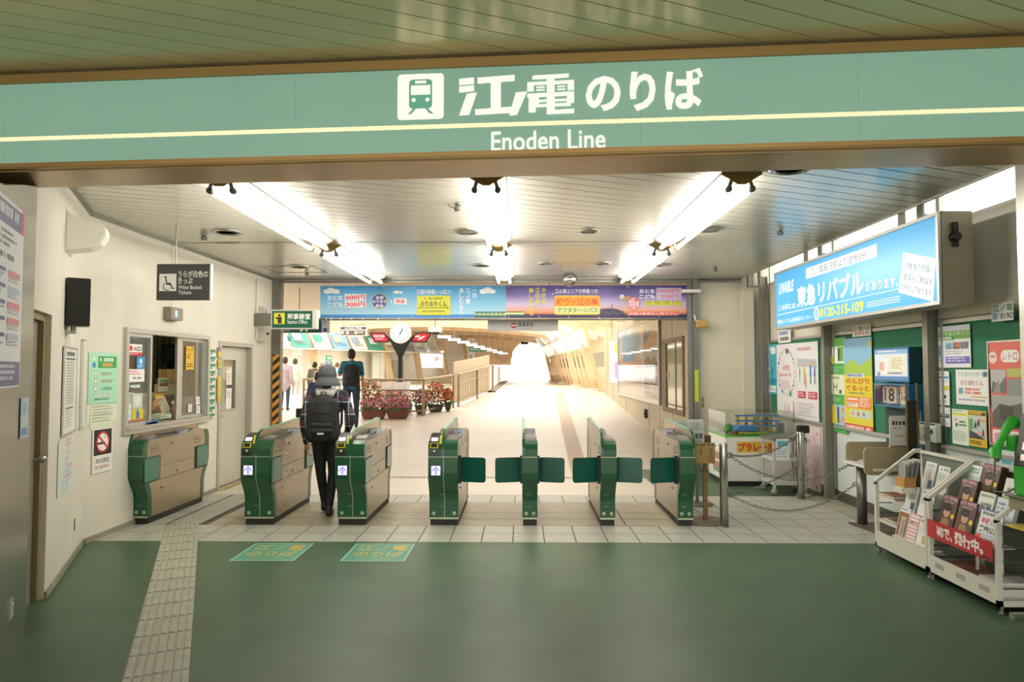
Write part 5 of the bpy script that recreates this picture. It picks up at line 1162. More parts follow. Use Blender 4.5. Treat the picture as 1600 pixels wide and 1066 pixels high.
# ------------------------------------------------------------------ magazine racks
M_RACK = mat('rack_cream', 'd8d4c6', .45); M_WIRE = mat('rack_wire', '4a4a40', .5)
def mag(name, label, cat, P0, w_, h_, th, tilt, draw, parent=None, group=None, base='eceae6', spine='8a7a70'):
    o = MB().box((0, 0, 0), (w_, th, h_), 0).build(name, [mat('mag_' + base, base, .4)], loc=P0); o.rotation_euler = (math.radians(-tilt), 0, -PI / 2)
    tag(o, label, cat, group)
    MB().box((.001, .001, -.0005), (w_ - .001, th - .001, h_ + .0005)).box((w_, .001, .001), (w_ + .0006, th - .001, h_ - .001)).build('page_edge', mat('pg_' + spine, spine, .7), o)
    p = Print(w_, h_); draw(p); p.build(o, 'cover_print'); return o
def rack(loc, Wr, label):
    t = thing('magazine_rack', label, 'magazine rack', loc, -PI / 2, 'cream magazine racks')
    pr_ = [(0, 0.05), (0, .62), (.36, .90), (.42, .90), (.42, 0.05)]
    for x in (0, Wr - .03):
        f_ = MB()
        for (y0, z0), (y1, z1), k in ((pr_[0], pr_[1], 0), (pr_[1], pr_[2], 0), (pr_[2], pr_[3], 0), (pr_[3], pr_[4], 0)):
            f_.prism([(y0, z0), (y0 + .03, z0), (y1 + .03, z1), (y1, z1)] if abs(y1 - y0) < .01 else [(y0, z0 - .02), (y1, z1 - .02), (y1, z1 + .015), (y0, z0 + .015)], 'x', x, x + .03)
        f_.box((x, 0, .05), (x + .03, .44, .09)); f_.build('side_frame', M_RACK, t)
        w__ = MB()
        for k in range(5): w__.box((x + .010, .02, .16 + .09 * k), (x + .018, .42, .167 + .09 * k))
        w__.build('side_wire', M_WIRE, t)
        for y in (.03, .40): MB().cyl((x + .015, y, 0), (x + .015, y, .05), .012).lathe([(.02, 0), (.02, .01)], (x + .015, y, 0), 12).build('foot', M_STEELD, t)
    MB().box((.03, 0, .05), (Wr - .03, .012, .19)).build('front_panel', M_RACK, t)
    MB().box((.03, 0, .05), (Wr - .03, .43, .06)).build('bottom_shelf', M_RACK, t)
    MB().box((0, .40, .88), (Wr, .43, .905)).build('top_bar', M_RACK, t)
    MB().box((.03, .42, .06), (Wr - .03, .43, .88), 0).build('back_panel', mat('rack_back', '6b7468', .6), t)
    for x in (.26, .52):
        MB().box((x, .2, .06), (x + .015, .215, .62)).build('upright', M_RACK, t)
    return t
RX, RY1_, RY2 = 3.17, 6.24, 5.44
r1 = rack((RX, RY1_, 0), .79, 'cream magazine rack with leaflets on tilted shelves, beside the writing desk')
r2 = rack((RX, RY2, 0), .79, 'cream magazine rack with a red banner strip, in front of the green telephone')
def shelf(r, x0, x1, y, z, d=.16, nm_='shelf'): MB().box((x0, y, z), (x1, y + d, z + .012)).box((x0, y - .004, z), (x1, y, z + .03)).build(nm_, M_RACK, r)
shelf(r1, .03, .30, .03, .48, .2); shelf(r1, .03, .30, .03, .27, .2)
shelf(r1, .30, .76, .0, .19, .14); shelf(r1, .30, .76, .07, .40, .14); shelf(r1, .30, .76, .21, .58, .14)
shelf(r2, .03, .76, .02, .42, .12); shelf(r2, .03, .76, .14, .56, .12); shelf(r2, .03, .76, .27, .68, .12)
RD = lambda ry, x, y, z: (RX + y, ry - x, z)
def d_txt(cols):
    def f_(p):
        p.L(.1, .06, .9, .2, 1, cols[0], .7, .1).L(.12, .26, .88, .55, 4, cols[1], .45); p.R(.55, .62, .92, .9, cols[2])
    return f_
def d_hot(p):
    p.R(0, 0, 1, 1, '5a4442').T('HOT PEPPER', .05, .03, .95, .16, 'd89aa8', .02).L(.15, .2, .85, .26, 1, 'c8a8a0', .6)
    p.C(.45, .46, .22, '2a2220', 22).C(.47, .54, .16, 'd0a080', 22).P([(.25, .40), (.68, .38), (.62, .50), (.34, .50)], '2a2220').C(.41, .54, .014, '2a2220', 8).C(.54, .54, .014, '2a2220', 8).R(.44, .62, .52, .635, 'a05a50').P([(.2, .98), (.3, .74), (.65, .74), (.8, .98)], '9a7c48').C(.86, .62, .08, 'e8d030', 16)
# rack one: leaflets
for k, (x, y, z, w_, h_, c_, lb) in enumerate((
    (.34, .22, .60, .15, .24, ('b8bcc0', 'c0c4c8', '55708a'), 'pale leaflet in the top row of the leaflet rack, nearest its centre'),
    (.52, .22, .60, .15, .23, ('5aa060', '7ab080', 'd8e4d8'), 'green lettered leaflet in the top row of the leaflet rack'),
    (.32, .08, .42, .16, .22, ('a8b0b8', 'b8bec4', '4a6a8a'), 'grey-white leaflet in the middle row of the leaflet rack'),
    (.52, .08, .42, .18, .22, ('90a0a8', 'b0b8b8', '6a9070'), 'tall pale leaflet with lines in the middle row of the leaflet rack'),
    (.31, .01, .205, .15, .25, ('c88a90', 'd8a8ac', 'c87880'), 'leaflet with a brown window photograph at the foot of the leaflet rack'),
    (.47, .01, .205, .13, .23, ('d87a8a', 'e0a0a8', '6a80c0'), 'pink striped leaflet at the foot of the leaflet rack'),
    (.61, .01, .205, .14, .22, ('d06a7a', 'e0b0b0', 'c8b060'), 'red and white leaflet at the foot of the leaflet rack'))):
    dr_ = d_txt(c_)
    if k == 4: dr_ = lambda p: p.R(.05, .16, .95, .97, '8a5a38').R(.3, .3, .75, .95, 'b8b4ae').R(.45, .4, .65, .92, '8a8884').L(.08, .04, .9, .12, 1, '888888')
    if k == 5: dr_ = lambda p: [p.R(0, i / 8, 1, i / 8 + .06, 'e09aa0') for i in range(8)] and p.R(.1, .3, .5, .36, '5a70b8').R(.6, .3, .9, .36, 'c8b84a') and None
    mag('leaflet', lb, 'leaflet', RD(RY1_, x, y, z + .014), w_, h_, .02, 14, dr_, group='leaflets in the cream rack', spine='b8b8b0')
for k, (x, z, n) in enumerate(((.05, .494, 5), (.05, .284, 3))):
    for i in range(n):
        o = MB().box((0, 0, 0), (.21, .17, .008)).build('booklet', mat('booklet_%d' % (i % 3), ['b8a890', '8a6a50', 'd8d0c0'][i % 3], .6), loc=RD(RY1_, x + random.uniform(0, .01), .04, z + .009 * i), rz=-PI / 2 + random.uniform(-.04, .04))
        tag(o, '%s booklet of the %s flat pile on the leaflet rack' % (['lowest', 'second', 'third', 'fourth', 'topmost'][i if i < n - 1 else 4], ['upper', 'lower'][k]), 'booklet', 'flat booklets in the leaflet rack'); MB().box((.02, .02, .008), (.19, .15, .0085)).build('print', mat('booklet_print', '77503a', .6), o)
t = thing('leaflet_basket', 'tan basket full of upright grey leaflets on the leaflet rack', 'basket', RD(RY1_, .33, .02, .64), -PI / 2)
MB().prism([(0, 0), (.12, 0), (.13, .08), (-.01, .08)], 'y', 0, .10).build('basket', mat('basket_tan', 'b8864a', .7), t)
for i in range(6): MB().box((.006, .012 + .014 * i, .02), (.114, .016 + .014 * i, .20 + .012 * i), 0, Matrix.Rotation(math.radians(-4 - 2 * i), 4, 'X')).build('leaflet', mat('leaf_grey_%d' % (i % 2), 'b4b6b2' if i % 2 else '8e908c', .6), t)
MB().box((0.0, -.02, -.05), (.12, .10, 0)).build('foot', M_RACK, t)
# rack two: magazines
HP = 'brown magazine with a portrait cover'
for k, (x, y, z, w_, h_, th, dr_, lb, bs) in enumerate((
    (.05, .04, .434, .19, .24, .012, d_hot, HP + ' in the front row, beside the rack frame', '5a4442'),
    (.26, .04, .434, .19, .24, .012, d_hot, HP + ' in the front row above the red banner centre', '5a4442'),
    (.10, .16, .574, .18, .23, .03, d_hot, HP + ' in the middle row, pale and upright', '5a4442'),
    (.16, .29, .694, .19, .23, .05, d_hot, HP + ' in the top row, thick with copies', '5a4442'),
    (.50, .04, .434, .22, .22, .012, lambda p: p.R(0, .0, 1, .04, '5a6ab0').L(.1, .08, .9, .2, 1, '666666', .8).T('年収', .1, .26, .5, .46, 'd83a3a', .03).T('と業', .55, .3, .95, .46, '2a2a2a', .01).T('実例公開', .08, .52, .95, .72, '2a2a2a', .02).R(.0, .78, 1, .8, '5a6ab0').R(.04, .82, .25, .96, 'e05a40').L(.3, .84, .95, .96, 2, '9aa0a8'), 'white jobs magazine with red and black headline in the front row', 'e8eaec'),
    (.33, .16, .574, .16, .17, .02, lambda p: p.T('WORK', .2, .45, .95, .8, '2a2a2a', .02).L(.1, .1, .9, .3, 1, '7aa060'), 'white and green work paper in the middle row', 'e4e8e0'),
    (.42, .29, .694, .17, .16, .02, lambda p: p.T('WORK', .2, .4, .95, .75, '2a2a2a', .02).R(0, .85, 1, 1, '8ab04a'), 'white work paper with a lime edge in the top row', 'e4e8e0'),
    (.52, .16, .574, .18, .16, .03, lambda p: p.L(.1, .2, .9, .8, 3, '6a7a9a', .6), 'pale blue-white town paper in the middle row', 'e0e4e6'),
    (.61, .29, .694, .13, .17, .03, lambda p: p.R(.1, .1, .9, .5, 'e8c8a0').L(.1, .6, .9, .9, 2, 'd07a5a'), 'cream and orange paper in the top row by the telephone', 'e8e4d8'),
    (.62, .27, .694, .1, .19, .01, lambda p: p.L(.1, .2, .9, .8, 3, '909a90', .6), 'thin olive-edged paper behind the cream and orange paper', 'b8b890'),
    (.02, .29, .694, .13, .20, .03, lambda p: p.L(.1, .1, .9, .35, 2, '4aa06a', .7).T('ピンク', .1, .42, .9, .62, '5aa878', .02), 'white paper with green lettering in the top row of the banner rack', 'eceeea'))):
    mag('magazine', lb, 'magazine', RD(RY2, x, y, z), w_, h_, th, 16, dr_, group='magazines in the banner rack', base=bs, spine='4a342e' if bs == '5a4442' else 'c8c8c0')
t = thing('banner_strip', 'red banner strip with white lettering across the magazine rack', 'banner', RD(RY2, .03, -.012, .335), -PI / 2)
MB().box((0, -.004, 0), (.73, 0, .135)).build('strip', mat('banner_red', 'b8343a', .35), t)
p = Print(.73, .135, 0, .0046); p.T('¥0で、', .16, .2, .42, .82, 'f4f2ee', .04).T('発行中。', .45, .14, .88, .84, 'f4f2ee', .04).R(.86, .84, .98, .94, '4a3030'); p.build(t)
for i in range(4):
    for j, (x, cl) in enumerate(((.06, '8a5a4c'), (.30, '6a4a3c'), (.52, 'd8d8d2'))):
        if j == 2 or i < 3:
            w_ = .20; o = MB().box((0, 0, 0), (w_, .26, .03)).build('magazine_pile' if False else 'spare_magazine', [mat('spare_' + cl, cl, .5)], loc=RD(RY2, x, .05, .062 + .031 * i), rz=-PI / 2 + random.uniform(-.05, .05))
            MB().box((-.001, -.001, .004), (w_ - .001, .2, .026)).build('page_edge', mat('spare_page', 'cfc8bc', .7), o)
            tag(o, '%s spare copy of the %s pile at the foot of the banner rack' % (['lowest', 'second', 'third', 'topmost'][i], ['maroon', 'brown', 'white'][j]), 'magazine', 'spare magazines at the foot of the rack')
for k in range(3): MB().box((.10 + .25 * k, -.004, .115), (.20 + .25 * k, -.001, .15)).build('label_plate', mat('label_grey', 'a8a49c', .5), r2)
# ------------------------------------------------------------------ telephone on its table
t = thing('phone_table', 'steel-edged small table carrying the green telephone', 'table', (3.20, 4.20, 0))
MB().box((0, 0, .79), (.5, .42, .81)).build('table_top', M_STEEL, t, bevel=.006)
MB().box((.02, .02, .72), (.48, .40, .79)).build('apron', mat('apron', '8d8566', .5), t)
for y in (.03, .38): MB().box((.3, y - .015, .02), (.33, y + .015, .74)).build('leg', M_STEELD, t)
MB().box((0, .01, .0), (.5, .04, .035)).box((0, .36, .0), (.5, .40, .035)).build('foot_bar', M_STEEL, t)
MB().box((-.01, .02, .60), (.45, .40, .61)).build('lower_shelf', mat('yellow_shelf', 'c8b83c', .4), t)
for k in range(3):
    o = MB().box((0, 0, 0), (.28, .2, .01)).build('directory', mat('dir_%d' % k, ['d8d4c0', 'c8904a', 'e8e4dc'][k], .5), loc=(3.24 + .02 * k, 4.3, .611 + .0105 * k), rz=.1 * k); tag(o, '%s thin directory on the yellow-edged shelf under the telephone' % ['lowest', 'middle', 'topmost'][k], 'booklet', 'directories under the telephone'); MB().box((.03, .03, .01), (.25, .17, .0104)).build('print', pm('8a8a80'), o)
q = aty(1571, 762, 4.5)
t = thing('public_telephone', 'bright green public telephone with a dark sloping keypad face', 'telephone', (3.215, 4.55, .81), math.radians(-68))
M_PH = mat('phone_green', '3fae3a', .35); M_PHD = mat('phone_face', '4d4c48', .4)
MB().prism([(0, 0), (0, .19), (.10, .52), (.24, .56), (.26, 0)], 'x', 0, .34).build('body', M_PH, t, bevel=.012)
fc = MB().prism([(-.006, .20), (.094, .525), (.10, .52), (0, .19)], 'x', .012, .328).build('face_plate', M_PHD, t)
def onface(x, s, w_, h_, th, m, nm_, par):
    dy, dz = .1, .33; L = math.hypot(dy, dz); uy, uz = dy / L, dz / L; ny, nz = -uz, uy
    y0, z0 = -.006 + uy * s, .20 + uz * s
    return MB().prism([(y0, z0), (y0 + uy * h_, z0 + uz * h_), (y0 + uy * h_ + ny * th, z0 + uz * h_ + nz * th), (y0 + ny * th, z0 + nz * th)], 'x', x, x + w_).build(nm_, m, par)
for r_ in range(4):
    for c_ in range(3): onface(.17 + .045 * c_, .02 + .04 * r_, .034, .028, .008, M_WHITE, 'key', fc)
onface(.05, .03, .09, .04, .006, M_ALU, 'card_slot', fc); onface(.05, .10, .09, .05, .006, M_ALU, 'coin_slot', fc); onface(.12, .24, .14, .05, .004, mat('phone_display', '7a5a3c', .3), 'display', fc)
MB().cyl((.10, -.001, .09), (.10, -.006, .09), .012).box((.2, -.004, .04), (.30, 0, .13)).build('return_slot', M_BLACK, t)
pts = [(-.05, .145, .45), (-.058, .11, .475), (-.062, .06, .43), (-.064, .0, .355), (-.06, -.045, .30), (-.055, -.085, .275), (-.05, -.09, .235)]
MB().tube(pts, [.034, .038, .028, .022, .025, .037, .036], 12).build('handset', M_PH, t, bevel=0)
MB().box((-.05, .02, .28), (0.0, .14, .38)).build('cradle', M_PH, t)
MB().tube([(-.05, -.09, .235), (-.07, -.08, .08), (-.10, -.07, -.04 + .05), (-.08, -.05, .01), (-.02, -.03, .012), (.0, .02, .04)], .006, 7).build('cord', M_GREY, t)
# ------------------------------------------------------------------ hanging banners at the back of the hall
def gradmat(name, stops, z0, z1):
    m = bpy.data.materials.new(name); m.use_nodes = True; nt = m.node_tree; b = nt.nodes['Principled BSDF']; b.inputs['Roughness'].default_value = .45
    tc = nt.nodes.new('ShaderNodeTexCoord'); sp = nt.nodes.new('ShaderNodeSeparateXYZ'); mr = nt.nodes.new('ShaderNodeMapRange'); rp = nt.nodes.new('ShaderNodeValToRGB')
    mr.inputs['From Min'].default_value = z0; mr.inputs['From Max'].default_value = z1
    nt.links.new(tc.outputs['Object'], sp.inputs[0]); nt.links.new(sp.outputs['Z'], mr.inputs['Value']); nt.links.new(mr.outputs[0], rp.inputs[0]); nt.links.new(rp.outputs[0], b.inputs['Base Color'])
    e = rp.color_ramp.elements
    while len(e) < len(stops): e.new(.5)
    for k, (t, c) in enumerate(stops): e[k].position = t; e[k].color = hexc(c)
    return m
YBN = 11.26
PN = Plane((0, YBN), 0)
a = aty(500, 497.5, YBN); b_ = aty(790, 447.5, YBN); c_ = aty(1081, 442, YBN)
zb, zt = a.z, b_.z + .01
m_blue = gradmat('banner_sky', [(0, '4a8ed0'), (.11, '4a8ed0'), (.12, 'b4dcf0'), (.5, '86c4ea'), (1, '3f9fdc')], zb, zt)
m_purp = gradmat('banner_dusk', [(0, '2e2c58'), (.10, '2e2c58'), (.14, 'd87a5a'), (.22, 'e8a888'), (.42, 'cfc0e0'), (.7, '7a6ab0'), (1, '4a4088')], zb, zt)
def banner(x0, x1, m, label):
    t = thing('ticket_banner', label, 'banner', (0, YBN, 0))
    n = 24; V = []
    for i in range(n + 1):
        x = x0 + (x1 - x0) * i / n; V += [(x, .006 * math.sin(i * .9), zb), (x, .002 * math.sin(i * .7), zt)]
    MB().add(V, [(2 * i, 2 * i + 2, 2 * i + 3, 2 * i + 1) for i in range(n)], 0, True).build('cloth', m, t, fix=False)
    b = MB()
    for i in range(7):
        x = x0 + .05 + (x1 - x0 - .1) * i / 6; b.ring((x, -.009, zt - .02), .010, .003, Matrix.Rotation(PI / 2, 4, 'X'), 8, 4); b.ring((x, -.009, zb + .02), .010, .003, Matrix.Rotation(PI / 2, 4, 'X'), 8, 4)
    o = b.build('eyelet', M_ALU, t); o['kind'] = 'stuff'
    MB().tube([(x0 + .02, 0, zt), (x0 + .02, 0, 3.06)], .003, 5).tube([(x1 - .02, 0, zt), (x1 - .02, 0, 3.06)], .003, 5).build('cord', M_WHITE, t)
    return t
n1 = banner(a.x, b_.x, m_blue, 'sky blue fare banner with a yellow panel and white clouds'); n2 = banner(b_.x + .004, c_.x, m_purp, 'purple sunset fare banner with an orange panel')
struct(MB().cyl((a.x - .3, YBN + .02, zb - .02), (c_.x + .12, YBN + .02, zb - .02), .016).build('trim_61', M_STEELD))
p = PxPrint(PN, 0, .009)
def c1(x, y): return 420 + x / 4.21, 430 + y / 4.21
def B1(x0, y0, x1, y1): return p.B(*c1(x0, y0), *c1(x1, y1))
W_ = 'f4f6f8'; RD_ = 'd84a5a'
for cx, cy, r in ((385, 108, 16), (410, 102, 20), (445, 108, 16), (845, 112, 10), (1410, 108, 16), (1440, 100, 20), (1470, 108, 15), (830, 114, 8), (870, 115, 8)):
    q = PN.uv(*c1(cx, cy)); p.C(q[0], 1 - q[1], r / 4.21 * YBN / FPX * 1.5, W_, 14, r / 4.21 * YBN / FPX)
p.T('おとな', *B1(387, 134, 488, 164), W_, .03); p.T('こども', *B1(387, 178, 488, 212), W_, .03)
for y, tx in ((125, '600円'), (172, '300円')): p.RR(*B1(500, y, 641, y + 43), 'f6f2f2', .1); p.T(tx, *B1(507, y + 5, 634, y + 39), RD_, .025)
q = PN.uv(*c1(728, 172)); r = 52 / 4.21 * YBN / FPX; p.C(q[0], 1 - q[1], r, 'e0d048', 26); p.C(q[0], 1 - q[1], r * .92, '3a4a98', 26)
p.T('全線', *B1(702, 136, 755, 160), W_, .02); p.T('のりおり', *B1(684, 163, 772, 185), W_, .02); p.T('自由', *B1(704, 190, 753, 214), W_, .02)
p.R(*B1(795, 172, 815, 177), W_); p.R(*B1(802, 163, 808, 186), W_); p.RR(*B1(825, 153, 907, 193), 'f4eef0', .1); p.T('特典', *B1(838, 158, 895, 189), RD_, .02)
p.T('沿線の特典いっぱい!', *B1(972, 94, 1195, 127), W_, .02); p.R(*B1(975, 135, 1195, 263), 'dcd84a')
p.T('江ノ電1日乗車券', *B1(1020, 146, 1145, 163), '4a6a3a', .01); p.T('のりおりくん', *B1(1000, 172, 1172, 208), '1e4a34', .03); p.R(*B1(990, 213, 1180, 217), '1e4a34'); p.L(*B1(1010, 234, 1165, 250), 1, '6a8a4a')
p.P([(PN.uv(*c1(x, y))[0], 1 - PN.uv(*c1(x, y))[1]) for x, y in ((984, 215), (996, 209), (996, 221))], '1e4a34'); p.P([(PN.uv(*c1(x, y))[0], 1 - PN.uv(*c1(x, y))[1]) for x, y in ((1186, 215), (1174, 209), (1174, 221))], '1e4a34')
p.TV('一日', *B1(1336, 84, 1370, 150), W_, .02); p.TV('江ノ電', *B1(1294, 84, 1328, 192), W_, .02); p.TV('楽しむなら', *B1(1250, 84, 1285, 262), W_, .02)
for x in (380, 412, 475, 545, 620, 720, 855): p.P([(PN.uv(*c1(a_, b2))[0], 1 - PN.uv(*c1(a_, b2))[1]) for a_, b2 in ((x - 8, 292), (x, 280), (x + 8, 292))], 'dce8f4')
p.R(*B1(1355, 241, 1558, 278), '2f6a50'); p.R(*B1(1357, 250, 1558, 264), 'e0dca0')
for k in range(7): p.R(*B1(1366 + 27 * k, 251, 1384 + 27 * k, 261), '6a8a90')
p.build(n1, 'lettering')
p = PxPrint(PN, 0, .009)
def c1(x, y): return 780 + x / 4.706, 430 + y / 4.706
Y_ = 'e8e04a'
p.R(*B1(50, 268, 185, 300), '2f6a50'); p.R(*B1(50, 275, 183, 290), 'e0dca0')
p.TV('午後の', *B1(310, 92, 347, 214), Y_, .02); p.TV('江の島', *B1(264, 92, 302, 214), Y_, .02); p.TV('楽しむなら', *B1(217, 92, 254, 300), Y_, .02)
p.T('江の島エリアの特典つき!', *B1(410, 101, 730, 137), W_, .02); p.RR(*B1(405, 150, 741, 293), 'e8c84a', .12); p.R(*B1(408, 160, 738, 228), 'f0a03c')
p.T('鎌倉・江の島', *B1(422, 172, 725, 224), 'd8502c', .02); p.R(*B1(408, 232, 738, 284), 'dce0a0'); p.T('アフタヌーンパス', *B1(428, 240, 725, 276), '6a8a4a', .02)
hill = [(742, 300), (742, 252), (780, 246), (822, 244), (870, 252), (915, 268), (936, 300)]; p.P([(PN.uv(*c1(*h_))[0], 1 - PN.uv(*c1(*h_))[1]) for h_ in hill], '3a3850'); p.R(*B1(825, 212, 830, 248), '3a3850')
for k in range(10): x = 755 + 17 * k; p.R(*B1(x, 262 + (k * 7) % 25, x + 5, 266 + (k * 7) % 25, ), ['e8a0a0', 'f0e0c0'][k % 2])
def ci(x, y, r, col): q = PN.uv(*c1(x, y)); p.C(q[0], 1 - q[1], r / 4.706 * YBN / FPX, col, 22)
ci(902, 160, 18, 'f0f0f4'); p.P([(PN.uv(*c1(*h_))[0], 1 - PN.uv(*c1(*h_))[1]) for h_ in ((900, 175), (955, 150), (962, 165), (905, 192))], 'e89a3c')
ci(988, 210, 47, 'e0553c'); ci(988, 210, 42, 'f2d8dc'); p.T('江電', *B1(960, 175, 1018, 198), 'd84a5a', .02); p.T('のりおり', *B1(952, 203, 1026, 219), 'd84a5a', .015); p.T('自由', *B1(964, 224, 1014, 244), 'd84a5a', .015)
p.T('おとな', *B1(1030, 103, 1143, 133), W_, .03); p.T('こども', *B1(1030, 142, 1143, 174), W_, .03); p.R(*B1(1153, 95, 1338, 181), 'cfc0e0'); p.T('1000円', *B1(1160, 102, 1318, 132), 'd8707a', .02); p.T('500円', *B1(1190, 142, 1318, 172), 'd8707a', .02)
for k in range(4): x = 1072 + 68 * k; p.RR(*B1(x, 190, x + 62, 224), 'dcd83c', .1); p.L(*B1(x + 6, 196, x + 56, 220), 2, '55602a', .5)
p.RR(*B1(938, 268, 1322, 297), 'e88a3c', .3); p.RR(*B1(943, 271, 1317, 294), 'e06a6a', .3); p.T('特典は裏面をご覧下さい', *B1(952, 275, 1310, 291), 'f4e4e0', .015)
for x, y in ((395, 140), (940, 88), (545, 160)): ci(x, y, 5, 'f0ecc0')
p.build(n2, 'lettering')
# grey exit-only sign below the banners
t = thing('hanging_sign', 'pale grey hanging sign with a red no-entry disc below the banners', 'sign', (0, 11.45, 0))
PG = Plane((0, 11.45), 0); a = aty(762, 517.5, 11.45); c = aty(872, 499, 11.45)
MB().box((a.x, 0, a.z), (c.x, .04, c.z)).build('sign_panel', mat('sign_grey', 'b4b2ae', .4), t, bevel=.003)
MB().cyl((a.x + .15, .02, c.z), (a.x + .15, .02, 3.1), .007, n=8).cyl((c.x - .15, .02, c.z), (c.x - .15, .02, 3.1), .007, n=8).build('rod', M_STEELD, t)
p = PxPrint(PG, 0, .0008); q = PG.uv(802.7, 508.8); p.C(q[0], 1 - q[1], .046, 'b03a3a', 22); p.R(q[0] - .032, 1 - q[1] - .009, q[0] + .032, 1 - q[1] + .009, 'e8e4e0')
p.T('降車専用', *p.B(810, 504, 833, 511), '3a3a3a', .015); p.T('For exiting only', *p.B(810, 512.5, 831, 515), '55555a', .0); p.build(t)
# lamp box and bracket at the steel jamb
t = thing('jamb_lamp', 'small beige lamp box on a bracket at the steel jamb', 'lamp', (2.86, 11.05, 0))
q = aty(1092, 506, 11.0); MB().box((-.04, -.10, q.z - .06), (.12, .0, q.z + .06)).build('box', mat('jamb_box', 'b08a4a', .5), t, bevel=.006); MB().tube([(-.08, -.05, q.z + .14), (-.06, -.05, q.z + .05), (0, -.05, q.z + .03)], .012, 8).build('bracket', M_WHITE, t)
q = aty(1085, 455, 11.0)
t = thing('jamb_light', 'short white tube lamp sticking out of the steel jamb by the purple banner', 'lamp', (2.80, 11.0, q.z)); MB().cyl((-.22, 0, 0), (.08, 0, 0), .03).build('tube', M_WHITE, t, bevel=.0); MB().tube([(.06, .02, 0), (.12, .05, .25), (.06, .05, .55)], .006, 6).build('cable', M_STEELD, t)
z0, z1 = aty(1083, 628, 11.05).z, aty(1083, 578, 11.05).z
tag(MB().box((2.79, 11.048, z0), (2.85, 11.058, z1)).box((2.792, 11.046, z0 + .002), (2.848, 11.048, z1 - .002)).build('reflective_tape', mat('lime_tape', 'b8cc2a', .4)), 'lime yellow tape on the steel jamb near the wooden window', 'tape')
t = thing('push_plate', 'small brass plate on the pale wall beside the steel jamb', 'plate', (2.95, 11.19, 1.0)); MB().box((-.02, 0, 0), (.02, .008, .18)).build('plate', M_BRONZE, t); MB().cyl((0, -.02, .09), (0, .0, .09), .012).build('knob', M_STEEL, t)

# ------------------------------------------------------------------ the concourse beyond
struct(MB().box((2.84, 11.35, 0), (3.0, 23.6, 3.6)).build('wall_corridor', mat('corridor_wall', 'b9ac90', .55, var=.08, scale=1.5, bump=.05, bscale=40)))
b = MB()
for y in (12.9, 14.1, 15.3, 18.6, 20.0, 21.4, 22.6): b.box((2.835, y, 0), (2.841, y + .012, 3.4))
b.box((2.83, 11.4, .95), (2.842, 20.2, .965)); struct(b.build('trim_62', mat('wall_joint', '8a7f68', .8)))
XC = 2.84; PC = Plane((XC, 0), -PI / 2)
def d_adv(p):
    p.R(0, 0, .66, .3, 'cfe0ea').R(.12, .1, .6, .42, '9ec4dc').P([(0, .5), (.12, .40), (.3, .46), (.5, .40), (.66, .5), (.66, .72), (0, .72)], 'd8a890').P([(.14, .44), (.2, .38), (.3, .44), (.36, .38), (.46, .42), (.5, .5), (.14, .5)], '5f9cc4').R(0, .72, .66, 1, 'e0cdb8')
    p.R(.68, 0, 1, .36, '4a86b8').P([(.68, .3), (.8, .2), (1, .08), (1, .36), (.68, .36)], 'd0a868').R(.68, .36, 1, .56, 'b8c4c8').P([(.7, .5), (.78, .44), (.84, .5), (.9, .44), (.98, .52), (.98, .58), (.7, .58)], '6a6a50').R(.7, .6, .98, .66, 'd89a7a').R(.7, .68, .98, .98, '6a6062').L(.72, .7, .96, .96, 5, 'd0c4c0', .6)
u0, z0, W_l, H_l = PC.quad((968, 508, 618, 1033, 497, 631))
t = thing('framed_poster', 'large glazed travel poster with blue sky on the corridor wall', 'poster', tuple(PC.at(u0, z0, 0)), -PI / 2)
H_l = 2.75 - z0
MB().box((0, -.02, 0), (W_l, 0, H_l)).build('backing', M_WHITE, t); p = Print(W_l - .1, H_l - .08); d_adv(p); o = p.build(t); o.location = (.05, -.02, .04)
for a, c in (((0, -.06, 0), (W_l, -.0, .05)), ((0, -.06, H_l - .05), (W_l, 0, H_l)), ((0, -.06, .05), (.06, 0, H_l - .05)), ((W_l - .06, -.06, .05), (W_l, 0, H_l - .05))): MB().box(a, c).build('frame', M_ALU, t)
MB().box((.05, -.052, .04), (W_l - .05, -.048, H_l - .04)).build('pane', glass('poster_glass', (.97, .97, .96), .35), t)
# wooden window
u0, z0, W_l, H_l = PC.quad((1037, 532, 641, 1070, 524, 652)); 
t = thing('window_3', None, None, tuple(PC.at(u0, z0, 0)), -PI / 2, kind='structure')
m_w = mat('dark_wood', '6a452c', .5, var=.15, scale=4)
MB().box((0, -.03, 0), (W_l, 0.01, .09)).box((0, -.03, H_l - .08), (W_l, .01, H_l)).box((0, -.03, .09), (.35, .01, H_l - .08)).box((W_l - .10, -.03, .09), (W_l, .01, H_l - .08)).build('frame', m_w, t)
MB().box((.35, -.01, .09), (W_l - .10, -.004, H_l - .08)).build('pane', mat('olive_glass', 'a3a37e', .08, metal=.25), t)
MB().box((W_l * .62, -.02, .09), (W_l * .62 + .05, .0, H_l - .08)).build('mullion', m_w, t); MB().box((.40, -.02, H_l * .45), (.55, -.01, H_l * .55)).build('latch_plate', M_BRONZE, t)
# kiosk cabinets / narrow notice by the corridor wall end
sheet('wall_notice', 'narrow white and purple notice panel at the far end of the corridor wall', 'notice', PC, (953, 534, 597, 966, 531, 600), 'e6dfe2', lambda p: p.R(.62, .05, .95, .3, 'c8c040').R(.62, .5, .95, .9, 'a88ac0').L(.1, .1, .5, .85, 8, 'd0a8b0', .5), edge=M_ALU)
t = thing('wall_socket', 'black outlet box low on the corridor wall', 'outlet', (XC, 15.6, rampz(15.6) + .35), -PI / 2); MB().box((-.1, -.06, -.1), (.1, 0, .1)).build('cover', M_BLACK, t, bevel=.01); MB().cyl((0, -.06, 0), (0, -.075, 0), .03).build('plug', M_GREY, t)
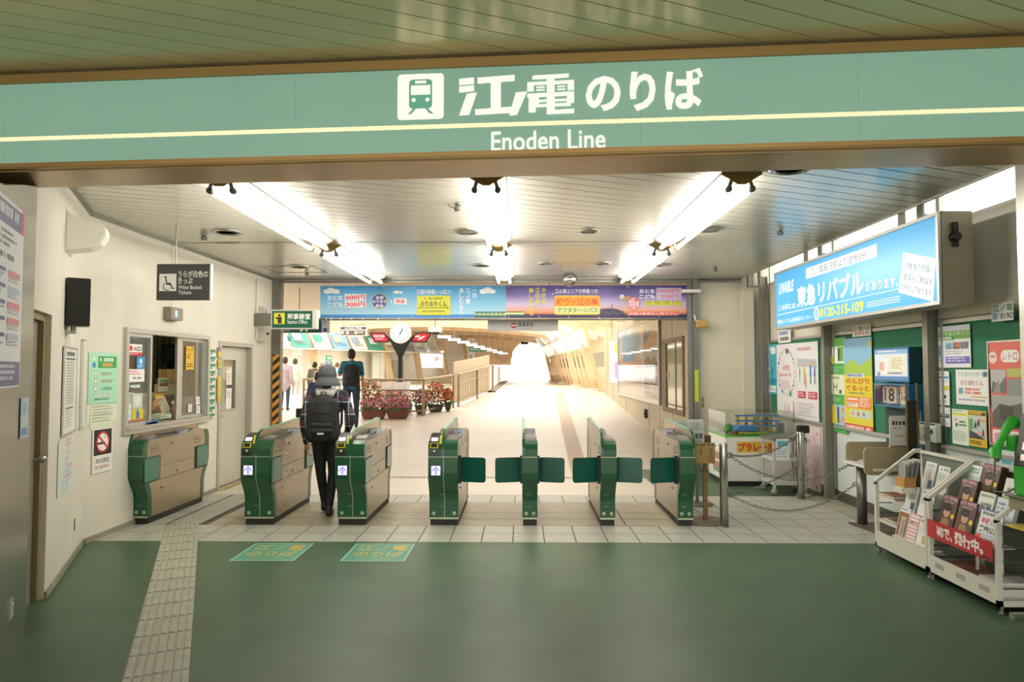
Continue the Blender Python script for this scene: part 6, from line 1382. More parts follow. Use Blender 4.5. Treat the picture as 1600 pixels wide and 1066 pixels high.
# soffit over the back of the hall, its unseen depth extended to darken the floor
sf = MB().box((-12, 11.22, 3.14), (2.84, 17.5, 3.2)).build('ceiling', M_DARK); struct(sf)
planks([(-12, 11.22), (2.84, 11.22), (2.84, 17.5), (-12, 17.5)], PI / 2 - .35, .14, 3.125, sf, mat('pale_soffit', 'cbbda6', .5))
# the shed: soffit, rafters, gable with its arched opening
sh = MB().box((-16, 33, 3.85), (6, 46, 3.95)).build('ceiling', M_DARK); struct(sh)
planks([(-16, 33), (3.4, 33), (3.4, 46), (-16, 46)], 0.0, .42, 3.838, sh, M_SOFFIT)
n_ = 70
for k in range(5): struct(MB().box((-12 + 3.6 * k, 17.9, 3.84), (-11.92 + 3.6 * k, 33, 3.92)).build('trim_%d' % (200 + k), M_TIMBER))
def rafter(y, xa, xb, zc, sag):
    pts = []; b = MB()
    for k in range(13):
        u = k / 12; x = xa + (xb - xa) * u; pts.append((x, zc - sag * (2 * u - 1) ** 2))
    for (x0, q0), (x1, q1) in zip(pts, pts[1:]): b.prism([(x0, q0 - .12), (x1, q1 - .12), (x1, q1 + .1), (x0, q0 + .1)], 'y', y - .07, y + .07)
    return struct(b.build('trim_%d' % (n_ + int(y)), M_TIMBER))
for y in (19, 21.5, 24, 26.5, 29, 32, 35, 39, 43): rafter(y, -12, 3.2, 3.74, .75)
b = MB(); ax, r_, zs, zt = .62, 1.32, 2.25, 4.2
arch = [(ax + r_ * math.cos(PI * k / 16), zs + r_ * math.sin(PI * k / 16)) for k in range(17)]
for (x0, q0), (x1, q1) in zip(arch, arch[1:]): b.prism([(x0, q0), (x1, q1), (x1, zt), (x0, zt)], 'y', 46, 46.2)
b.box((ax + r_, 46, RTOP), (8, 46.2, zt)).box((-4.2, 46, 1.9), (ax - r_, 46.2, zt)).box((-16, 46, RTOP), (-4.2, 46.2, zt)); struct(b.build('wall_gable', mat('gable_tan', 'dcc09a', .6, var=.06)))
b = MB()
for k in range(3): b.ring((ax - 1.75 - .0, 45.97, 2.6), .5 - .02 * k, .02, Matrix.Rotation(PI / 2, 4, 'X'), 18, 5)
b.box((-4.0, 45.9, 2.35), (ax - r_ - .1, 46, 2.42)); struct(b.build('trim_63', M_TIMBER))
t = thing('arch_clock', 'small dark box hanging in the bright arch', 'sign', (.2, 45.5, 0)); q = aty(825, 535.5, 45.5); MB().box((-.25, 0, q.z - .12), (.25, .1, q.z + .12)).build('box', M_BLACKM, t, bevel=.01); MB().cyl((0, .05, q.z), (0, .05, 3.85), .02).build('rod', M_STEELD, t)
# leaning timber wall on the platform edge
E0 = Vector((2.78, 23.8)); E1 = Vector((1.98, 44.5)); NR = 15
def edge_at(u): q = E0 + (E1 - E0) * u; return q.x, q.y
LEAN = .24; zf = RTOP
for k in range(NR):
    x, y = edge_at((k / (NR - 1)) ** 1.15); big = k % 4 == 1
    w_ = .16 if big else .08
    b = MB().prism([(x - w_, zf), (x + w_ * .2, zf), (x + w_ * .2 - LEAN * 2.9, zf + 2.9), (x - w_ - LEAN * 2.9, zf + 2.9)], 'y', y - w_ * .5, y + w_ * .5); struct(b.build('trim_%d' % (120 + k), M_TIMBER))
    if big: struct(MB().box((x - w_ * 2.2, y - .2, zf), (x + .1, y + .2, zf + .08)).build('trim_%d' % (140 + k), M_CREAM))
b = MB(); x0, y0 = edge_at(0); x1, y1 = edge_at(1)
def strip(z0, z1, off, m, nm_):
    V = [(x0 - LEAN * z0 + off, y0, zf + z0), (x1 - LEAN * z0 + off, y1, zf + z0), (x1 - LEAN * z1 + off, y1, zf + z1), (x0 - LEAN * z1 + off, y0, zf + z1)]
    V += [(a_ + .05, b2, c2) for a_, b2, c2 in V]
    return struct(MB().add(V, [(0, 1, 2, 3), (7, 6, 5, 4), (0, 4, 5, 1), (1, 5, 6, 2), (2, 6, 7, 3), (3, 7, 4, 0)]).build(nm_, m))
strip(0, .42, .06, M_TIMBER, 'trim_160'); strip(1.40, 1.52, .06, M_TIMBER, 'trim_161'); strip(.85, 1.4, .55, mat('outside_grey', '9c978a', .8), 'wall_outer')  # last strip: plain grey, set behind the openings
for k in range(9):
    u0_, u1_ = (k / 9) ** 1.1, ((k + 1) / 9) ** 1.1 - .006
    xa, ya_ = edge_at(u0_); xb, yb_ = edge_at(u1_); z0, z1 = 1.55, 2.15
    V = [(xa - LEAN * z0 - .1, ya_, zf + z0), (xb - LEAN * z0 - .1, yb_, zf + z0), (xb - LEAN * z1 - .22, yb_, zf + z1), (xa - LEAN * z1 - .22, ya_, zf + z1)]
    V += [(a_ + .03, b2, c2 + .01) for a_, b2, c2 in V]
    o = MB().add(V, [(0, 1, 2, 3), (7, 6, 5, 4), (0, 4, 5, 1), (1, 5, 6, 2), (2, 6, 7, 3), (3, 7, 4, 0)]).build('platform_advert', mat('advert_white', 'eef0ee', .35))
    tag(o, '%s white advertisement board of the leaning timber wall, counted from the corridor' % ['first', 'second', 'third', 'fourth', 'fifth', 'sixth', 'seventh', 'eighth', 'ninth'][k], 'advertisement', 'advertisement panels on the leaning timber wall')
    V2_ = [((V[0][i] * (1 - u) + V[1][i] * u) * (1 - v) + (V[3][i] * (1 - u) + V[2][i] * u) * v for i in range(3)) for u, v in ((.1, .1), (.9, .1), (.9, .35), (.1, .35))]
    V2_ = [tuple(q) for q in V2_]; V2_ = [(a_ - .004, b2, c2) for a_, b2, c2 in V2_]
    MB().add(V2_, [(0, 1, 2, 3)]).build('print', pm(['b8c8d8', 'e8b0a8', 'c8d8b8'][k % 3]), o, fix=False)
for k in range(5):
    xa, ya_ = edge_at(.06 + .17 * k)
    t = thing('ceiling_lightbox', '%s tilted white light panel hung under the shed roof' % ['first', 'second', 'third', 'fourth', 'fifth'][k], 'light', (xa - 1.15, ya_, zf + 2.35), 0, 'tilted light panels')
    M = Matrix.Rotation(math.radians(-38), 4, 'Y'); MB().box((-.10, -.4, -.3), (.10, .4, .3), 0, M).build('housing', M_WHITE, t); MB().box((-.104, -.37, -.27), (-.10, .37, .27), 0, M).box((.10, -.37, -.27), (.104, .37, .27), 0, M).build('diffuser', mat('panel_lit', 'fbfaf4', .4, emit=1.5), t); MB().cyl((0, 0, .2), (0, 0, .62), .012, n=6).build('rod', M_STEELD, t)
# platform lights row
q0 = aty(694, 526, 30); q1 = aty(786, 552, 44)
for k in range(9):
    q = q0 + (q1 - q0) * (k / 8)
    t = thing('platform_light', '%s small tube light of the row under the shed roof, counted from the clock' % ['first', 'second', 'third', 'fourth', 'fifth', 'sixth', 'seventh', 'eighth', 'ninth'][k], 'light', tuple(q), 0, 'small tube lights in a row'); MB().box((-.3, -.05, .0), (.3, .05, .05)).build('housing', M_WHITE, t); MB().cyl((-.28, 0, -.03), (.28, 0, -.03), .03, n=8).build('tube', mat('platform_tube', 'fffbf2', .4, emit=6), t); MB().cyl((0, 0, .05), (0, 0, 3.85 - q.z), .01, n=6).build('rod', M_STEELD, t)
# station building on the far side of the track
S0 = Vector((-14, 23.0)); S1 = Vector((-3.0, 44.0)); SD = (S1 - S0).normalized(); SRZ = math.atan2(SD.y, SD.x); SL = (S1 - S0).length
b = MB().box((0, 0, RTOP - .3), (SL, .3, 4.0)); struct(b.build('wall_station', mat('station_wall', 'ebe4d6', .6, var=.05), loc=(S0.x, S0.y, 0), rz=SRZ))
PS = Plane((S0.x, S0.y), SRZ)
zg = .45
b = MB()
for k in range(9):
    u = 1.2 + 2.6 * k
    V = MB().prism([(-.9, RTOP - .2), (-.66, RTOP - .2), (-.06, 3.9), (-.3, 3.9)], 'x', u - .14, u + .14).build('trim_%d' % (170 + k), M_TIMBER, loc=(S0.x, S0.y, 0), rz=SRZ); struct(V)
struct(MB().box((0, -1.0, 2.50), (SL, -.9, 2.56)).box((0, -.5, 3.3), (SL, -.4, 3.36)).build('trim_181', M_CREAM, loc=(S0.x, S0.y, 0), rz=SRZ))
adc = ['9ac0d8', 'e4e8e0', 'c8d8c4', '4aa48c', 'e0dcd0', '7aa6c4', 'd8d4c8', '3f9a80', 'c8b894', '8a98a8', 'c4cfd6', 'e4e4da']
for k in range(12):
    u = 3.6 + 1.25 * k; t = thing('slanted_advert', '%s slanted advertisement board along the far station wall, counted from the steel jamb' % ['first', 'second', 'third', 'fourth', 'fifth', 'sixth', 'seventh', 'eighth', 'ninth', 'tenth', 'eleventh', 'twelfth'][k], 'advertisement', tuple(PS.at(u, 2.58, .94)), SRZ, 'slanted advertisement boards')
    M = Matrix.Rotation(math.radians(-28), 4, 'X'); MB().box((0, -.02, 0), (1.05, .02, .8), 0, M).build('board', mat('adv_' + adc[k], adc[k], .4), t); p = Print(.95, .7); p.R(.05, .1, .6, .6, adc[(k + 3) % 12]).L(.1, .65, .9, .9, 2, '7a8088'); o = p.build(t); o.rotation_euler = (math.radians(-28), 0, 0); o.location = (.05, -.03, .05)
def stbox(px0, py0, px1, py1, out, name, label, cat, base, draw=None, lit=0.0):
    return sheet(name, label, cat, PS, (px0, py0, py1, px1, py0, py1), base, draw, out=out, th=.04, em=lit)
stbox(449, 541, 463, 555, .3, 'station_notice', 'blank white board on the far station wall beside the steel jamb', 'board', 'f0f0ee', lambda p: p.L(.1, .2, .9, .8, 3, 'd0d4d8'))
stbox(440, 526, 457, 534, .3, 'station_notice', 'pale blue photo board high on the far station wall', 'board', 'b8d0e4', lambda p: p.R(.1, .3, .9, .8, '8ab4d4'))
stbox(480, 534, 509, 548, .3, 'station_notice', 'wide white board with a pink rim on the far station wall', 'board', 'f2efee', lambda p: p.R(0, .86, 1, 1, 'd8a8a4').L(.1, .2, .9, .7, 3, 'd8d8d8'))
stbox(512, 536, 523, 550, .3, 'station_notice', 'small green edged notice on the far station wall', 'board', 'd8e4d4', lambda p: p.R(.2, .1, .8, .4, '8ab48a').L(.1, .5, .9, .9, 3, '9aa89a'))
stbox(530, 541, 543, 548, .3, 'exit_sign', 'green emergency exit sign on the far station wall', 'sign', '3a9a5a', lambda p: p.P([(.1, .5), (.35, .2), (.35, .8)], 'f0f4f0').R(.35, .4, .9, .6, 'f0f4f0'), .4)
stbox(478, 556, 487, 564, 1.2, 'exit_sign', 'small green sign near the people at the far platform', 'sign', '3f8f5c', lambda p: p.R(.2, .3, .8, .7, 'e8f0e8'), .2)
stbox(478, 565, 487, 571, 1.2, 'station_notice', 'small dark blue and green sign near the people at the far platform', 'sign', '3a5a78', lambda p: p.L(.1, .2, .9, .8, 2, 'd0dce0'))
stbox(571, 551, 583, 592, .4, 'station_door', 'tall pale green edged panel door on the far station wall, nearer the man in teal', 'door', 'e2e4d6', lambda p: p.R(0, 0, .08, 1, '8aa878').L(.2, .1, .9, .9, 12, 'cfd2c6', .3))
stbox(584, 551, 597, 592, .4, 'station_door', 'tall pale green edged panel door on the far station wall, nearer the clock pole', 'door', 'e4e6da', lambda p: p.R(.9, 0, 1, 1, '8aa878').L(.1, .1, .8, .9, 12, 'cfd2c6', .3))
stbox(604, 563, 621, 593, .4, 'station_gate', 'grey barred gate panel behind the clock pole', 'gate', 'b0a894', lambda p: [p.R(.05 + .1 * k, .05, .09 + .1 * k, .95, '8a8474') for k in range(10)] and None)
t = stbox(641, 548, 682, 575, .5, 'lit_poster', 'lit white poster board in a brown frame behind the railing', 'poster', 'f4f4f0', lambda p: p.R(.55, .1, .95, .2, 'c8ccd0').P([(.6, .45), (.75, .3), (.8, .5), (.65, .65)], 'e0b0a8').L(.08, .4, .4, .9, 5, 'c8d0dc', .4).R(.05, .8, .5, .9, 'd8d0e8'), .8)
for a, c in (((-.05, -.05, -.05), (2.2, .02, 0)),): pass
stbox(686, 540.5, 712, 551.5, 2.0, 'platform_sign', 'white and green platform sign hung over the railing', 'sign', 'f0f2ee', lambda p: p.R(0, .28, 1, .95, '58a888').L(.1, .5, .9, .75, 1, 'e8f4ec'))
stbox(689, 553, 696, 588, 1.9, 'platform_sign', 'tall narrow white board below the green platform sign', 'sign', 'e6e2d8', lambda p: p.R(.2, .05, .8, .3, '9aa8b0').R(.2, .75, .8, .85, 'c87a70'))
stbox(722, 567, 729, 576, .8, 'station_notice', 'dark blue and red pair of panels on the far gable', 'board', '40506c', lambda p: p.R(.55, 0, 1, 1, 'b0403c'))
# dark platform edge
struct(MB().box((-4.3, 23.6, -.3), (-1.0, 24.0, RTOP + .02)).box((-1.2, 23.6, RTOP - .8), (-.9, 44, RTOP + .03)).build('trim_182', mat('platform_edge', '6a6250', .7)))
b = MB()
for k in range(22): b.box((-1.3 + .0 * k, 26 + .7 * k, RTOP), (-1.26, 26.05 + .7 * k, RTOP + .9))
b.box((-1.3, 26, RTOP + .88), (-1.26, 42, RTOP + .93)); o = b.build('platform_fence', M_WHITE); tag(o, 'low white fence along the far platform edge', 'fence')
# hanging signs near the clock
t = thing('hanging_sign', 'brown and white platform direction sign hung before the clock', 'sign', (0, 19.0, 0)); PH_ = Plane((0, 19.0), 0); a = aty(530.5, 525, 19); c = aty(573, 510, 19)
MB().box((a.x, 0, a.z), (c.x, .1, c.z)).build('housing', M_WHITE, t, bevel=.005); MB().cyl((a.x + .1, .05, c.z), (a.x + .1, .05, 3.8), .01, n=6).cyl((c.x - .1, .05, c.z), (c.x - .1, .05, 3.8), .01, n=6).build('rod', M_STEELD, t)
p = PxPrint(PH_, .2, .001); p.R(*p.B(532, 511, 572, 515), '4a4638'); p.R(*p.B(532, 516.5, 571, 524), '6a5a40'); p.T('のりばご案内', *p.B(539, 511.5, 565, 514.5), 'f0f0e8', .02)
for x in (533, 541, 554): p.R(*p.B(x, 518, x + 4, 522), 'e8e4d8')
p.L(*p.B(559, 518.5, 570, 521.5), 1, 'e8e4d8'); p.build(t)
t = thing('hanging_sign', 'long dark green sign with a lilac end panel behind the station office sign', 'sign', (0, 12.3, 0)); PH_ = Plane((0, 12.3), 0); a = aty(440, 520, 12.3); c = aty(503, 497.5, 12.3); e = aty(513, 520, 12.3)
MB().box((a.x, 0, a.z), (c.x, .1, c.z)).build('panel', mat('deep_green', '1e4a3c', .4), t); MB().box((c.x, -.002, a.z), (e.x, .1, c.z)).build('end_panel', mat('lilac_white', 'c4c4d4', .4), t); MB().cyl((a.x + .3, .05, c.z), (a.x + .3, .05, 3.12), .01, n=6).cyl((c.x, .05, c.z), (c.x, .05, 3.12), .01, n=6).build('rod', M_STEELD, t)
p = PxPrint(PH_, 0, .003); p.L(*p.B(442, 516, 455, 518), 1, 'b8c8c0'); p.C(*[(q[0], 1 - q[1]) for q in (PH_.uv(471, 516),)][0], .03, 'c8d0c8', 12); p.C(*[(q[0], 1 - q[1]) for q in (PH_.uv(479, 516),)][0], .03, 'c8d0c8', 12); p.R(*p.B(505, 513, 511, 518.5), '3a5a90'); p.R(*p.B(506.5, 502, 508, 507), '5a5a6a'); p.build(t)
t = thing('ceiling_speaker', 'white box with a black underside hung above the railing', 'speaker', (0, 20.5, 0)); a = aty(669, 523, 20.5); c = aty(689, 511, 20.5); MB().box((a.x, 0, a.z + .08), (c.x, .3, c.z)).build('housing', M_CREAM, t, bevel=.01); MB().box((a.x + .0, .01, a.z), (c.x - .06, .29, a.z + .08)).build('underside', M_BLACK, t); MB().cyl(((a.x + c.x) / 2, .15, c.z), ((a.x + c.x) / 2, .15, 3.85), .02, n=8).build('rod', M_STEELD, t)
# ------------------------------------------------------------------ clock on its forked pole
q = aty(626.3, 521, 19.0); zk = rampz(19.0); cx_ = q.x
t = thing('station_clock', 'round white station clock on a black forked pole with red wing panels', 'clock', (cx_, 19.0, zk)); zc = q.z - zk; R_ = 16.5 * 19 / FPX
MB().box((-.06, -.06, 0), (.06, .06, zc - .62)).prism([(-.06, zc - .65), (.06, zc - .65), (.30, zc - .20), (.10, zc - .20), (0, zc - .32), (-.10, zc - .20), (-.30, zc - .20)], 'y', -.06, .06).build('pole', M_BLACK, t, bevel=.006)
MB().lathe([(R_, -.06), (R_, .06), (R_ * .9, .075), (R_ * .9, .06)], n=36, M=Matrix.Translation((0, 0, zc)) @ Matrix.Rotation(PI / 2, 4, 'X')).build('case', M_CREAM, t)
fc = MB().lathe([(0.001, .0), (R_ * .9, .0), (R_ * .9, .004), (0.001, .004)], n=36, M=Matrix.Translation((0, -.066, zc)) @ Matrix.Rotation(PI / 2, 4, 'X')).build('dial', mat('dial_lit', 'f6f7f4', .4, emit=.5), t)
b = MB()
for k in range(12): b.box((-.012, -.076, R_ * .70), (.012, -.072, R_ * .82), 0, Matrix.Translation((0, 0, zc)) @ Matrix.Rotation(k * PI / 6, 4, 'Y') )
o = b.build('hour_mark', M_GREY, fc); o['kind'] = 'stuff'
MB().box((-.014, -.082, -.05), (.014, -.078, R_ * .45), 0, Matrix.Translation((0, 0, zc)) @ Matrix.Rotation(math.radians(28), 4, 'Y')).build('hour_hand', M_BLACK, fc); MB().box((-.010, -.087, -.06), (.010, -.083, R_ * .66), 0, Matrix.Translation((0, 0, zc)) @ Matrix.Rotation(math.radians(24), 4, 'Y')).build('minute_hand', M_BLACK, fc)
def wing(s):
    P_ = [(s * .20, zc - .22), (s * .40, zc - .26), (s * .72, zc - .26), (s * .88, zc + .02), (s * .45, zc + .02)]
    o = MB().prism(P_, 'y', -.05, .05).build('wing', M_BLACK, t); Q_ = [(s * .33, zc - .20), (s * .42, zc - .225), (s * .70, zc - .225), (s * .82, zc - .01), (s * .47, zc - .01)]
    MB().prism(Q_, 'y', -.056, -.05).build('red_panel', mat('wing_red', 'b8242e', .35, emit=.25), o)
    p = Print(.3, .14, .2); (p.T('東京藤沢店', .0, .0, 1, .4, 'f4e8e4', .03).T('こちらへ', .2, .5, 1, .9, 'f4e8e4', .02) if s < 0 else p.P([(.2, .9), (.5, .9), (.95, .2), (.75, .2)], 'f4e8e4').L(.0, .1, .6, .5, 2, 'f4e8e4', .7)); q_ = p.build(o); q_.location = (s * .58 - .17, -.057, zc - .19)
wing(-1); wing(1)
# ------------------------------------------------------------------ railing, planters, flowers
M_RAIL = mat('rail_brass', '9c8a6a', .35, metal=.6)
def railing(pts, name, label, panel=False):
    t = thing(name, label, 'railing', (0, 0, 0))
    for (x0, y0), (x1, y1) in zip(pts, pts[1:]):
        z0, z1 = rampz(y0), rampz(y1)
        for h_, r in ((.93, .03), (.66, .02), (.12, .022)): MB().tube([(x0, y0, z0 + h_), (x1, y1, z1 + h_)], r, 8).build('rail', M_RAIL, t)
        L = math.hypot(x1 - x0, y1 - y0); n = max(2, int(L / .28)); b = MB()
        for k in range(n): u = (k + .5) / n; b.cyl((x0 + (x1 - x0) * u, y0 + (y1 - y0) * u, z0 + (z1 - z0) * u + .12), (x0 + (x1 - x0) * u, y0 + (y1 - y0) * u, z0 + (z1 - z0) * u + .93), .005, n=5)
        o = b.build('wire', M_STEELD, t); o['kind'] = 'stuff'
    for x, y in pts: MB().cyl((x, y, rampz(y)), (x, y, rampz(y) + .95), .035).build('post', M_RAIL, t)
    return t
a = atr(661, 650); b_ = atr(708, 638); c_ = atr(716, 636); d_ = atr(770, 613)
railing([(a.x - 3.2, a.y + .25), (a.x - 1.6, a.y + .12), (a.x, a.y)], 'brass_railing', 'brown three-bar railing behind the flower boxes')
railing([(a.x, a.y + .05), (b_.x, b_.y)], 'brass_railing', 'short oblique brown railing beside the orange flowers')
t = railing([(c_.x, c_.y), ((c_.x + d_.x) / 2, (c_.y + d_.y) / 2), (d_.x, d_.y)], 'brass_railing', 'long brown railing running away along the platform edge')
x0, y0, x1, y1 = c_.x - .12, c_.y, d_.x - .12, d_.y
V = [(x0, y0, rampz(y0) + .1), (x1, y1, rampz(y1) + .1), (x1, y1, rampz(y1) + 1.28), (x0, y0, rampz(y0) + 1.28)]; V += [(p_[0] - .03, p_[1], p_[2]) for p_ in V]
MB().add(V, [(0, 1, 2, 3), (7, 6, 5, 4), (0, 4, 5, 1), (1, 5, 6, 2), (2, 6, 7, 3), (3, 7, 4, 0)]).build('panel', mat('fence_panel_tan', 'bfa98a', .5, var=.1, scale=3, stretch=(1, 8, .2)), t)
def planter(px0, px1, py, h_flow, col, cols, label, d_off=0.0, hb=.24):
    a = atr(px0, py); c = atr(px1, py); wd = c.x - a.x; y = a.y + d_off; z = rampz(y)
    t = thing('flower_box', label, 'planter', (a.x * (y / a.y), y, z)); M_ = mat('box_' + col, col, .6)
    MB().prism([(.03, .04), (wd - .03, .04), (wd, hb), (0, hb)], 'y', 0, .26).box((.05, .02, 0), (wd - .05, .24, .04)).build('box', M_, t, bevel=.01)
    MB().box((-.01, -.01, hb - .04), (wd + .01, .27, hb)).build('rim', M_, t)
    f_ = MB(); g_ = MB(); rr = random.Random(px0)
    for k in range(int(110 * (.6 + 3 * h_flow))):
        x = rr.uniform(-.02, wd + .02); y_ = rr.uniform(-.12, .34); zz = hb + rr.uniform(-.04, h_flow) * (1 - .5 * abs(x / wd - .5)); a1 = rr.uniform(0, 6.28); l_ = rr.uniform(.04, .09)
        g_.add([(x, y_, zz), (x + l_ * math.cos(a1), y_ + l_ * math.sin(a1), zz + .02), (x + .3 * l_ * math.cos(a1 + .8), y_ + .3 * l_ * math.sin(a1 + .8), zz + .05)], [(0, 1, 2)])
    for k in range(int(260 * (.6 + 2.4 * h_flow))):
        x = rr.uniform(-.03, wd + .03); y_ = rr.uniform(-.14, .36); zz = hb + .02 + h_flow * rr.uniform(.1, 1) * (1 - .35 * abs(x / wd - .5)); r = rr.uniform(.018, .034); mi = rr.randrange(len(cols))
        tl = Matrix.Translation((x, y_, zz)) @ Matrix.Rotation(rr.uniform(-1.2, 1.2), 4, 'X') @ Matrix.Rotation(rr.uniform(-1, 1), 4, 'Y') @ Matrix.Rotation(rr.uniform(0, 3), 4, 'Z')
        V = [(0, 0, -.006)]
        for j in range(10): rad = r if j % 2 == 0 else r * .55; V.append((rad * math.cos(j * PI / 5), rad * math.sin(j * PI / 5), .004 if j % 2 == 0 else 0))
        f_.add(V, [(0, 1 + j, 1 + (j + 1) % 10) for j in range(10)], mi, False, tl)
    o = g_.build('foliage', mat('leaf_green', '4a7a34', .6), t, fix=False); o['kind'] = 'stuff'
    o = f_.build('blossoms', [mat('bl_' + q, q, .5) for q in cols], t, fix=False); o['kind'] = 'stuff'
PK = ['d04a7c', 'c02e62', 'dc6c98', 'e8a0ba']; OR = ['dc6a22', 'cc4a1a', 'e68a38', 'd0602c']
planter(564, 600, 655, .28, '6a3428', PK, 'brown flower box with pink blossoms beside the man in teal', -.05); planter(604, 637, 655, .28, '6a3428', PK, 'brown flower box with pink blossoms below the clock pole', -.05)
planter(648, 666, 652, .42, '55504a', PK, 'grey flower box with pink blossoms behind the railing corner', .5); planter(668, 692, 650, .62, '55504a', OR, 'flower box heaped with orange blossoms behind the oblique railing', .7, .2); planter(564, 590, 652, .70, '55504a', OR, 'flower box heaped with orange blossoms beside the white display board', .5, .2)
planter(593, 644, 650, .34, '6f6a60', ['e07a80', 'e8a0a0', 'd85a6a'], 'long grey flower box with coral blossoms in front of the white display board', .45)
planter(694, 705, 648, .40, '4a4038', ['d85a3c', 'e88a60', 'c84a3a'], 'small dark flower box with red blossoms at the end of the oblique railing', .6)
a = aty(585, 632, 18.6); c = aty(637, 597, 18.6)
t = thing('display_board', 'white leaning display board behind the front railing', 'board', (a.x, 18.6, rampz(18.6))); W_l, H_l = c.x - a.x, c.z - rampz(18.6); M = Matrix.Rotation(math.radians(-8), 4, 'X')
MB().prism([(0, .25), (W_l - .1, .25), (W_l, H_l), (.12, H_l)], 'y', 0, .04, 0, M).build('board', M_WHITE, t); MB().prism([(-.04, .0), (.02, .0), (.12, H_l + .02), (.06, H_l + .02)], 'y', -.03, .07, 0, M).build('leg', M_WHITE, t); MB().prism([(W_l - .1, 0), (W_l - .04, 0), (W_l + .06, H_l + .02), (W_l, H_l + .02)], 'y', -.03, .07, 0, M).build('leg', M_WHITE, t); MB().box((W_l - .62, -.02, H_l - .25), (W_l - .15, -.005, H_l - .2), 0, M).box((W_l - .6, -.02, H_l - .38), (W_l - .18, -.005, H_l - .33), 0, M).build('dark_slot', M_BLACKM, t)
# ------------------------------------------------------------------ people
def body(name, prims, m, parent, vox, smooth=5, mats=None):
    """one continuous surface grown from tapered limbs"""
    b = MB()
    for p_ in prims:
        if p_[0] == 'b': b.ball(p_[1], p_[2], 16, M=p_[3] if len(p_) > 3 else None)
        else:
            a, c, r0, r1 = Vector(p_[1]), Vector(p_[2]), p_[3], p_[4]
            b.tube([a, a + (c - a) * .33, a + (c - a) * .67, c], [r0, r0 * .75 + r1 * .25 + (p_[5] if len(p_) > 5 else 0), r0 * .4 + r1 * .6, r1], 12); b.ball(a, r0, 12); b.ball(c, r1, 12)
    o = b.build(name, m, parent)
    md = o.modifiers.new('join', 'REMESH'); md.mode = 'VOXEL'; md.voxel_size = vox; md.use_smooth_shade = True
    ms = o.modifiers.new('soften', 'SMOOTH'); ms.factor = .5; ms.iterations = smooth
    return o
def hand(p0, d, side, s, curl=.4):
    """palm and five fingers from the wrist p0 along d; side is the way the thumb points"""
    d = Vector(d).normalized(); sd = Vector(side); sd = (sd - d * sd.dot(d)).normalized(); nn = d.cross(sd); p0 = Vector(p0)
    pr_ = [('c', p0, p0 + d * .045 * s, .026 * s, .030 * s)]
    for k, l_ in enumerate((.068, .076, .070, .055)):
        off = sd * (.027 - .018 * k) * s; a = p0 + d * .055 * s + off; pr_.append(('c', p0 + d * .03 * s + off * .9, a + d * .03 * s, .013 * s, .010 * s))
        m1 = a + d * .03 * s; d2 = (d * math.cos(curl) + nn * math.sin(curl)).normalized(); m2 = m1 + d2 * l_ * .5 * s; d3 = (d * math.cos(curl * 2) + nn * math.sin(curl * 2)).normalized()
        pr_ += [('c', m1, m2, .010 * s, .009 * s), ('c', m2, m2 + d3 * l_ * .5 * s, .009 * s, .007 * s)]
    a = p0 + d * .02 * s + sd * .024 * s; td = (d * .7 + sd * .75).normalized(); e = a + td * .045 * s; pr_ += [('c', a, e, .013 * s, .011 * s), ('c', e, e + (d * .9 + sd * .3).normalized() * .035 * s, .011 * s, .008 * s)]
    return pr_
SKIN = mat('skin', 'c99874', .5)
def plaid(name):
    m = bpy.data.materials.new(name); m.use_nodes = True; nt = m.node_tree; b = nt.nodes['Principled BSDF']; b.inputs['Roughness'].default_value = .8
    tc = nt.nodes.new('ShaderNodeTexCoord'); sp = nt.nodes.new('ShaderNodeSeparateXYZ'); nt.links.new(tc.outputs['Object'], sp.inputs[0]); cur = None
    def line(src, period, width, phase):
        a = nt.nodes.new('ShaderNodeMath'); a.operation = 'ADD'; a.inputs[1].default_value = phase + 10; nt.links.new(src, a.inputs[0])
        f_ = nt.nodes.new('ShaderNodeMath'); f_.operation = 'MODULO'; f_.inputs[1].default_value = period; nt.links.new(a.outputs[0], f_.inputs[0])
        g = nt.nodes.new('ShaderNodeMath'); g.operation = 'LESS_THAN'; g.inputs[1].default_value = width; nt.links.new(f_.outputs[0], g.inputs[0]); return g.outputs[0]
    col = None
    for src, per, wd, ph_, c, fac in ((sp.outputs['Z'], .14, .055, 0, '1c1c24', .9), (sp.outputs['X'], .12, .045, 0, '1c1c24', .8), (sp.outputs['Z'], .14, .012, .085, 'd8d4d0', .75), (sp.outputs['X'], .12, .010, .07, 'd8d4d0', .7), (sp.outputs['Z'], .14, .02, .05, '8a4a52', .6)):
        mx = nt.nodes.new('ShaderNodeMix'); mx.data_type = 'RGBA'
        l_ = line(src, per, wd, ph_); mu = nt.nodes.new('ShaderNodeMath'); mu.operation = 'MULTIPLY'; mu.inputs[1].default_value = fac; nt.links.new(l_, mu.inputs[0]); nt.links.new(mu.outputs[0], mx.inputs[0])
        if col is None: mx.inputs[6].default_value = hexc('4a4c62')
        else: nt.links.new(col, mx.inputs[6])
        mx.inputs[7].default_value = hexc(c); col = mx.outputs[2]
    nt.links.new(col, b.inputs['Base Color']); return m
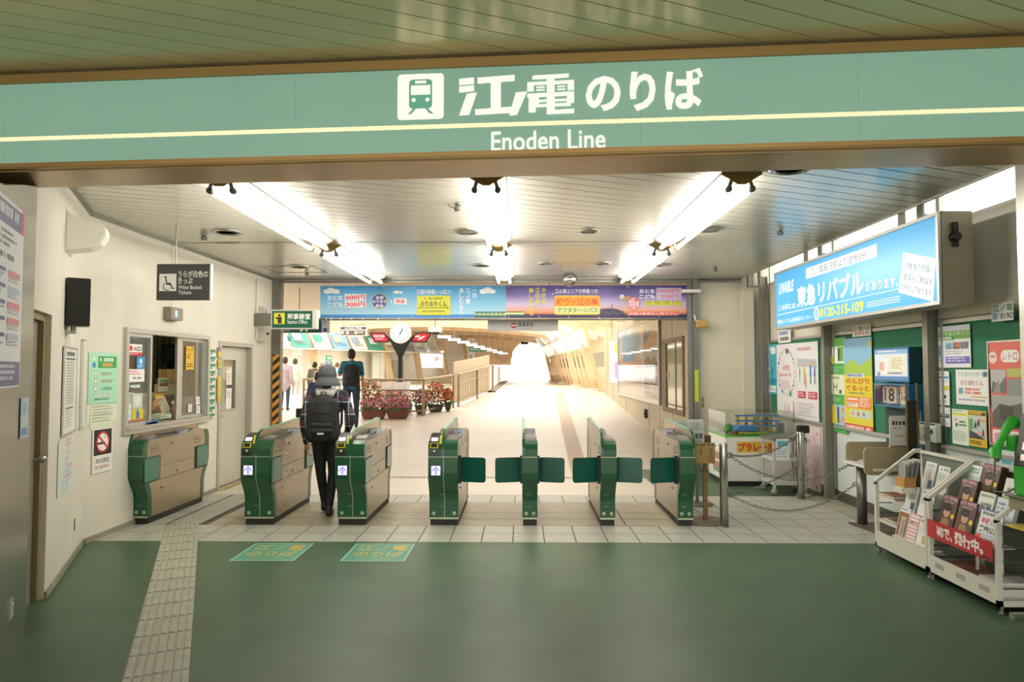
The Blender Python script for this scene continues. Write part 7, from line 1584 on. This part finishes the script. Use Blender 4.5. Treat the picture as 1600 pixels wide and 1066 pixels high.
def person(label, loc, rz, h, J={}, top=None, bottom=None, shoe='22201e', sleeve=1.0, vox=.012, hair='1d1815', hairlen=.0, coatlen=0.0, bulk=1.0, face=True, group=None):
    """stands facing local +y; J overrides joints given as fractions of the height"""
    t = thing('person', label, 'person', loc, rz, group)
    D = dict(hipL=(-.055, 0, .52), kneeL=(-.058, .01, .285), ankL=(-.058, -.01, .05), hipR=(.055, 0, .52), kneeR=(.058, .01, .285), ankR=(.058, -.01, .05), shL=(-.105, -.005, .815), elL=(-.135, -.03, .64), wrL=(-.14, .03, .50), shR=(.105, -.005, .815), elR=(.135, -.03, .64), wrR=(.14, .03, .50), head=(0, .012, .925), lean=(0, 0, 0), handL=(0, .2, -1), handR=(0, .2, -1))
    D.update(J); P = {k: Vector(v) * h if k not in ('handL', 'handR') else Vector(v) for k, v in D.items()}; s = h
    hd = P['head']
    # skin: head, neck, arms, hands, shins, feet in one surface
    pr_ = [('b', hd, (.046 * s, .056 * s, .066 * s)), ('b', hd + Vector((0, .018 * s, -.035 * s)), (.036 * s, .040 * s, .036 * s)), ('c', hd + Vector((0, .058 * s, -.005 * s)), hd + Vector((0, .066 * s, -.018 * s)), .007 * s, .011 * s), ('b', hd + Vector((.047 * s, 0, -.008 * s)), (.007 * s, .012 * s, .018 * s)), ('b', hd + Vector((-.047 * s, 0, -.008 * s)), (.007 * s, .012 * s, .018 * s)), ('c', hd + Vector((0, -.012 * s, -.04 * s)), Vector((0, -.006 * s, .825 * s)) , .030 * s, .036 * s)]
    pr_ += [('b', (0, 0, .73 * s), (.085 * s, .055 * s, .11 * s)), ('b', (0, 0, .56 * s), (.085 * s, .06 * s, .08 * s)), ('b', (0, 0, .64 * s), (.07 * s, .05 * s, .08 * s)), ('c', P['shL'], P['shR'], .030 * s, .030 * s)]
    for S_ in 'LR':
        pr_ += [('c', P['sh' + S_], P['el' + S_], .028 * s, .021 * s), ('c', P['el' + S_], P['wr' + S_], .021 * s, .014 * s), ('c', P['hip' + S_], P['knee' + S_], .048 * s, .030 * s), ('c', P['knee' + S_], P['ank' + S_], .031 * s, .019 * s), ('c', P['ank' + S_] + Vector((0, -.01 * s, -.025 * s)), P['ank' + S_] + Vector((0, .085 * s, -.034 * s)), .017 * s, .013 * s)]
        pr_ += hand(P['wr' + S_], P['hand' + S_], (0, 1, 0.2), s * .62)
    body('body', pr_, SKIN, t, vox * .75, 4)
    if top:
        k = 1.12 * bulk; q = [('b', (0, 0, .735 * s), (.092 * s * k, .060 * s * k, .10 * s)), ('b', (0, -.002, .64 * s), (.078 * s * k, .056 * s * k, .09 * s)), ('b', (0, 0, (.555 - coatlen * .4) * s), (.09 * s * k, .066 * s * k, (.075 + coatlen * .5) * s)), ('c', P['shL'], P['shR'], .036 * s, .036 * s), ('c', (0, -.008 * s, .835 * s), (0, -.006 * s, .80 * s), .038 * s, .05 * s)]
        for S_ in 'LR':
            q.append(('c', P['sh' + S_], P['el' + S_] if sleeve > .5 else P['sh' + S_].lerp(P['el' + S_], .75), .036 * s, .030 * s if sleeve > .5 else .033 * s))
            if sleeve > .5: q.append(('c', P['el' + S_], P['el' + S_].lerp(P['wr' + S_], sleeve), .030 * s, .022 * s))
        body('shirt', q, top, t, vox, 4)
    if bottom:
        q = [('b', (0, 0, .545 * s), (.088 * s, .065 * s, .065 * s))]
        for S_ in 'LR': q += [('c', P['hip' + S_], P['knee' + S_], .054 * s, .036 * s), ('c', P['knee' + S_], P['ank' + S_] + Vector((0, 0, .012 * s)), .036 * s, .027 * s)]
        body('trousers', q, bottom, t, vox, 4)
    for S_ in 'LR':
        a = P['ank' + S_]; ms = mat('shoe_' + shoe, shoe, .5)
        body('shoe', [('c', a + Vector((0, -.022 * s, -.028 * s)), a + Vector((0, .088 * s, -.032 * s)), .022 * s, .018 * s, .003), ('c', a + Vector((0, -.01 * s, 0)), a + Vector((0, -.008 * s, -.03 * s)), .024 * s, .024 * s)], ms, t, .008, 2)
    if hair:
        mh = mat('hair_' + hair, hair, .6)
        q = [('b', hd + Vector((0, -.010 * s, .014 * s)), (.051 * s, .058 * s, .062 * s)), ('b', hd + Vector((0, -.024 * s, -.012 * s)), (.047 * s, .042 * s, .050 * s))]
        if hairlen: q += [('c', hd + Vector((x, -.03 * s, -.01 * s)), hd + Vector((x * 1.1, -.036 * s, -hairlen * s)), .03 * s, .022 * s) for x in (-.025 * s, 0, .025 * s)]
        body('hair', q, mh, t, .009, 2)
    if face:
        for x in (-.018, .018): MB().ball(hd + Vector((x * s, .049 * s, .004 * s)), .006 * s, 8).build('eye', M_BLACK, t)
        MB().ball(hd + Vector((0, .052 * s, -.036 * s)), (.013 * s, .006 * s, .004 * s), 8).build('mouth', mat('lips', '9a5a50', .5), t)
    return t
def backpack(label, loc, rz, w_, h_, d, col, P_hi=None, lab=True, strap=True):
    t = thing('backpack', label, 'backpack', loc, rz); m = mat('pack_' + col, col, .65, var=.12, scale=14, bump=.1, bscale=30); m2 = mat('pack_trim', '101010', .5)
    body('main_body', [('b', (0, 0, h_ * .45), (w_ * .5, d * .5, h_ * .48)), ('b', (0, .0, h_ * .25), (w_ * .52, d * .52, h_ * .27)), ('b', (0, .01, h_ * .75), (w_ * .46, d * .42, h_ * .25)), ('c', (-w_ * .36, 0, h_ * .12), (-w_ * .34, 0, h_ * .8), d * .36, d * .3), ('c', (w_ * .36, 0, h_ * .12), (w_ * .34, 0, h_ * .8), d * .36, d * .3)], m, t, .012, 5)
    body('front_pocket', [('c', (-w_ * .26, -d * .40, h_ * .24), (w_ * .26, -d * .40, h_ * .24), d * .18, d * .18), ('c', (-w_ * .26, -d * .40, h_ * .36), (w_ * .26, -d * .40, h_ * .36), d * .17, d * .17), ('c', (-w_ * .26, -d * .4, h_ * .24), (-w_ * .26, -d * .4, h_ * .36), d * .16, d * .16)], m, t, .010, 4)
    MB().tube([(-w_ * .42, -d * .15, h_ * .60), (-w_ * .2, -d * .47, h_ * .62), (w_ * .2, -d * .47, h_ * .62), (w_ * .42, -d * .15, h_ * .60)], .006, 6).build('zip', m2, t)
    MB().tube([(-.03, .02, h_ * .96), (-.025, 0, h_ * 1.05), (.025, 0, h_ * 1.05), (.03, .02, h_ * .96)], .007, 6).build('grab_handle', m2, t)
    for x in (-1, 1):
        if strap: MB().tube([(x * w_ * .26, d * .3, h_ * .90), (x * w_ * .30, d * .75, h_ * 1.04), (x * w_ * .36, d * 1.25, h_ * .98), (x * w_ * .44, d * 1.5, h_ * .70), (x * w_ * .48, d * 1.1, h_ * .35), (x * w_ * .42, d * .3, h_ * .12)], .016, 6).build('shoulder_strap', m2, t)
    if lab: MB().box((-.035, -d * .62, h_ * .18), (.035, -d * .60, h_ * .215)).build('white_label', M_WHITE, t)
    return t
# the traveller walking through the gates
h = 1.64
main = person('person in a grey bucket hat and plaid shirt walking away through the gates, black trousers', (-2.21, 7.74, 0), math.radians(3), h,
    dict(hipL=(-.05, 0, .52), kneeL=(-.045, .035, .285), ankL=(-.03, .10, .055), kneeR=(.045, .02, .285), ankR=(.035, -.05, .05), hipR=(.05, 0, .52), elL=(-.155, -.01, .63), wrL=(-.15, .055, .475), handL=(.05, .35, -1), elR=(.175, .0, .65), wrR=(.12, .10, .55), handR=(-.5, .8, -.3), shL=(-.112, 0, .815), shR=(.112, 0, .815)),
    plaid('plaid_flannel'), mat('black_denim', '17171a', .75, var=.1, scale=20), '1a1918', .92, .010, None)
hx = Vector((0, .012, .925)) * h
b = MB().lathe([(.030 * h, .096 * h), (.044 * h, .090 * h), (.054 * h, .077 * h), (.060 * h, .055 * h), (.064 * h, .012 * h), (.077 * h, -.012 * h), (.090 * h, -.042 * h), (.088 * h, -.046 * h), (.073 * h, -.018 * h), (.060 * h, .0)], hx, 28); b.lathe([(.030 * h, .096 * h), (.016 * h, .099 * h), (.002, .100 * h)], hx, 28)
body('hair', [('b', hx + Vector((0, -.004 * h, -.012 * h)), (.050 * h, .056 * h, .05 * h)), ('c', hx + Vector((0, -.03 * h, -.03 * h)), hx + Vector((0, -.034 * h, -.07 * h)), .034 * h, .026 * h)], mat('hair_black', '1a1614', .6), main, .009, 2)
m_hat = mat('hat_grey', '5c6262', .85, var=.15, scale=18, bump=.2, bscale=60)
b.build('hat', m_hat, main); MB().lathe([(.0620 * h, .045 * h), (.0640 * h, .025 * h), (.0655 * h, .02 * h), (.062 * h, .02 * h)], hx, 28).build('hat_band', mat('hat_band', '454a4a', .8), main)
body('hood', [('c', (-.055 * h, -.03 * h, .845 * h), (.055 * h, -.03 * h, .845 * h), .022 * h, .022 * h), ('c', (-.035 * h, -.055 * h, .825 * h), (.04 * h, -.055 * h, .825 * h), .026 * h, .026 * h)], mat('hood_grey', 'b9b7b2', .85), main, .01, 4)
MB().tube([(-.19 * h, .05 * h, .66 * h), (-.19 * h, .05 * h, .72 * h)], [.035 * h, .035 * h], 6).build('sleeve_bag', M_BLACKM, main)
backpack('black backpack worn by the person in the bucket hat', (-2.205, 7.74 - .155, .82), math.radians(3), .33, .53, .20, '191a1c')
# the man in teal
d_m = 15.6; zm = rampz(d_m); q = aty(550, 546, d_m); hm = q.z - zm + .005
man = person('man in teal shirt and dark trousers walking away past the flower boxes', (q.x, d_m, zm), math.radians(12), hm, dict(elL=(-.16, .03, .67), wrL=(-.13, .13, .68), handL=(.3, 1, .1), head=(-.004, .012, .93), kneeR=(.06, .03, .285), ankR=(.06, .05, .055), kneeL=(-.055, 0, .285), ankL=(-.055, -.06, .06)), mat('teal_cotton', '1d6a86', .8), mat('navy_denim', '22364a', .8), '1e1e20', .3, .015, '1a1512')
backpack('black backpack worn by the man in teal', (q.x + .03, d_m - .17, zm + hm * .53), math.radians(12), .36, .50, .20, '16171a', lab=False)
# people on the far platform
def far_person(px, pytop, pyfoot, d, label, top, bottom, hair, hairlen=0.0, rz=0.0, **kw):
    z = EYE + (577 - pyfoot) * d / FPX; x = (px - 815) / FPX * d; hh = (pyfoot - pytop) * d / FPX
    return person(label, (x, d, z), rz, hh, {}, mat('cloth_' + top, top, .8), mat('cloth_' + bottom, bottom, .8), '4a3a2e', 1.0, .02, hair, hairlen, **kw)
far_person(444, 557, 641, 18.8, 'person in a loose lilac blouse and jeans behind the hazard striped jamb', 'c0aeb4', '3f4f66', '4a2c22', .03, coatlen=.16, bulk=1.1)
t = far_person(502, 567, 648, 17.6, 'person in pink top and pale sun hat, ahead of the traveller in the bucket hat', 'd8b4bc', '5a5660', '3a2c26', .02, coatlen=.06, bulk=1.15)
hh = (648 - 567) * 17.6 / FPX; c = Vector((0, .012, .925)) * hh; MB().lathe([(.002, .085 * hh), (.055 * hh, .07 * hh), (.066 * hh, .02 * hh), (.10 * hh, .0), (.10 * hh, -.005 * hh), (.06 * hh, .0)], c, 20).build('sun_hat', mat('sun_hat', 'dccdb8', .8), t)
far_person(496, 581, 690, 11.6, 'short-haired person in navy jacket just beyond the traveller in the bucket hat', '28345a', '2a2c34', '241a16', .02)
far_person(491, 565, 640, 18.6, 'person in an olive jacket standing beside the pink top', '6a6252', '45423e', '1f1a18', .03)
far_person(526, 566, 628, 24.0, 'person in a white top far off between the traveller and the man in teal', 'e4e0dc', '8a8a90', '6a3f2c', .02)
far_person(460, 560, 632, 23.0, 'person in a pale coral top far off by the white board', 'dcb8a8', 'a8a49c', '3a2a22', .02)
# attendant behind the ticket window: the hand shows in the opening
qh = atx(236, 634, -4.46); qy = qh.y
t = person('attendant in a white shirt behind the ticket window, one hand raised', (-4.67, qy - .22, 0.0), -PI / 2, 1.62, dict(elL=(-.12, .06, .66), wrL=(-.135, .145, .715), handL=(-.25, .35, 1), elR=(.14, .02, .62), wrR=(.08, .14, .64), handR=(-.3, 1, 0), shL=(-.105, 0, .80), shR=(.105, 0, .80)), mat('shirt_white', 'd8dce0', .7), mat('navy_cloth', '28304a', .8), '1a1a1a', .35, .011, '1c1714')
